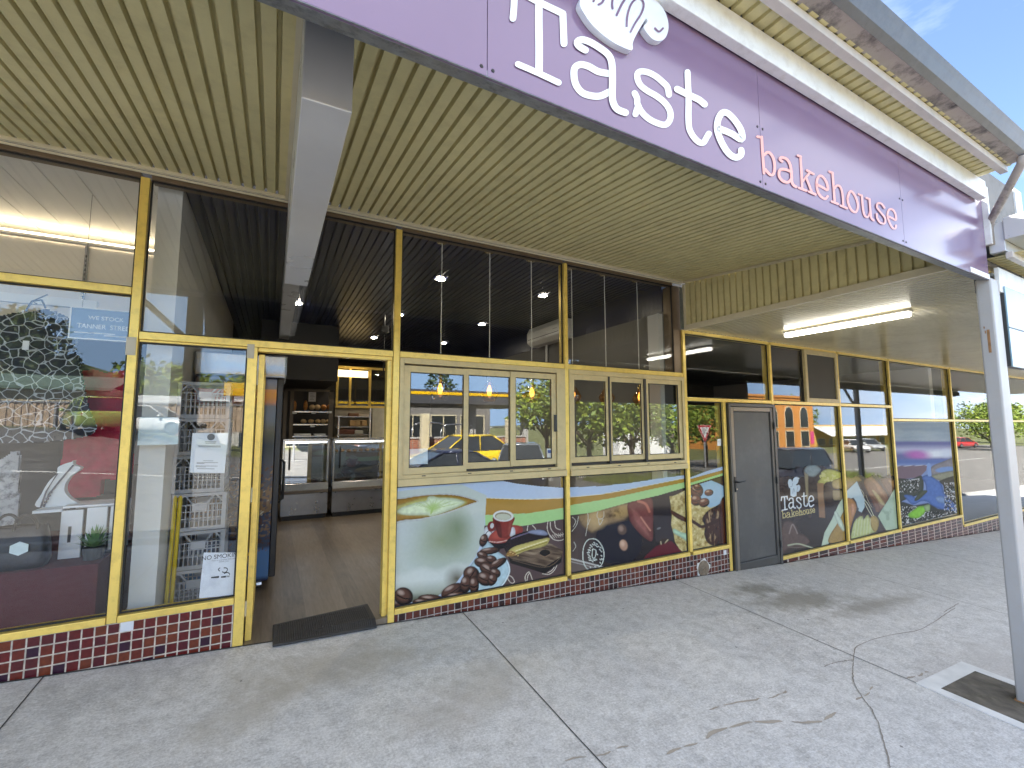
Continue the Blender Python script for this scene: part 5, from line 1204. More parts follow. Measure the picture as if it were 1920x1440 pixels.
for k in range(14): P1.ell(1020+9*(k*7 % 11), 838+5*(k*5 % 8), 6, 5, 0, S_(226,190,110) if k % 2 else S_(110,70,30))
# saucer and cup
P1.poly([(560,1300),(760,1210),(945,1166),(1030,1050),(1036,970),(1000,890),(935,840),(880,780),(820,740),(790,800),(600,1100)], S_(176,206,216)); P1.line([(760,1205),(940,1162),(1022,1050),(1030,970),(995,895)], 10, S_(222,236,240))
P1.poly_s([(-20,300),(300,262),(600,232),(826,330),(818,470),(800,690),(730,880),(640,1000),(560,1110),(470,1180),(380,1240),(-20,1330)], S_(196,208,200))
cup = np.clip(.5-P1.sdf([(-20,300),(826,330),(818,470),(800,690),(730,880),(640,1000),(560,1110),(470,1180),(380,1240),(-20,1330)])/3, 0, 1)
P1.mix(cup*np.clip(1-np.hypot((U-420)/420, (V-740)/330), 0, 1)*1.0, S_(150,164,126)); P1.mix(cup*np.clip(1-np.hypot((U-560)/170, (V-640)/260), 0, 1)*.95, S_(128,146,106)); P1.mix(cup*np.clip(1-np.hypot((U-60)/250, (V-650)/300), 0, 1)*.6, S_(206,216,220))
P1.mix(cup*np.clip((V-(1000-U*.12+18*np.sin(U*.02)))/60, 0, 1)*.55, S_(226,232,226)); P1.mix(cup*np.clip((V-(1120-U*.1))/150, 0, 1)*.8, S_(120,128,96)); P1.mix(cup*np.clip(1-np.hypot((U-560)/130, (V-1080)/130), 0, 1), S_(96,88,66)); P1.mix(cup*np.clip((V-1210)/90, 0, 1), S_(52,50,40))
rim = [(-20,380),(100,345),(250,322),(430,314),(560,322),(680,350),(758,382),(700,410),(600,450),(420,512),(250,552),(100,566),(-20,572)]
P1.poly(rim, S_(222,228,222)); rim2 = [(-20,388),(100,356),(250,332),(430,324),(560,332),(670,358),(738,384),(690,404),(590,440),(420,498),(250,536),(100,550),(-20,556)]
P1.poly(rim2, S_(168,124,26)); P1.poly([(-20,440),(90,400),(210,362),(330,342),(460,344),(590,362),(652,392),(600,432),(480,472),(330,516),(160,512),(20,500)], S_(196,190,92), 22)
P1.poly([(22,470),(60,440),(120,418),(200,392),(280,378),(300,345),(345,338),(390,350),(470,352),(560,362),(630,392),(560,438),(450,482),(330,520),(290,508),(140,510),(50,498)], S_(214,230,188), 7)
for k in range(15): 
    a = k/14; P1.line([(110+a*470, 402-40*math.sin(a*3)+20*(k % 2)), (330+20*a, 440+10*(k % 3)), (325, 500)], 5, S_(168,196,110), .6)
P1.ell(345,440,60,36,-20, S_(166,206,96), .9, .7)
for b in ((30,1320,70,95,10),(80,1240,86,82,20),(330,1265,120,44,4),(250,1295,90,40,0),(520,1190,112,58,-28),(560,1240,110,40,-8),(690,1040,72,74,-50),(640,1130,50,84,10),(715,1140,44,84,0),(855,830,95,32,-8),(790,870,52,36,20),(800,935,84,52,6),(870,905,50,36,10),(850,1000,96,60,30),(930,945,90,34,-32),(815,1080,76,66,20),(905,1030,50,44,20),(800,735,36,60,20),(880,1090,40,60,30)): P1.bean(*b)
P1.mix(np.clip((V-(1296-U*.085))/40, 0, 1)*.5, S_(40,36,34))
keep1 = P1.V > np.interp(P1.U, [-50, 560, 910, 1100, 1300, 1560], [250, 190, 184, 222, 245, 262])
w1 = P1.build('window_vinyl', M['print'], None, keep1); tag(w1, 'printed vinyl of a huge coffee cup with beans and an eclair on the window', 'window decal', 'printed food window decals')
# --- panel 2: almonds, donut and cake
P2_ = Print(2.564, 4.179, 0.049, 0.964, 0.0062, 0.0388, S_(40, 32, 36), (1060, 860, 5.647))
U, V = P2_.U, P2_.V
P2_.mix(np.clip((420-U)/300, 0, 1), S_(86,72,68)); P2_.mix(np.clip(1-np.hypot((U-560)/330, (V-880)/330), 0, 1)*1.2 > .3, S_(26,26,42)); P2_.mix(np.clip((V-1080)/150, 0, 1)*.5, S_(70,56,52))
P2_.poly([(140,600),(300,560),(660,470),(680,560),(640,640),(520,680),(380,720),(300,780),(240,760),(170,690)], S_(150,122,82), 30); P2_.ell(330,640,90,90,0, S_(206,172,110), .9, .8); P2_.ell(590,560,90,60,-20, S_(186,150,80), .8, .8)
gr = fbm(U*.02, V*.02, 3); P2_.mix(np.clip((gr-.5)*5, 0, 1)*np.clip(1-np.hypot((U-520)/220, (V-590)/110), 0, 1), S_(70,46,26))
P2_.poly([(660,480),(780,440),(910,420),(935,560),(930,700),(920,870),(830,830),(740,740),(680,640)], S_(124,62,56), 8); P2_.poly([(700,520),(800,600),(880,760),(890,830),(800,760),(720,640)], S_(160,92,82), 18, .8); P2_.line([(770,450),(850,480),(890,560)], 26, S_(206,120,92), .8, 10); P2_.line([(800,620),(870,720),(900,760)], 16, S_(226,150,120), .7, 8)
P2_.poly_s([(930,440),(1130,380),(1130,620),(930,600)], S_(36,28,34), 14); P2_.poly_s([(930,600),(1130,610),(1150,860),(960,880)], S_(58,50,54), 14)
P2_.ell(600,750,46,56,-20, S_(96,74,64), .3); P2_.ell(590,740,24,30,-20, S_(170,140,120), .8, .7); P2_.ell(616,915,42,58,-14, S_(186,140,110), .25); P2_.ell(606,900,22,30,-14, S_(226,190,160), .9, .7); P2_.ell(1050,890,62,46,-20, S_(60,44,36), .2); P2_.line([(1010,880),(1020,920),(1045,930),(1060,890),(1085,860)], 12, S_(206,186,140), .9, 5); P2_.ell(990,738,22,10,-20, S_(150,150,150), .6, .6)
P2_.poly_s([(790,1110),(860,1020),(960,930),(1120,870),(1240,980),(1290,1000),(1290,1020)], S_(104,22,40), 14)
P2_.poly_s([(60,1050),(240,1100),(460,1160),(330,1200),(60,1260)], S_(110,96,90), 20); P2_.line([(60,1060),(260,1110),(430,1158)], 14, S_(214,214,210), .8); P2_.line([(60,1090),(220,1130),(330,1160)], 8, S_(190,190,186), .7)
cake = [(1102,400),(1130,398),(1180,380),(1300,320),(1300,1000),(1240,985),(1205,950),(1160,880),(1148,800),(1120,700),(1128,600),(1115,480)]
ck = P2_.poly_s(cake, S_(206,186,112), 5); cr = fbm(U*.035, V*.035, 9); P2_.mix(ck*np.clip((cr-.5)*6, 0, .8), S_(150,122,52)); P2_.mix(ck*np.clip((.38-cr)*7, 0, .8), S_(236,222,160)); P2_.poly([(1120,545),(1200,585),(1300,640),(1300,680),(1200,640),(1130,590)], S_(88,48,30)); P2_.poly([(1148,740),(1230,780),(1300,800),(1300,880),(1220,830),(1150,790)], S_(186,226,190), 8)
P2_.line([(300,848),(240,860),(196,930),(185,1040),(205,1130),(255,1180),(320,1170),(385,1120),(410,1020),(390,930),(340,865),(300,848)], 9, S_(216,226,214)); P2_.line([(288,955),(325,975),(312,1050),(285,1040),(288,955)], 8, S_(216,226,214))
for k in range(34):
    a = k*2.399; r_ = 60+95*((k*37 % 100)/100); P2_.line([(300+r_*math.cos(a)*.62-5, 1010+r_*math.sin(a)*.95), (300+r_*math.cos(a)*.62+6, 1010+r_*math.sin(a)*.95+8)], 9, S_(222,230,220))
for c in ([(70,770),(120,700),(140,610)], [(75,620),(110,660),(85,720)], [(215,815),(235,700),(240,600),(225,560)], [(240,700),(262,640)], [(345,560),(335,610),(365,640),(405,620),(408,560)], [(350,640),(365,700),(400,640)], [(90,880),(110,930),(80,980)]): P2_.line(c, 6, S_(216,216,200), .85)
P2_.poly_s([(-20,610),(300,566),(700,455),(1000,385),(1320,290),(1320,200),(900,320),(500,412),(-20,505)], S_(168,216,134)); P2_.poly_s([(-20,505),(500,416),(900,326),(1320,238),(1320,190),(800,298),(400,372),(-20,410)], S_(176,134,22)); P2_.line([(-20,410),(400,372),(800,298),(1320,195)], 7, S_(230,226,196)); P2_.poly_s([(-20,408),(400,370),(800,296),(1320,193),(1320,100),(-20,200)], S_(176,200,230))
keep2 = P2_.V > np.interp(P2_.U, [-50, 65, 400, 700, 1000, 1290], [305, 300, 285, 252, 205, 168])
w2 = P2_.build('window_vinyl', M['print'], None, keep2); tag(w2, 'dark printed vinyl of almonds, a donut doodle and striped ribbon on the window', 'window decal', 'printed food window decals')
# --- panel 3: chocolate cake slice
P3 = Print(4.231, 4.847, 0.049, 0.975, 0.0062, 0.0388, S_(66, 34, 26), (1060, 860, 5.647))
U, V = P3.U, P3.V
P3.poly_s([(1320,300),(1560,225),(1690,300),(1690,440),(1620,500),(1500,560),(1320,500)], S_(150,190,216)); P3.poly_s([(1540,228),(1700,180),(1700,300),(1640,270)], S_(74,56,50))
ck = P3.poly_s([(1320,480),(1420,470),(1540,520),(1680,470),(1680,700),(1660,920),(1500,960),(1320,985)], S_(206,184,108), 5); cr = fbm(U*.035, V*.035, 19); P3.mix(ck*np.clip((cr-.5)*6, 0, .8), S_(146,114,48)); P3.mix(ck*np.clip((.38-cr)*7, 0, .8), S_(236,220,160))
ch = P3.poly([(1660,470),(1600,500),(1500,560),(1450,640),(1480,720),(1470,800),(1500,880),(1560,920),(1640,910),(1680,860),(1685,560)], S_(70,40,30), 8); cr2 = fbm(U*.05, V*.012, 4); P3.mix(ch*np.clip((cr2-.52)*6, 0, .9), S_(34,18,16)); P3.mix(ch*np.clip((.34-cr2)*8, 0, .7), S_(196,160,110))
P3.line([(1325,650),(1390,690),(1450,720),(1560,680),(1650,640)], 34, S_(62,34,26), 1, 8); P3.poly([(1640,460),(1760,440),(1760,960),(1650,930)], S_(74,26,18), 8)
for b in ((1390,345,70,75,30),(1385,440,60,60,0),(1470,465,58,48,-20),(1520,360,48,36,-10),(1400,300,44,34,0)): P3.bean(*b, (40,18,14), (118,62,40), (206,170,140))
P3.poly_s([(1300,290),(1760,150),(1760,125),(1500,205),(1300,262)], S_(168,216,134)); P3.poly_s([(1300,262),(1500,205),(1760,125),(1760,95),(1500,165),(1300,222)], S_(176,134,22)); P3.poly_s([(1300,222),(1500,165),(1760,95),(1760,40),(1500,120),(1300,190)], S_(176,200,230))
keep3 = P3.V > np.interp(P3.U, [1300, 1335, 1500, 1690], [196, 190, 128, 74])
w3 = P3.build('window_vinyl', M['print'], None, keep3); tag(w3, 'narrow printed vinyl of a chocolate cake slice left of the grey door', 'window decal', 'printed food window decals')
# --- panel 4: sandwiches, with the shop name
Z4 = (1450, 860, 7.2)
P4 = Print(5.876, 7.493, -0.231, 1.15, 0.0052, 0.0388, S_(66, 54, 50), Z4)
U, V = P4.U, P4.V; fb = fbm(U*.012, V*.012, 2); P4.mix(np.clip((fb-.45)*3, 0, .6), S_(40,32,32)); P4.mix(np.clip((900-V)/700, 0, 1)*.5, S_(50,44,46))
P4.poly([(100,1300),(100,1000),(150,850),(260,860),(330,1000),(420,1030),(500,1110),(430,1180),(250,1200),(180,1240)], S_(104,82,74), 40, .9); P4.line([(215,1010),(255,890),(290,930),(325,1010)], 16, S_(170,150,140), .7, 12); P4.poly([(330,860),(700,830),(700,1130),(560,1170),(440,1020)], S_(58,48,44), 40); P4.line([(200,1170),(330,1150),(450,1180),(560,1215)], 18, S_(200,206,170), .8, 10); P4.line([(200,1190),(300,1200),(430,1190)], 10, S_(150,130,112), .6, 10)
P4.poly([(420,170),(450,110),(540,80),(620,120),(640,160),(560,240),(470,230)], S_(150,166,166), 14, .8); P4.poly([(600,320),(640,260),(650,180),(740,140),(860,170),(920,200),(900,270),(760,310),(680,350)], S_(190,186,80), 12); 
lt = fbm(U*.03, V*.03, 6); P4.mix(np.clip((lt-.45)*5, 0, 1)*np.clip(1-np.hypot((U-760)/190, (V-230)/110), 0, 1)*1.4 > .35, S_(214,206,120))
P4.poly_s([(590,330),(680,330),(700,800),(620,790)], S_(150,112,76), 10); P4.poly_s([(420,180),(470,220),(470,640),(440,480)], S_(164,150,110), 10, .8)
P4.poly([(800,300),(960,260),(960,400),(820,400)], S_(176,150,86), 10); P4.poly([(800,430),(960,440),(960,540),(820,560)], S_(150,132,92), 10); P4.poly([(680,360),(780,340),(800,640),(700,640)], S_(52,34,28), 12); P4.line([(800,415),(960,420)], 24, S_(40,28,26), 1, 6); P4.line([(800,580),(960,560)], 20, S_(30,24,26), 1, 6)
P4.poly_s([(650,1180),(690,1000),(790,820),(880,620),(930,540),(1000,520),(1000,700),(860,900),(760,1080),(740,1170)], S_(196,214,186), 8); P4.poly([(760,1140),(760,1040),(860,880),(1000,660),(1000,1130)], S_(176,140,66), 8); P4.poly([(820,740),(860,720),(960,920),(940,980),(860,860)], S_(206,222,200), 8); P4.poly([(960,940),(1000,860),(1000,1000)], S_(196,150,70), 8)
# shop name, hat and strap line on the vinyl
def glyphs(P, lst, col, f, w): 
    for wid, pts in lst: P.line([f(*p) for p in pts], w, col)
W_ = S_(232, 238, 242)
for w, pts in ((17,[(112,520),(185,508)]),(17,[(150,515),(158,690)]),(15,[(112,520),(106,565)]),(15,[(185,508),(190,545)]),(15,[(118,698),(188,682)]), (16,[(212,562),(222,540),(248,532),(266,550),(270,640),(290,666),(300,664)]),(16,[(268,590),(225,600),(210,640),(232,672),(264,645)]), (14,[(372,556),(352,528),(322,530),(316,562),(345,590),(372,615),(370,655),(340,668),(318,640)]), (15,[(412,462),(416,610),(432,640),(456,636),(462,610)]),(14,[(388,510),(450,500)]), (16,[(482,575),(540,560),(530,512),(500,508),(480,545),(482,610),(505,648),(545,625)])): P4.line(pts, w, W_)
Yg = S_(206, 190, 120)
gy = lambda u, v: (118+(u-60)*.2665, 712+(v-108)*.2665-(u-60)*.19-(u-60)*.0)
def gyy(u, v):                      # map the sign's lower-case word onto the vinyl's own base line
    bl = 540 + (u-138)*0.42; return (122 + (u-100)*0.268, 806 - (u-100)*0.052 + (v-bl)*0.24)
for wid, pts in BK: P4.line([gyy(*p) for p in pts], 10, Yg)
for e in ((228,330,30,55,-6),(300,300,38,55,20),(335,400,28,48,10),(255,360,50,50,0)): P4.ell(*e, S_(206,222,232))
P4.poly_s([(228,360),(320,360),(312,505),(270,518),(232,500)], S_(206,222,232)); P4.line([(300,300),(330,262),(345,270)], 14, S_(206,222,232))
for c in ([(228,380),(250,375),(262,330)], [(262,470),(275,400),(290,450)], [(320,430),(330,380)]): P4.line(c, 5, S_(120,130,150))
keep4 = (P4.V > 240) | ((P4.U > 400) & (P4.V > 90+60*np.sin(P4.U*.02)*0) & (fbm(P4.U*.02, P4.V*.02, 4) > .2) & (P4.U < 960) & (((P4.U-560)/180)**2 + ((P4.V-180)/110)**2 < 1) | (((P4.U-780)/180)**2 + ((P4.V-240)/110)**2 < 1))
w4 = P4.build('window_vinyl', M['print'], None, keep4); tag(w4, 'brown printed vinyl with the shop name and sandwiches right of the grey door', 'window decal', 'printed food window decals')
# --- panel 5: bread rolls
P5 = Print(7.544, 9.096, -0.231, 0.72, 0.0075, 0.0388, S_(70, 52, 46), (1560, 840, 7.2))
U, V = P5.U, P5.V
P5.poly([(170,400),(330,380),(400,440),(330,470),(200,560),(160,560)], S_(150,120,60), 12); P5.poly([(330,450),(430,560),(520,780),(560,900),(440,900),(400,700)], S_(56,44,42), 12)
P5.poly_s([(190,590),(335,450),(440,690),(440,800),(400,870),(360,850),(330,730),(290,670),(210,700)], S_(178,202,208), 7); P5.poly([(200,720),(250,680),(310,730),(330,830),(280,980),(240,1130),(200,1150)], S_(190,130,60), 9); P5.poly([(255,760),(300,760),(310,860),(270,930)], S_(214,150,100), 14, .8)
P5.poly([(430,470),(470,400),(530,380),(600,450),(700,560),(760,670),(720,760),(650,850),(600,860),(560,760),(480,590)], S_(138,94,58), 9); P5.poly([(540,570),(600,600),(700,730),(710,780),(640,740)], S_(196,172,110), 10); P5.poly([(500,450),(560,480),(640,620),(740,700),(690,560),(580,430)], S_(160,112,70), 14, .8); P5.poly([(520,640),(580,820),(650,840),(620,740)], S_(120,74,48), 14, .8)
P5.poly([(660,430),(800,400),(840,520),(780,620),(700,520)], S_(110,72,52), 14); P5.poly([(760,440),(840,440),(840,540)], S_(170,124,70), 12)
P5.poly_s([(620,920),(760,700),(850,540),(900,540),(900,1100),(730,1110)], S_(172,196,166), 8); cr = fbm(U*.012, V*.012, 12); P5.mix((np.clip(.5-P5.sdf([(620,920),(850,540),(900,540),(900,1100),(730,1110)])/4, 0, 1))*np.clip((cr-.55)*5, 0, .6), S_(136,160,130))
P5.poly([(250,1240),(280,1040),(350,940),(410,920),(430,960),(480,900),(520,950),(570,910),(630,990),(600,1120),(540,1150),(400,1200)], S_(190,196,120), 8); P5.poly([(510,960),(560,910),(630,990),(610,1110),(560,1120),(520,1040)], S_(180,150,72), 9)
for k in range(6): P5.line([(300+42*k, 1190-8*k), (330+38*k, 960)], 12, S_(214,222,176), .6, 10)
P5.line([(440,700),(500,780),(560,910)], 9, S_(216,216,180)); P5.line([(440,740),(490,840),(540,920)], 8, S_(216,216,180))
for c in ([(390,560),(430,620),(420,680)], [(460,640),(500,740),(540,800)]): P5.line(c, 6, S_(200,190,160))
P5.line([(240,1250),(270,1060),(330,880),(350,820)], 22, S_(44,34,34), 1, 8)
w5 = P5.build('window_vinyl', M['print'], None, (P5.V > 380+20*np.sin(P5.U*.03))); tag(w5, 'printed vinyl of wrapped bread rolls and long loaves', 'window decal', 'printed food window decals')
# --- panel 6: aerial town poster
P6 = Print(9.20, 11.44, -0.20, 1.505, 0.012, 0.0388, S_(150, 166, 182), (1660, 780, 6.26))
U, V = P6.U, P6.V
P6.mix(np.clip((V-60)/120, 0, 1)*np.clip(fbm(U*.004, V*.02, 3)*1.4-.3, 0, 1), S_(186,196,206)); P6.mix(np.clip((V-285)/25, 0, 1), S_(112,112,168)); P6.mix(np.clip((V-330)/60, 0, 1)*np.clip((460-V)/60, 0, 1), S_(186,186,216)); P6.ell(600,445,190,42,-2, S_(232,234,242), .9); P6.ell(380,455,130,48,4, S_(196,92,186), 1.0, .9); P6.ell(730,440,80,50,0, S_(214,220,236), .9, .8)
P6.mix(np.clip((V-495)/30, 0, 1), S_(92,116,180)); P6.mix(np.clip((V-545)/30, 0, 1)*.6, S_(140,162,206)); P6.poly_s([(100,585),(490,575),(480,640),(400,720),(100,760)], S_(128,104,116), 8); P6.line([(100,590),(490,578)], 6, S_(190,190,206))
P6.poly([(540,600),(660,540),(860,480),(860,620),(560,700)], S_(140,132,136), 10); P6.ell(720,630,130,34,-4, S_(120,152,206), .3); P6.poly([(540,700),(860,640),(900,800),(640,760)], S_(150,146,120), 12)
land = P6.poly([(100,760),(300,740),(420,700),(450,780),(430,900),(300,960),(200,1000),(100,1080)], S_(74,78,70), 10); P6.poly([(640,760),(900,720),(900,1120),(820,1040),(700,920),(680,820)], S_(84,78,66), 10)
P6.poly([(430,720),(500,690),(560,720),(660,800),(690,900),(760,980),(830,1060),(830,1120),(700,1110),(560,1060),(500,1010),(420,1000),(330,1040),(260,990),(220,930),(300,930),(380,960),(470,890),(470,800)], S_(78,112,180), 6); P6.line([(510,575),(520,690)], 44, S_(130,160,214)); P6.poly([(340,985),(420,880),(495,880),(440,940),(380,990)], S_(84,90,70), 6); P6.poly([(590,960),(660,940),(760,1020),(700,1030),(620,1010)], S_(120,150,196), 10)
P6.poly_s([(100,1000),(220,1010),(340,1050),(500,1020),(620,1090),(860,1120),(900,1330),(100,1330)], S_(66,68,66), 8)
dn = vnoise(U*.08, V*.09, 5); dm = fbm(U*.03, V*.03, 15); twn = (V > 1060+np.where(U > 500, 60, 0)) | ((U < 400) & (V > 790-.15*U) & (V < 900)) | ((U > 690) & (V > 780))
P6.mix(twn*(dn > .66)*1.0, S_(206,206,206)); P6.mix(twn*(dn > .52)*(dn < .6)*1.0, S_(130,118,112)); P6.mix(twn*(dm < .36)*.8, S_(40,46,42))
P6.poly([(270,1150),(350,1090),(400,1060),(500,1060),(470,1120),(440,1160),(380,1200),(290,1190)], S_(140,206,50), 10); P6.poly([(450,1060),(520,1040),(520,1110),(480,1120)], S_(150,176,120), 8)
w6 = P6.build('town_poster', M['print_matt']); tag(w6, 'tall aerial view poster of a coastal town with river and purple sky', 'poster')
# ------------------------------------------------------------------ papers and stickers on the glass
def sheet(name, label, cat, quad_px, y, m=None):
    mb = MB(); P = [at(*q, y) for q in quad_px]; mb.prism(P, 'y', y, y+.0012); o = mb.build(name, m or M['paper']); return tag(o, label, cat)
def sheet_map(quad_px, y):
    P = [at(*q, y) for q in quad_px]     # tl, tr, br, bl
    def f(u, v):
        a = [P[0][i]+(P[1][i]-P[0][i])*u for i in (0, 1)]; b = [P[3][i]+(P[2][i]-P[3][i])*u for i in (0, 1)]
        return tuple(a[i]+(b[i]-a[i])*v for i in (0, 1))
    return f
q = [(361,812),(428,812),(421,887),(355,886)]
nt2 = sheet('paper_notice', 'white printed notice with round badge taped inside the narrow window', 'notice', q, .047); f = sheet_map(q, .047)
mb = MB(); cx, cz = f(.52, .10); mb.lathe([(0, .0462), (.022, .0462)], (cx, 0, cz), 22, 'y'); mb.build('badge', M['grey_ink'], nt2)
mb = MB()
for v, a, b in ((.22,.36,.68),(.255,.38,.66),(.325,.18,.82),(.35,.20,.82),(.70,.36,.64),(.745,.18,.78),(.77,.18,.40),(.83,.16,.78),(.855,.16,.45),(.90,.2,.7)):
    p, r_ = f(a, v), f(b, v); h = .0018; mb.add([(p[0],.0462,p[1]-h),(r_[0],.0462,r_[1]-h),(r_[0],.0462,r_[1]+h),(p[0],.0462,p[1]+h)], [(0,1,2,3)])
mb.build('printed_line', M['grey_ink'], nt2, fix=False)
q = [(382,1036),(447,1036),(440,1116),(373,1122)]
ns = sheet('no_smoking_sign', 'white no smoking sign with cigarette drawing low in the narrow window', 'sign', q, .047, mat('white sign plastic', (.74,.77,.84), .4, 0, .06, 4, dirt=((.5,.52,.6), .5, 9))); f = sheet_map(q, .047)
c = f(.54, .085); text_mesh('NO SMOKING', .040, M['ink'], 'lettering', ns, (c[0], .0458, c[1]), FRONT, 0, 'CENTER', .92)
c = f(.6, .16); text_mesh('This is a smoke free area', .014, M['grey_ink'], 'lettering', ns, (c[0], .0458, c[1]), FRONT)
c = f(.6, .20); text_mesh('thank you', .014, M['grey_ink'], 'lettering', ns, (c[0], .0458, c[1]), FRONT)
def g3(u, v): p = f(u, v); return (p[0], .0459, p[1])
mb = MB()
for a, b in ((.28,.50),(.56,.70)): mb.add([g3(a,.545),g3(b,.53),g3(b,.575),g3(a,.575)], [(0,1,2,3)])
for a in (.72,.77): mb.add([g3(a,.53),g3(a+.025,.53),g3(a+.025,.57),g3(a,.57)], [(0,1,2,3)])
for pts in ([(.50,.42),(.46,.38),(.50,.35)], [(.62,.35),(.70,.36),(.72,.41),(.66,.46),(.58,.44)], [(.64,.48),(.72,.46),(.78,.48),(.80,.51)]): ribbon(mb, pts, .022, g3)
mb.build('cigarette_drawing', M['ink'], ns, fix=False)
q = [(262,782),(335,782),(334,833),(257,835)]
sheet('blank_paper', 'blank pale paper stuck on the narrow window beside the white column', 'paper', q, .047, mat('pale blue paper', (.56,.66,.70), .7))
# boutique hanging glass sign
GS = thing('hanging_sign', 'small framed WE STOCK sign hanging in the boutique window', 'sign', (-1.03, .30, 2.12))
a = at(135, 576, .30); b = at(247, 640, .30); x0, x1, z1, z0 = a[0]+1.03, -.80+1.03-.035, a[1]-2.12, b[1]-2.12
MB().box(x0, x1, .0, .006, z0, z1).build('panel', mat('blue grey sign panel', (.07,.12,.20), .25, 0, .3, 3), GS)
mb = MB(); w = .007
for d in ((x0-w, x1+w, z1, z1+w), (x0-w, x1+w, z0-w, z0), (x0-w, x0, z0, z1), (x1, x1+w, z0, z1)): mb.box(d[0], d[1], -.003, .009, d[2], d[3])
mb.build('frame', M['white_plastic'], GS)
text_mesh('WE STOCK', .036, M['white_plastic'], 'lettering', GS, ((x0+x1)/2, -.001, z1-.060), FRONT); text_mesh('TANNER  STREET', .043, M['white_plastic'], 'lettering', GS, ((x0+x1)/2, -.001, z1-.118), FRONT, 0, 'CENTER', .86)
mb = MB()
for k, (u, ln) in enumerate(((.2,.10),(.6,.08),(.45,.14),(.75,.06))): xx = x0+(x1-x0)*u; mb.add([(xx-ln/2,-.001,z1-.165-.012*(k % 2)),(xx+ln/2,-.001,z1-.162-.012*(k % 2)),(xx+ln/2,-.001,z1-.158-.012*(k % 2)),(xx-ln/2,-.001,z1-.159-.012*(k % 2))], [(0,1,2,3)])
mb.build('wave_lines', M['white_plastic'], GS, fix=False)
mb = MB(); mb.tube([(x0+.05,.003,z1+.007),(x0+.05,.003,.9)], .0012, 4); mb.tube([(x1-.05,.003,z1+.007),(x1-.05,.003,.9)], .0012, 4); mb.build('cord', M['ink'], GS)
# stickers on the servery windows
st = sheet('safety_sticker', 'small white sticker in the corner of the left servery window', 'sticker', [(1025,841),(1036,841),(1037,858),(1026,858)], .0200, M['white_plastic']); f = sheet_map([(1025,841),(1036,841),(1037,858),(1026,858)], .02)
mb = MB(); mb.add([(*[f(.15,.15)[0]], .0192, f(.15,.15)[1]), (f(.85,.15)[0], .0192, f(.85,.15)[1]), (f(.85,.5)[0], .0192, f(.85,.5)[1]), (f(.15,.5)[0], .0192, f(.15,.5)[1])], [(0,1,2,3)]); mb.build('blue_mark', mat('blue mark', (.05,.12,.4), .5), st)
st = sheet('window_card', 'pale printed card lying low in the left sash of the servery window', 'card', [(768,842),(802,841),(802,870),(768,871)], .0215, mat('pale blue card', (.6,.68,.72), .6)); 
sheet('safety_sticker', 'small white sticker on the narrow window just left of the grey door', 'sticker', [(1345,823),(1352,823),(1352,836),(1345,836)], .039, M['white_plastic'])
# ------------------------------------------------------------------ across the street (seen mirrored in the shop windows)
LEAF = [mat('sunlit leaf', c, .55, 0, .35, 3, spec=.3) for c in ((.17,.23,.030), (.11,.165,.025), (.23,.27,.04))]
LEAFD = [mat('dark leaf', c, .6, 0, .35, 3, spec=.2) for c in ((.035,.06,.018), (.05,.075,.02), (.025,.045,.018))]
BARK = mat('bark', (.13,.10,.075), .9, 0, .3, 6, bump=.4)
def leaves(blobs, n, size, mats, seed):
    """a crown of many small leaf clumps spread through several overlapping lobes"""
    r = random.Random(seed); mb = MB(); tot = sum(b[3]**2 for b in blobs)
    for bx_, by_, bz_, br in blobs:
        for _ in range(int(n*br*br/tot)):
            d = Vector((r.gauss(0,1), r.gauss(0,1), r.gauss(0,1)*.85)).normalized()*br*(r.random()**.38)*(0.86+.3*r.random())
            p = Vector((bx_, by_, bz_))+d; s = size*(.5+r.random()); a = Vector((r.gauss(0,1), r.gauss(0,1), r.gauss(0,.7))).normalized(); b = a.cross(Vector((r.gauss(0,1), r.gauss(0,1), r.gauss(0,1)))).normalized()
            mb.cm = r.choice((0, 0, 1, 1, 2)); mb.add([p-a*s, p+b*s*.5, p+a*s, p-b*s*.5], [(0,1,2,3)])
    return mb
def tree(name, label, x, d, z, h, w, n=1700, seed=1, dark=False, trunk=.32, group='trees across the street', proto=None, size=None):
    t = thing(name, label, 'tree', (x, -d, z), 0, group); r = random.Random(seed)
    blobs = [(0,0,h*.66,w*.36)] + [(w*.34*math.cos(a), w*.34*math.sin(a), h*(.52+.3*r.random()), w*(.20+.10*r.random())) for a in [k*2*math.pi/7+r.random() for k in range(7)]] + [(r.gauss(0,w*.12), r.gauss(0,w*.12), h*.88, w*.18) for _ in range(2)]
    leaves(blobs, n, size or w*.045, LEAFD if dark else LEAF, seed).build('crown', LEAFD if dark else LEAF, t, fix=False)
    mb = MB(); mb.tube([(0,0,-.4),(.02*h,.0,h*.18),(0,.01*h,h*trunk),(.03*h,0,h*.55)], [w*.035, w*.028, w*.024, w*.012], 8)
    for k in range(5): a = k*1.3+seed; mb.tube([(0,0,h*(trunk-.03)), (w*.14*math.cos(a), w*.14*math.sin(a), h*(trunk+.12)), (w*.30*math.cos(a), w*.30*math.sin(a), h*(trunk+.28))], [w*.018, w*.012, w*.005], 6)
    mb.build('trunk', BARK, t, smooth=True); return t
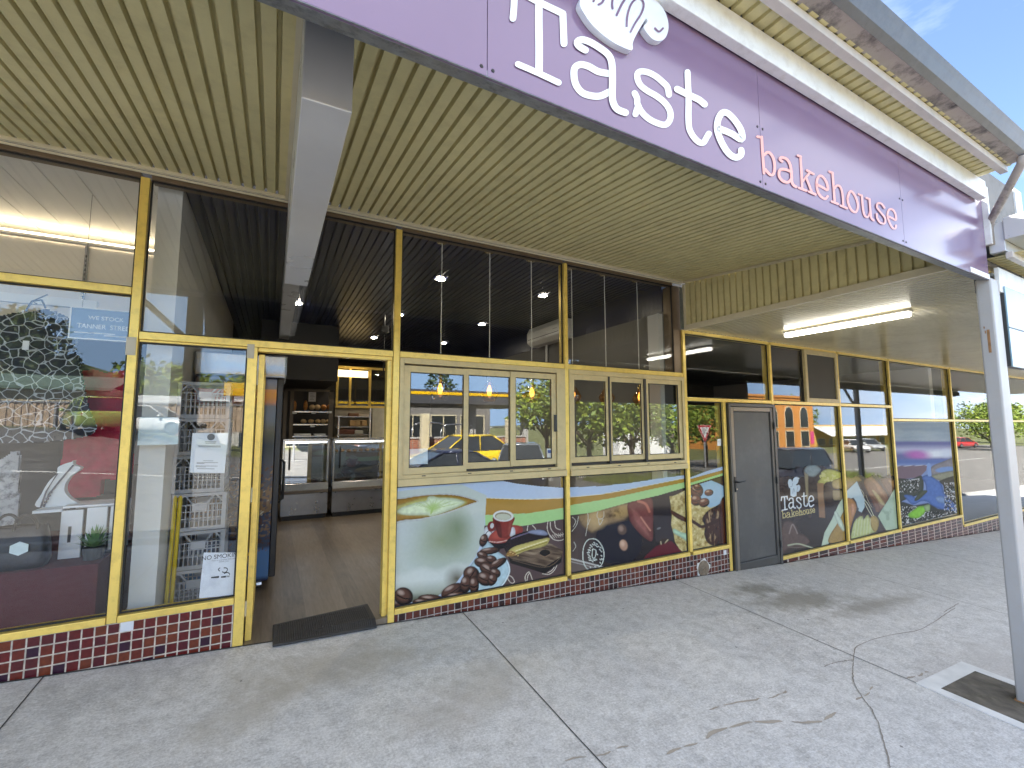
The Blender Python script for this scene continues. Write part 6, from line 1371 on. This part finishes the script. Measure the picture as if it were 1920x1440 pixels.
def conifer(label, x, d, z, h, w, seed, tiers, drop):
    t = thing('pine_tree', label, 'tree', (x, -d, z), 0, 'pines across the street'); r = random.Random(seed); blobs = []
    for k in range(tiers):
        u = k/(tiers-1); zz = h*(.22+.78*u); rad = w*.5*(1-u)**.8*(1-.1*r.random()) if not drop else w*.5*math.sin(math.pi*(.18+.82*u))**.7
        for j in range(7): a = j*.9+k*2.1+r.random()*.3; blobs.append((rad*.75*math.cos(a), rad*.75*math.sin(a), zz+.02*h*r.random(), w*.075+.05*rad))
    leaves(blobs, 1500, w*.04, LEAFD, seed).build('crown', LEAFD, t, fix=False)
    mb = MB(); mb.tube([(0,0,-.5),(0,0,h*.5),(0,0,h*.98)], [w*.05, w*.03, w*.006], 7)
    for b in blobs[::2]: mb.tube([(0,0,b[2]), (b[0], b[1], b[2])], [w*.008, w*.004], 4)
    mb.build('trunk', BARK, t)
GLASSD = mat('dark building glass', (.03,.035,.04), .12, 0, .2, 2, spec=.9)
def house(name, label, x0, x1, d, dep, z0, h, wallm, roofm, gable=1.3, wins=(), group=None, doorx=None):
    """simple house facing the shop: walls, gabled roof with eaves, window openings with frames"""
    t = thing(name, label, 'house', ((x0+x1)/2, -d, z0), 0, group); w = (x1-x0)/2
    MB().prism([(-w,-.6),(w,-.6),(w,h),(-w,h)], 'y', 0, -dep).build('wall', wallm, t)
    mb = MB(); o = .35; mb.add([(-w-o,.4,h-.05),(w+o,.4,h-.05),(w+o,-dep/2,h+gable),(-w-o,-dep/2,h+gable),(-w-o,-dep-.4,h-.05),(w+o,-dep-.4,h-.05)], [(0,1,2,3),(3,2,5,4)])
    mb.add([(-w,0,h),(-w,-dep,h),(-w,-dep/2,h+gable-.1),(w,0,h),(w,-dep,h),(w,-dep/2,h+gable-.1)], [(0,1,2),(3,5,4)]); mb.build('roof', roofm, t, fix=False)
    mb = MB(); mb.box(-w-o, w+o, .38, .44, h-.16, h-.0); mb.build('gutter', M['white_trim'], t)
    for (a, b, c, e) in wins:
        f = MB()
        for dd in ((a-.07, b+.07, e, e+.07), (a-.07, b+.07, c-.07, c), (a-.07, a, c, e), (b, b+.07, c, e), ((a+b)/2-.03, (a+b)/2+.03, c, e)): f.box(dd[0], dd[1], .0, .05, dd[2], dd[3])
        fo = f.build('window', M['white_trim'], t); bx('pane', GLASSD, fo, a, b, .004, .012, c, e)
    return t
BRICK = tiles('orange brick', .24, .086, 0, [(.42,.20,.10),(.38,.17,.085),(.46,.24,.12),(.33,.15,.08)], (.45,.36,.28), .05, .75)
REDBR = tiles('red brick', .24, .086, 0, [(.34,.12,.075),(.30,.10,.065),(.38,.15,.09)], (.42,.34,.28), .05, .75)
CREAM = mat('cream corrugated steel', (.66,.56,.38), .5, 0, .05, 1.5, bump=.5, bscale=5, stretch=(6, .1, .1)); GREEN = mat('green steel roof', (.12,.18,.13), .5, 0, .1, 2); TINR = mat('grey steel roof', (.30,.30,.30), .5, .2, .1, 2); ORANGE = mat('orange render', (.72,.30,.07), .8, 0, .06, 1); YELR = mat('yellow render', (.75,.45,.10), .8, 0, .06, 1); WHT = mat('white weatherboard', (.70,.69,.65), .7, 0, .05, 2)
# --- left: shed, fence, hill bush, green car
x0, zt = refl(0, 713, 30); x1, _ = refl(208, 717, 30)
sh = thing('shed', 'long cream corrugated shed with a green roof behind the fence', 'shed', (x0, -30, 1.3)); h = zt-1.3-.25
MB().box(-8, x1-x0, -9, 0, -1, h).build('wall', CREAM, sh)
mb = MB(); mb.add([(-8.2,.35,h-.05),(x1-x0+.2,.35,h-.05),(x1-x0+.2,-4.5,h+1.0),(-8.2,-4.5,h+1.0),(-8.2,-9.3,h-.05),(x1-x0+.2,-9.3,h-.05)], [(0,1,2,3),(3,2,5,4)]); mb.build('roof', GREEN, sh, fix=False)
bx('gutter', GREEN, sh, -8.2, x1-x0+.2, .30, .40, h-.18, h-.02)
rb = MB()
for k in range(60): xx = -7.9+k*.21; rb.box(xx, xx+.03, .001, .025, -.5, h-.2) if xx < x1-x0 else None
rb.build('cladding_rib', mat('cream rib', (.50,.42,.28), .6), sh)
fe = thing('corrugated_fence', 'tan corrugated steel fence with dark gaps running past the shed', 'fence', (-9, -25, 1.1))
mb = MB(); pts = []; x = -13.0
while x < 8.6: pts += [(x,0),(x+.10,0),(x+.12,-.04),(x+.22,-.04)]; x += .24
n = len(pts); mb.add([(a, b, 0.0) for a, b in pts]+[(a, b, 1.45) for a, b in pts], [(i, i+1, n+i+1, n+i) for i in range(n-1)]); mb.build('sheeting', mat('tan fence steel', (.50,.38,.27), .6, 0, .12, 3), fe, fix=False)
mb = MB(); mb.box(-13, 8.6, -.06, .03, 1.45, 1.52)
mb.build('top_rail', TINR, fe)
for k in range(9): bx('post', TINR, fe, -13+2.6*k, -12.93+2.6*k, .001, .06, -.3, 1.45)
names = ['dense dark tree on the hill above the green shed roof', 'tree on the upper slope of the hill', 'broad dark tree behind the shed', 'low tree at the foot of the hill', 'tree on the hill skyline', 'small tree right of the hill', 'tree behind the end of the shed']
for i, (px, py, d, w) in enumerate(((8,668,70,11),(40,690,62,9),(75,706,56,8),(112,712,52,7),(-40,640,78,13),(150,714,50,5),(215,703,48,4))):
    x, zt = refl(px, py, d); zb = ground_z(x, -d); tree('hill_tree', names[i], x, d, zb-.5, max((zt-zb)*.82, 2.5), w*.9, 900, 30+i, True, .2, 'trees on the hill')
x, zt = refl(145, 676, 52); conifer('tall norfolk pine behind the green roofed shed', x, 52, ground_z(x, -52), zt-ground_z(x, -52), 4.2, 5, 8, False)
# --- behind the narrow window: trees, two houses
for i, (px, py, d, w, l) in enumerate(((312,666,38,5.2,'tall gum tree behind the red brick house'), (272,700,36,4.6,'bushy tree left of the gum tree'), (348,712,37,4.2,'tree just right of the gum tree'), (408,706,42,4.5,'low tree behind the white house'), (445,692,44,5.5,'rounded tree behind the yellow sign'))):
    x, zt = refl(px, py, d); zb = gz(x, -d); tree('gum_tree', l, x, d, zb, (zt-zb)*.88, w, 1600, 50+i, False, .2, 'gum trees')
xa, za = refl(240, 740, 29); xb, _ = refl(349, 740, 29); zb = gz((xa+xb)/2, -29)
house('brick_house', 'red brick house with white barge boards behind the fence', xa, xb, 29, 6, zb, za-zb-.35, REDBR, M['white_trim'], .5, ((-.6, .7, .9, 1.7),))
xa, za = refl(372, 742, 32); xb, _ = refl(452, 742, 32); zb = gz((xa+xb)/2, -32)
house('weatherboard_house', 'white weatherboard house with a striped awning', xa, xb, 32, 6, zb, za-zb-.2, WHT, TINR, .9, ((-1.3, -.2, .9, 1.9), (.5, 1.4, .9, 1.9)))
# --- cars
def car(label, x, d, rz, paint, kind='hatch', plate=None):
    z = gz(x, -d)+.006; t = thing('parked_car', label, 'car', (x, -d, z), rz, 'cars in the street')
    L = {'hatch': 3.9, 'sedan': 4.7, 'suv': 4.6, 'coupe': 4.3}[kind]; H = {'hatch': 1.46, 'sedan': 1.44, 'suv': 1.72, 'coupe': 1.30}[kind]; W = .87; hs = H*.60
    # body loft: stations along the length (front at +x)
    st = [(-.5, .36, hs*.86, .72), (-.485, .24, hs*.96, .80), (-.42, .20, hs*.99, .86), (-.2, .19, hs, .87), (.12, .19, hs*.98, .87), (.32, .19, hs*.92, .86), (.44, .21, hs*.80, .82), (.485, .25, hs*.66, .74), (.5, .32, hs*.55, .64)]
    rings = []
    for u, zb, ztp, w in st:
        x_ = u*L; rings.append([(x_, -w*.94, zb), (x_, -w, zb+.18), (x_, -w, (zb+ztp)/2+.05), (x_, -w*.93, ztp-.03), (x_, -w*.72, ztp), (x_, w*.72, ztp), (x_, w*.93, ztp-.03), (x_, w, (zb+ztp)/2+.05), (x_, w, zb+.18), (x_, w*.94, zb)])
    mb = MB(); vs = [v for r_ in rings for v in r_]; n = 10
    mb.add(vs, [(i*n+k, (i+1)*n+k, (i+1)*n+(k+1) % n, i*n+(k+1) % n) for i in range(len(rings)-1) for k in range(n)]+[tuple(range(n-1, -1, -1)), tuple(range((len(rings)-1)*n, len(rings)*n))])
    b = mb.build('body', paint, t, smooth=True); 
    cab = {'hatch': ((-.47, -.36, .06, .24)), 'sedan': ((-.36, -.20, .08, .25)), 'suv': ((-.48, -.42, .10, .26)), 'coupe': ((-.42, -.18, .02, .22))}[kind]
    def pr(w0, w1, zb, ztp, ins):  # greenhouse frustum
        a, b_, c, e = [q*L for q in cab]
        return [(a+ins,-w0,zb),(e-ins,-w0,zb),(e-ins,w0,zb),(a+ins,w0,zb),(b_+ins*.5,-w1,ztp),(c-ins*.5,-w1,ztp),(c-ins*.5,w1,ztp),(b_+ins*.5,w1,ztp)]
    F = [(0,1,5,4),(1,2,6,5),(2,3,7,6),(3,0,4,7)]
    MB().add(pr(.80, .62, hs-.02, H-.05, 0), F).build('window_glass', GLASSD, t, fix=True)
    rf = MB(); v = pr(.80, .62, hs-.02, H-.05, 0); rf.add([(v[4][0]-.03,-.64,H-.06),(v[5][0]+.03,-.64,H-.06),(v[5][0]+.03,.64,H-.06),(v[4][0]-.03,.64,H-.06),(v[4][0]+.1,-.55,H),(v[5][0]-.12,-.55,H),(v[5][0]-.12,.55,H),(v[4][0]+.1,.55,H)], [(0,3,2,1),(4,5,6,7),(0,1,5,4),(1,2,6,5),(2,3,7,6),(3,0,4,7)])
    for s in (-1, 1):
        for i0, i1 in ((0,4),(1,5)):
            p, q_ = Vector(v[i0]), Vector(v[i1]); p.y = s*abs(p.y)*1.005; q_.y = s*abs(q_.y)*1.01; rf.tube([p, q_], .028, 5)
        m0 = Vector(((v[0][0]+v[1][0])/2, s*.803, hs-.02)); m1 = Vector(((v[4][0]+v[5][0])/2-.05, s*.628, H-.05)); rf.tube([m0, m1], .022, 5)
    rf.build('roof', paint, t, smooth=True)
    for sx in (-.31, .31):
        for sy in (-1, 1):
            wl = MB().lathe([(.0,-.10),(.22,-.10),(.31,-.085),(.325,-.04),(.325,.04),(.31,.085),(.22,.10),(0,.10)], (sx*L, sy*.80, .325), 20, 'y').build('wheel', M['rubber'], t, smooth=False)
            MB().lathe([(.0,-.112),(.06,-.115),(.19,-.104),(.205,-.1005)], (sx*L, sy*.80, .325), 14, 'y').warp(lambda X, Y, Z, sy=sy: (X, (Y-sy*.80)*(-sy)*-1*(-1)+sy*.80 if sy > 0 else Y, Z)).build('rim', M['steel'], wl)
    for sy in (-.62, .62):
        MB().ball((.462*L, sy, hs*.62), .13, 10, 6, (1.0, 1.2, .62)).build('headlight', mat('headlight', (.7,.72,.74), .1, 0, .05, 5, spec=.9), t, smooth=True)
        MB().box(-.497*L, -.470*L, sy-.12, sy+.12, hs*.68, hs*.86).build('tail_light', mat('tail light', (.35,.02,.02), .2), t, bevel=.01)
    MB().box(.478*L, .503*L, -.5, .5, .30, .42).build('grille', M['black_metal'], t, bevel=.01)
    MB().box(.504*L, .512*L, -.19, .19, .44, .55).build('number_plate', mat('plate', (.75,.62,.08) if plate == 'y' else (.7,.7,.68), .4), t)
    for s in (-1, 1): MB().ball((.20*L, s*.93, hs+.05), .10, 8, 5, (.8, 1, .7)).build('wing_mirror', paint, t, smooth=True)
    return t
def paint(n, c, m=.0): return mat(n, c, .22, m, .05, 2, spec=.6, coat=.8)
x, _ = refl(176, 797, 22); car('small green hatchback parked in front of the tan fence', x, 22, -2.0, paint('light green paint', (.32,.42,.10)), 'hatch', 'y')
x, _ = refl(300, 800, 20); car('white ute-like sedan beyond the narrow window', x-1.2, 24.0, .3, paint('white paint', (.75,.75,.74)), 'sedan')
fc = MB(); fc.box(3.0, 10.0, -13.8, -11.5, -1.2, gz(6.5, -12.6)+.24); tag(fc.build('forecourt_slab', M['kerb']), kind='structure')
x, _ = refl(872, 840, 12.5); yc = car('bright yellow sedan by the brick planter wall', x, 12.6, math.pi-.1, paint('yellow paint', (.80,.55,.02)), 'sedan'); yc.location.z = gz(6.5, -12.6)+.246
x, _ = refl(880, 850, 7.2); car('dark blue car parked nearest the shop', x, 7.6, .05, paint('dark blue paint', (.015,.022,.06), .2), 'coupe')
x, _ = refl(992, 850, 10); car('silver grey hatchback parked nose out beside the trees', x, 10.6, math.pi/2+.5, paint('silver paint', (.28,.31,.34), .5), 'hatch')
car('dark grey four wheel drive parked at the kerb', 18.6, 7.4, math.pi-.06, paint('charcoal paint', (.05,.045,.055), .3), 'suv')
x, _ = refl(1640, 858, 26); car('white hatchback in the far car park', 60, 24, math.pi/2+.6, paint('white paint', (.75,.75,.74)), 'hatch')
car('silver sedan next to the far white hatchback', 65.5, 25, math.pi/2+.6, paint('pale silver paint', (.55,.57,.58), .4), 'sedan')
car('red sedan far down the street', 84, 22, .2, paint('red paint', (.40,.03,.03)), 'sedan')
# --- service station
ss = thing('service_station', 'service station with long dark canopy and yellow stripe', 'building', (10, -23, gz(10, -20)))
zg = gz(10, -20); z0, z1 = refl(880, 758, 20)[1]-zg, refl(880, 733, 20)[1]-zg; zy0, zy1 = refl(880, 742, 20)[1]-zg, refl(880, 737, 20)[1]-zg
DG = mat('dark grey fascia', (.07,.07,.075), .5); YST = mat('yellow stripe', (.85,.50,.0), .4)
MB().box(-9.5, 5.0, -3, 3, z0, z1).build('canopy', DG, ss)
MB().box(-9.5, 5.0, 3.001, 3.02, zy0, zy1).build('stripe', YST, ss)
for xx in (-7, -3.6, .4, 4.0):
    bx('column', M['kerb'], ss, xx, xx+.35, 1.6, 2.0, -.4, z0-.002)
MB().box(-9.5, 5.0, -9, -5, -.4, z0+.1).build('wall', mat('grey shop wall', (.20,.19,.18), .6), ss)
for k in range(6):
    f = MB(); a = -9+2.3*k
    for dd in ((a, a+2.0, z0-.5, z0-.42), (a, a+2.0, .5, .58), (a, a+.07, .58, z0-.5), (a+1.93, a+2.0, .58, z0-.5), (a+.95, a+1.02, .58, z0-.5)): f.box(dd[0], dd[1], -4.995, -4.94, dd[2], dd[3])
    fo = f.build('window', M['trim_cream'], ss); bx('pane', GLASSD, fo, a+.07, a+1.93, -4.99, -4.98, .58, z0-.5)
bx('door', YST, ss, 2.6, 3.6, -4.99, -4.9, -.3, 1.9)
ysn = thing('roadside_sign', 'yellow sign board on two posts beside the service station', 'sign board', (-1.0, -12, gz(-1, -12))); a = refl(421, 717, 12); b = refl(470, 743, 12)
MB().box(a[0]+1.0, 2.4, -.05, .05, b[1]-gz(-1,-12), a[1]-gz(-1,-12)).build('board', YST, ysn, bevel=.01)
for xx in (a[0]+1.2, 2.0): MB().tube([(xx, -.1, -.3), (xx, -.1, b[1]-gz(-1,-12)+.2)], .05, 8).build('post', TINR, ysn)
# low brick planter with bike hoops and white bollards
pw = thing('planter_wall', 'low brown brick planter wall in front of the service station', 'wall', (7, -14.4, gz(7, -14)))
h = refl(800, 820, 14)[1]-gz(7, -14); MB().box(-3.2, 3.4, -.25, .0, -.5, h-.06).build('brickwork', REDBR, pw); MB().box(-3.25, 3.45, -.28, .03, h-.059, h).build('coping', M['kerb'], pw)
hoop = None
for i, px in enumerate((772, 826, 913)):
    x, _ = refl(px, 800, 15); x2, _ = refl(px+62, 800, 15); l = (x2-x)/2
    o = MB().tube([(-l,0,-.2),(-l,0,.62),(-l+.12,0,.78),(-l+.3,0,.84),(l-.3,0,.84),(l-.12,0,.78),(l,0,.62),(l,0,-.2)], .03, 8).build('bike_hoop', M['steel'], None, smooth=True); o.location = (x+l, -15, gz(x, -15)+.05+h-.4)
    tag(o, 'steel bike hoop behind the brick planter, ' + ('left end', 'behind the yellow car', 'near the silver car')[i], 'bike rack', 'bike hoops')
for i, px in enumerate((797, 957)):
    x, _ = refl(px, 800, 13.8); o = MB().box(-.16, .16, -.16, .16, -.4, 2.45).build('bollard', M['trim_cream'], None, bevel=.03); o.location = (x, -13.9, gz(x, -13.9)); tag(o, ('square cream pillar at the planter left of the yellow car', 'square cream pillar right of the yellow car')[i], 'pillar', 'cream pillars')
x, zt = refl(825, 697, 60); conifer('rounded bunya pine rising over the service station', x, 60, ground_z(x, -60), zt-ground_z(x, -60), 7.0, 9, 11, True)
# --- median trees, grass, van
for i, (px, py, d, w, l) in enumerate(((1022,716,15.5,4.2,'leafy street tree right of the service station'), (1100,750,14,4.4,'street tree on the grassy median, left of the van'), (1180,752,14.5,5.0,'forked street tree in front of the white van'), (1255,754,16,4.6,'street tree on the median right of the van'), (1318,752,18,5.0,'tree behind the give way sign'))):
    x, zt = refl(px, py, d); zb = gz(x, -d); tree('street_tree', l, x, d, zb, max(zt-zb, 3.6)+.6, w, 2300, 70+i, False, .36, 'street trees', None, .13)
gr_ = MB(); r = random.Random(3)
for k in range(5200):
    x, d = 11.5+r.random()*20, 9.4+r.random()*2.6; z = gz(x, -d); hh = .18+.42*r.random()*(.4+.6*math.sin(x*1.3)**2); a = r.random()*6.28; gr_.add([(x-.03*math.cos(a), -d-.03*math.sin(a), z), (x+.03*math.cos(a), -d+.03*math.sin(a), z), (x+.2*(r.random()-.5), -d+.2*(r.random()-.5), z+hh)], [(0,1,2)])
tag(gr_.build('median_grass', mat('strappy grass', (.16,.19,.04), .7, 0, .4, 4), None, fix=False), kind='stuff')
vn = thing('delivery_van', 'white delivery van parked behind the street trees', 'van', (24.5, -22, gz(24, -22)), 0)
MB().prism([(-2.6,.35),(2.6,.35),(2.6,1.1),(2.2,1.35),(1.6,2.25),(-2.6,2.3)], 'y', -.95, .95).build('body', paint('white van paint', (.78,.78,.77)), vn, bevel=.08)
MB().prism([(1.2,1.35),(2.1,1.35),(1.62,2.05),(1.2,2.08)], 'y', -.965, .965).build('window_glass', GLASSD, vn)
for sx in (-1.7, 1.7):
    for sy in (-.9, .9): MB().lathe([(0,-.1),(.34,-.1),(.36,0),(.34,.1),(0,.1)], (sx, sy, .36), 18, 'y').build('wheel', M['rubber'], vn)
# --- give way sign
gx, gzt = refl(1321, 797, 8); gw = thing('give_way_sign', 'triangular red and white give way sign on a pale post', 'road sign', (gx, -8, gz(gx, -8)))
zt = gzt-gz(gx, -8); s = .40
def tri(k, y0, y1, m, nm): MB().prism([(-s*k, zt-(1-k)*.23), (s*k, zt-(1-k)*.23), (0, zt-(1-k)*.23-s*k*1.72)], 'y', y0, y1).build(nm, m, gw)
tri(1.0, -.004, 0, M['white_plastic'], 'back_plate'); tri(.96, .0005, .003, mat('sign red', (.50,.02,.03), .4), 'red_border'); tri(.68, .0035, .006, M['white_plastic'], 'white_face')
for k, wd in enumerate(('GIVE', 'WAY')): text_mesh(wd, .13, M['ink'], 'lettering', gw, (0, .008, zt-.19-.13*k), (math.pi/2, 0, math.pi))
MB().tube([(0,-.03,-.3),(0,-.03,zt-.05)], .035, 10).build('post', TINR, gw)
# --- orange corner building with arched windows
xa, za = refl(1400, 742, 30); xb, _ = refl(1522, 742, 30); zb = gz(xb, -30)-.3
ob = thing('corner_building', 'two storey orange building with arched windows', 'building', ((xa+xb)/2, -30, zb)); w = (xb-xa)/2; H = za-zb
MB().box(-w, w, -10, 0, -1, H).build('wall', ORANGE, ob); MB().box(-w-.1, w+.1, -10.1, .12, H, H+.25).build('parapet', ORANGE, ob)
for k in range(5):
    cx = w-2.2-k*3.3
    if cx < -w+1: break
    arch = [(cx-.8, H*.46), (cx+.8, H*.46), (cx+.8, H*.68)] + [(cx+.8*math.cos(a), H*.68+1.0*math.sin(a)) for a in [math.pi*j/8 for j in range(1, 8)]] + [(cx-.8, H*.68)]
    fo = MB().prism([(cx+(p[0]-cx)*1.14, (p[1]-H*.6)*1.1+H*.6) for p in arch], 'y', .002, .06).build('arched_window', M['trim_cream'], ob); MB().prism(arch, 'y', .061, .075).build('pane', GLASSD, fo)
    fo = MB().box(cx-.95, cx+.95, .002, .06, .6, H*.40).build('window', M['trim_cream'], ob); MB().box(cx-.8, cx+.8, .061, .075, .75, H*.38).build('pane', GLASSD, fo)
bx('pink_poster', mat('pink poster', (.75,.08,.25), .6), ob, w-.9, w-.1, .003, .02, 1.0, 2.6)
xa, za = refl(1524, 797, 33); xb, _ = refl(1668, 790, 33); zb = gz(80, -33)-.3
lb = thing('shop_row', 'low orange and yellow shop row with white awning', 'building', ((xa+xb)/2, -33, zb)); w = (xb-xa)/2; H = za-zb
MB().box(-w, w, -9, 0, -1, H).build('wall', YELR, lb); mb = MB(); mb.add([(-w,.02,H-.2),(w,.02,H-.2),(w,2.4,H-1.5),(-w,2.4,H-1.5),(-w,.02,H-.3),(w,.02,H-.3),(w,2.4,H-1.6),(-w,2.4,H-1.6)], [(0,1,2,3),(4,7,6,5),(0,3,7,4),(1,5,6,2),(2,6,7,3)]); mb.build('awning', M['white_trim'], lb)
for k in range(7):
    a = -w+1+k*(2*w-2)/7; fo = MB().box(a, a+1.9, .002, .05, .5, H-1.9).build('window', M['white_trim'], lb); MB().box(a+.12, a+1.78, .051, .06, .6, H-2.0).build('pane', GLASSD, fo)
for i, (x, d, h, w) in enumerate(((78, 17, 5.5, 6), (88, 20, 6.5, 7), (98, 16, 6, 7), (110, 24, 7, 8), (70, 46, 8, 9), (92, 50, 9, 10), (50, 48, 8, 8))):
    tree('far_tree', ('bushy tree far down the street', 'larger tree behind the far red sedan', 'tree at the far bend of the street', 'last tree at the far bend', 'tree behind the orange shop row', 'tall tree over the far end of the shop row', 'tree between the orange building and shop row')[i], x, d, gz(x, -d)-.3, h, w, 2600, 90+i, False, .2, 'trees far down the street', None, w*.026)
# ------------------------------------------------------------------ daylight and camera
SUN_EL, SUN_AZ = R(50), math.atan2(-0.55, 0.83)      # behind the shop, a little to the left
w = bpy.data.worlds.new('World'); scene.world = w; w.use_nodes = True
nt = w.node_tree; nt.nodes.clear()
out = nt.nodes.new('ShaderNodeOutputWorld'); bg = nt.nodes.new('ShaderNodeBackground'); sky = nt.nodes.new('ShaderNodeTexSky')
sky.sky_type = 'NISHITA'; sky.sun_disc = False; sky.sun_elevation = SUN_EL; sky.sun_rotation = SUN_AZ; sky.air_density = 0.7; sky.dust_density = 0.25; sky.ozone_density = 1.2
bg.inputs[1].default_value = 0.055
tc = nt.nodes.new('ShaderNodeTexCoord'); mp = nt.nodes.new('ShaderNodeMapping'); mp.inputs['Scale'].default_value = (1.2, 1.2, 4.5); mp.inputs['Rotation'].default_value = (0.2, 0.1, 0.6); nt.links.new(tc.outputs['Generated'], mp.inputs[0])
cn = nt.nodes.new('ShaderNodeTexNoise'); cn.inputs['Scale'].default_value = 2.2; cn.inputs['Detail'].default_value = 7; cn.inputs['Roughness'].default_value = 0.6; nt.links.new(mp.outputs[0], cn.inputs['Vector'])
cl_ = ramp(nt, cn.outputs['Fac'], [(0.52, 0.0), (0.85, 0.30)])
hs_ = nt.nodes.new('ShaderNodeHueSaturation'); hs_.inputs['Saturation'].default_value = 1.0; nt.links.new(sky.outputs[0], hs_.inputs['Color']); 
# bright clouds added high over the street, out of view (it fills the shade under the awning), thin wisps elsewhere
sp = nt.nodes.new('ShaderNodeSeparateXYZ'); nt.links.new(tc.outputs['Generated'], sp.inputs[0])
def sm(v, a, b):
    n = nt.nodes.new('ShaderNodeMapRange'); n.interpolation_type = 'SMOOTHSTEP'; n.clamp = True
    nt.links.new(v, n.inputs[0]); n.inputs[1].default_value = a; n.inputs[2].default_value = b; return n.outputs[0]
fill_bank = math_(nt, 'MULTIPLY', sm(sp.outputs[1], 0.05, -0.40), math_(nt, 'MULTIPLY', sm(sp.outputs[2], 0.27, 0.45), sm(sp.outputs[2], 0.98, 0.80)))
fill_bank = math_(nt, 'MULTIPLY', fill_bank, sm(math_(nt, 'ADD', cn.outputs['Fac'], math_(nt, 'MULTIPLY', fill_bank, 0.25)), 0.44, 0.66))
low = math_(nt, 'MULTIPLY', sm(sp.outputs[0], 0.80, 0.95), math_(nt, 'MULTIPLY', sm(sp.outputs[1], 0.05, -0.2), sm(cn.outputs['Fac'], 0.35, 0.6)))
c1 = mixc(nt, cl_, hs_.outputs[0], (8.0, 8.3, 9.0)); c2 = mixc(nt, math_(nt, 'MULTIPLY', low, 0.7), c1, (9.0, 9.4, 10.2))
hz = math_(nt, 'MULTIPLY', sm(sp.outputs[1], -0.05, -0.30), sm(sp.outputs[2], 0.34, 0.20)); c1b = mixc(nt, hz, c1, (4.6, 7.0, 10.4)); c2 = mixc(nt, math_(nt, 'MULTIPLY', low, 0.7), c1b, (11.0, 11.4, 12.2))  # bright blue low band added over the street for reflections and shopfront fill
nt.links.new(mixc(nt, fill_bank, c2, (5.2, 5.5, 6.2)), bg.inputs[0]); nt.links.new(bg.outputs[0], out.inputs[0])
sl_ = bpy.data.lights.new('sun', 'SUN'); sl_.energy = 5.0; sl_.angle = R(0.53); sl_.color = (1.0, 0.94, 0.84)
so = bpy.data.objects.new('sun', sl_); C.objects.link(so)
to_sun = Vector((math.sin(SUN_AZ)*math.cos(SUN_EL), math.cos(SUN_AZ)*math.cos(SUN_EL), math.sin(SUN_EL)))
so.rotation_euler = to_sun.to_track_quat('Z', 'Y').to_euler(); so.location = to_sun*60
cam = bpy.data.cameras.new('camera'); co = bpy.data.objects.new('camera', cam); C.objects.link(co)
cam.sensor_width = 36; cam.lens = F_PX/1920*36; cam.clip_start = 0.05; cam.clip_end = 2000
def cray(x, y):
    r = ray(960+x*F_PX, 720-y*F_PX); return r
fwd = ray(960, 720).normalized(); rt = (ray(960+F_PX, 720)-ray(960, 720)).normalized(); up = (ray(960, 720-F_PX)-ray(960, 720)).normalized()
co.matrix_world = Matrix(((rt.x, up.x, -fwd.x, 0), (rt.y, up.y, -fwd.y, -CAM_D), (rt.z, up.z, -fwd.z, CAM_Z), (0, 0, 0, 1)))
scene.camera = co
scene.render.engine = 'CYCLES'
scene.cycles.max_bounces = 9; scene.cycles.diffuse_bounces = 4; scene.cycles.glossy_bounces = 4; scene.cycles.transparent_max_bounces = 16; scene.cycles.transmission_bounces = 4
scene.cycles.caustics_reflective = False; scene.cycles.caustics_refractive = False; scene.cycles.sample_clamp_indirect = 6.0; scene.cycles.use_denoising = True
scene.view_settings.view_transform = 'Standard'; scene.view_settings.look = 'None'; scene.view_settings.exposure = 3.05; scene.view_settings.gamma = 1.0
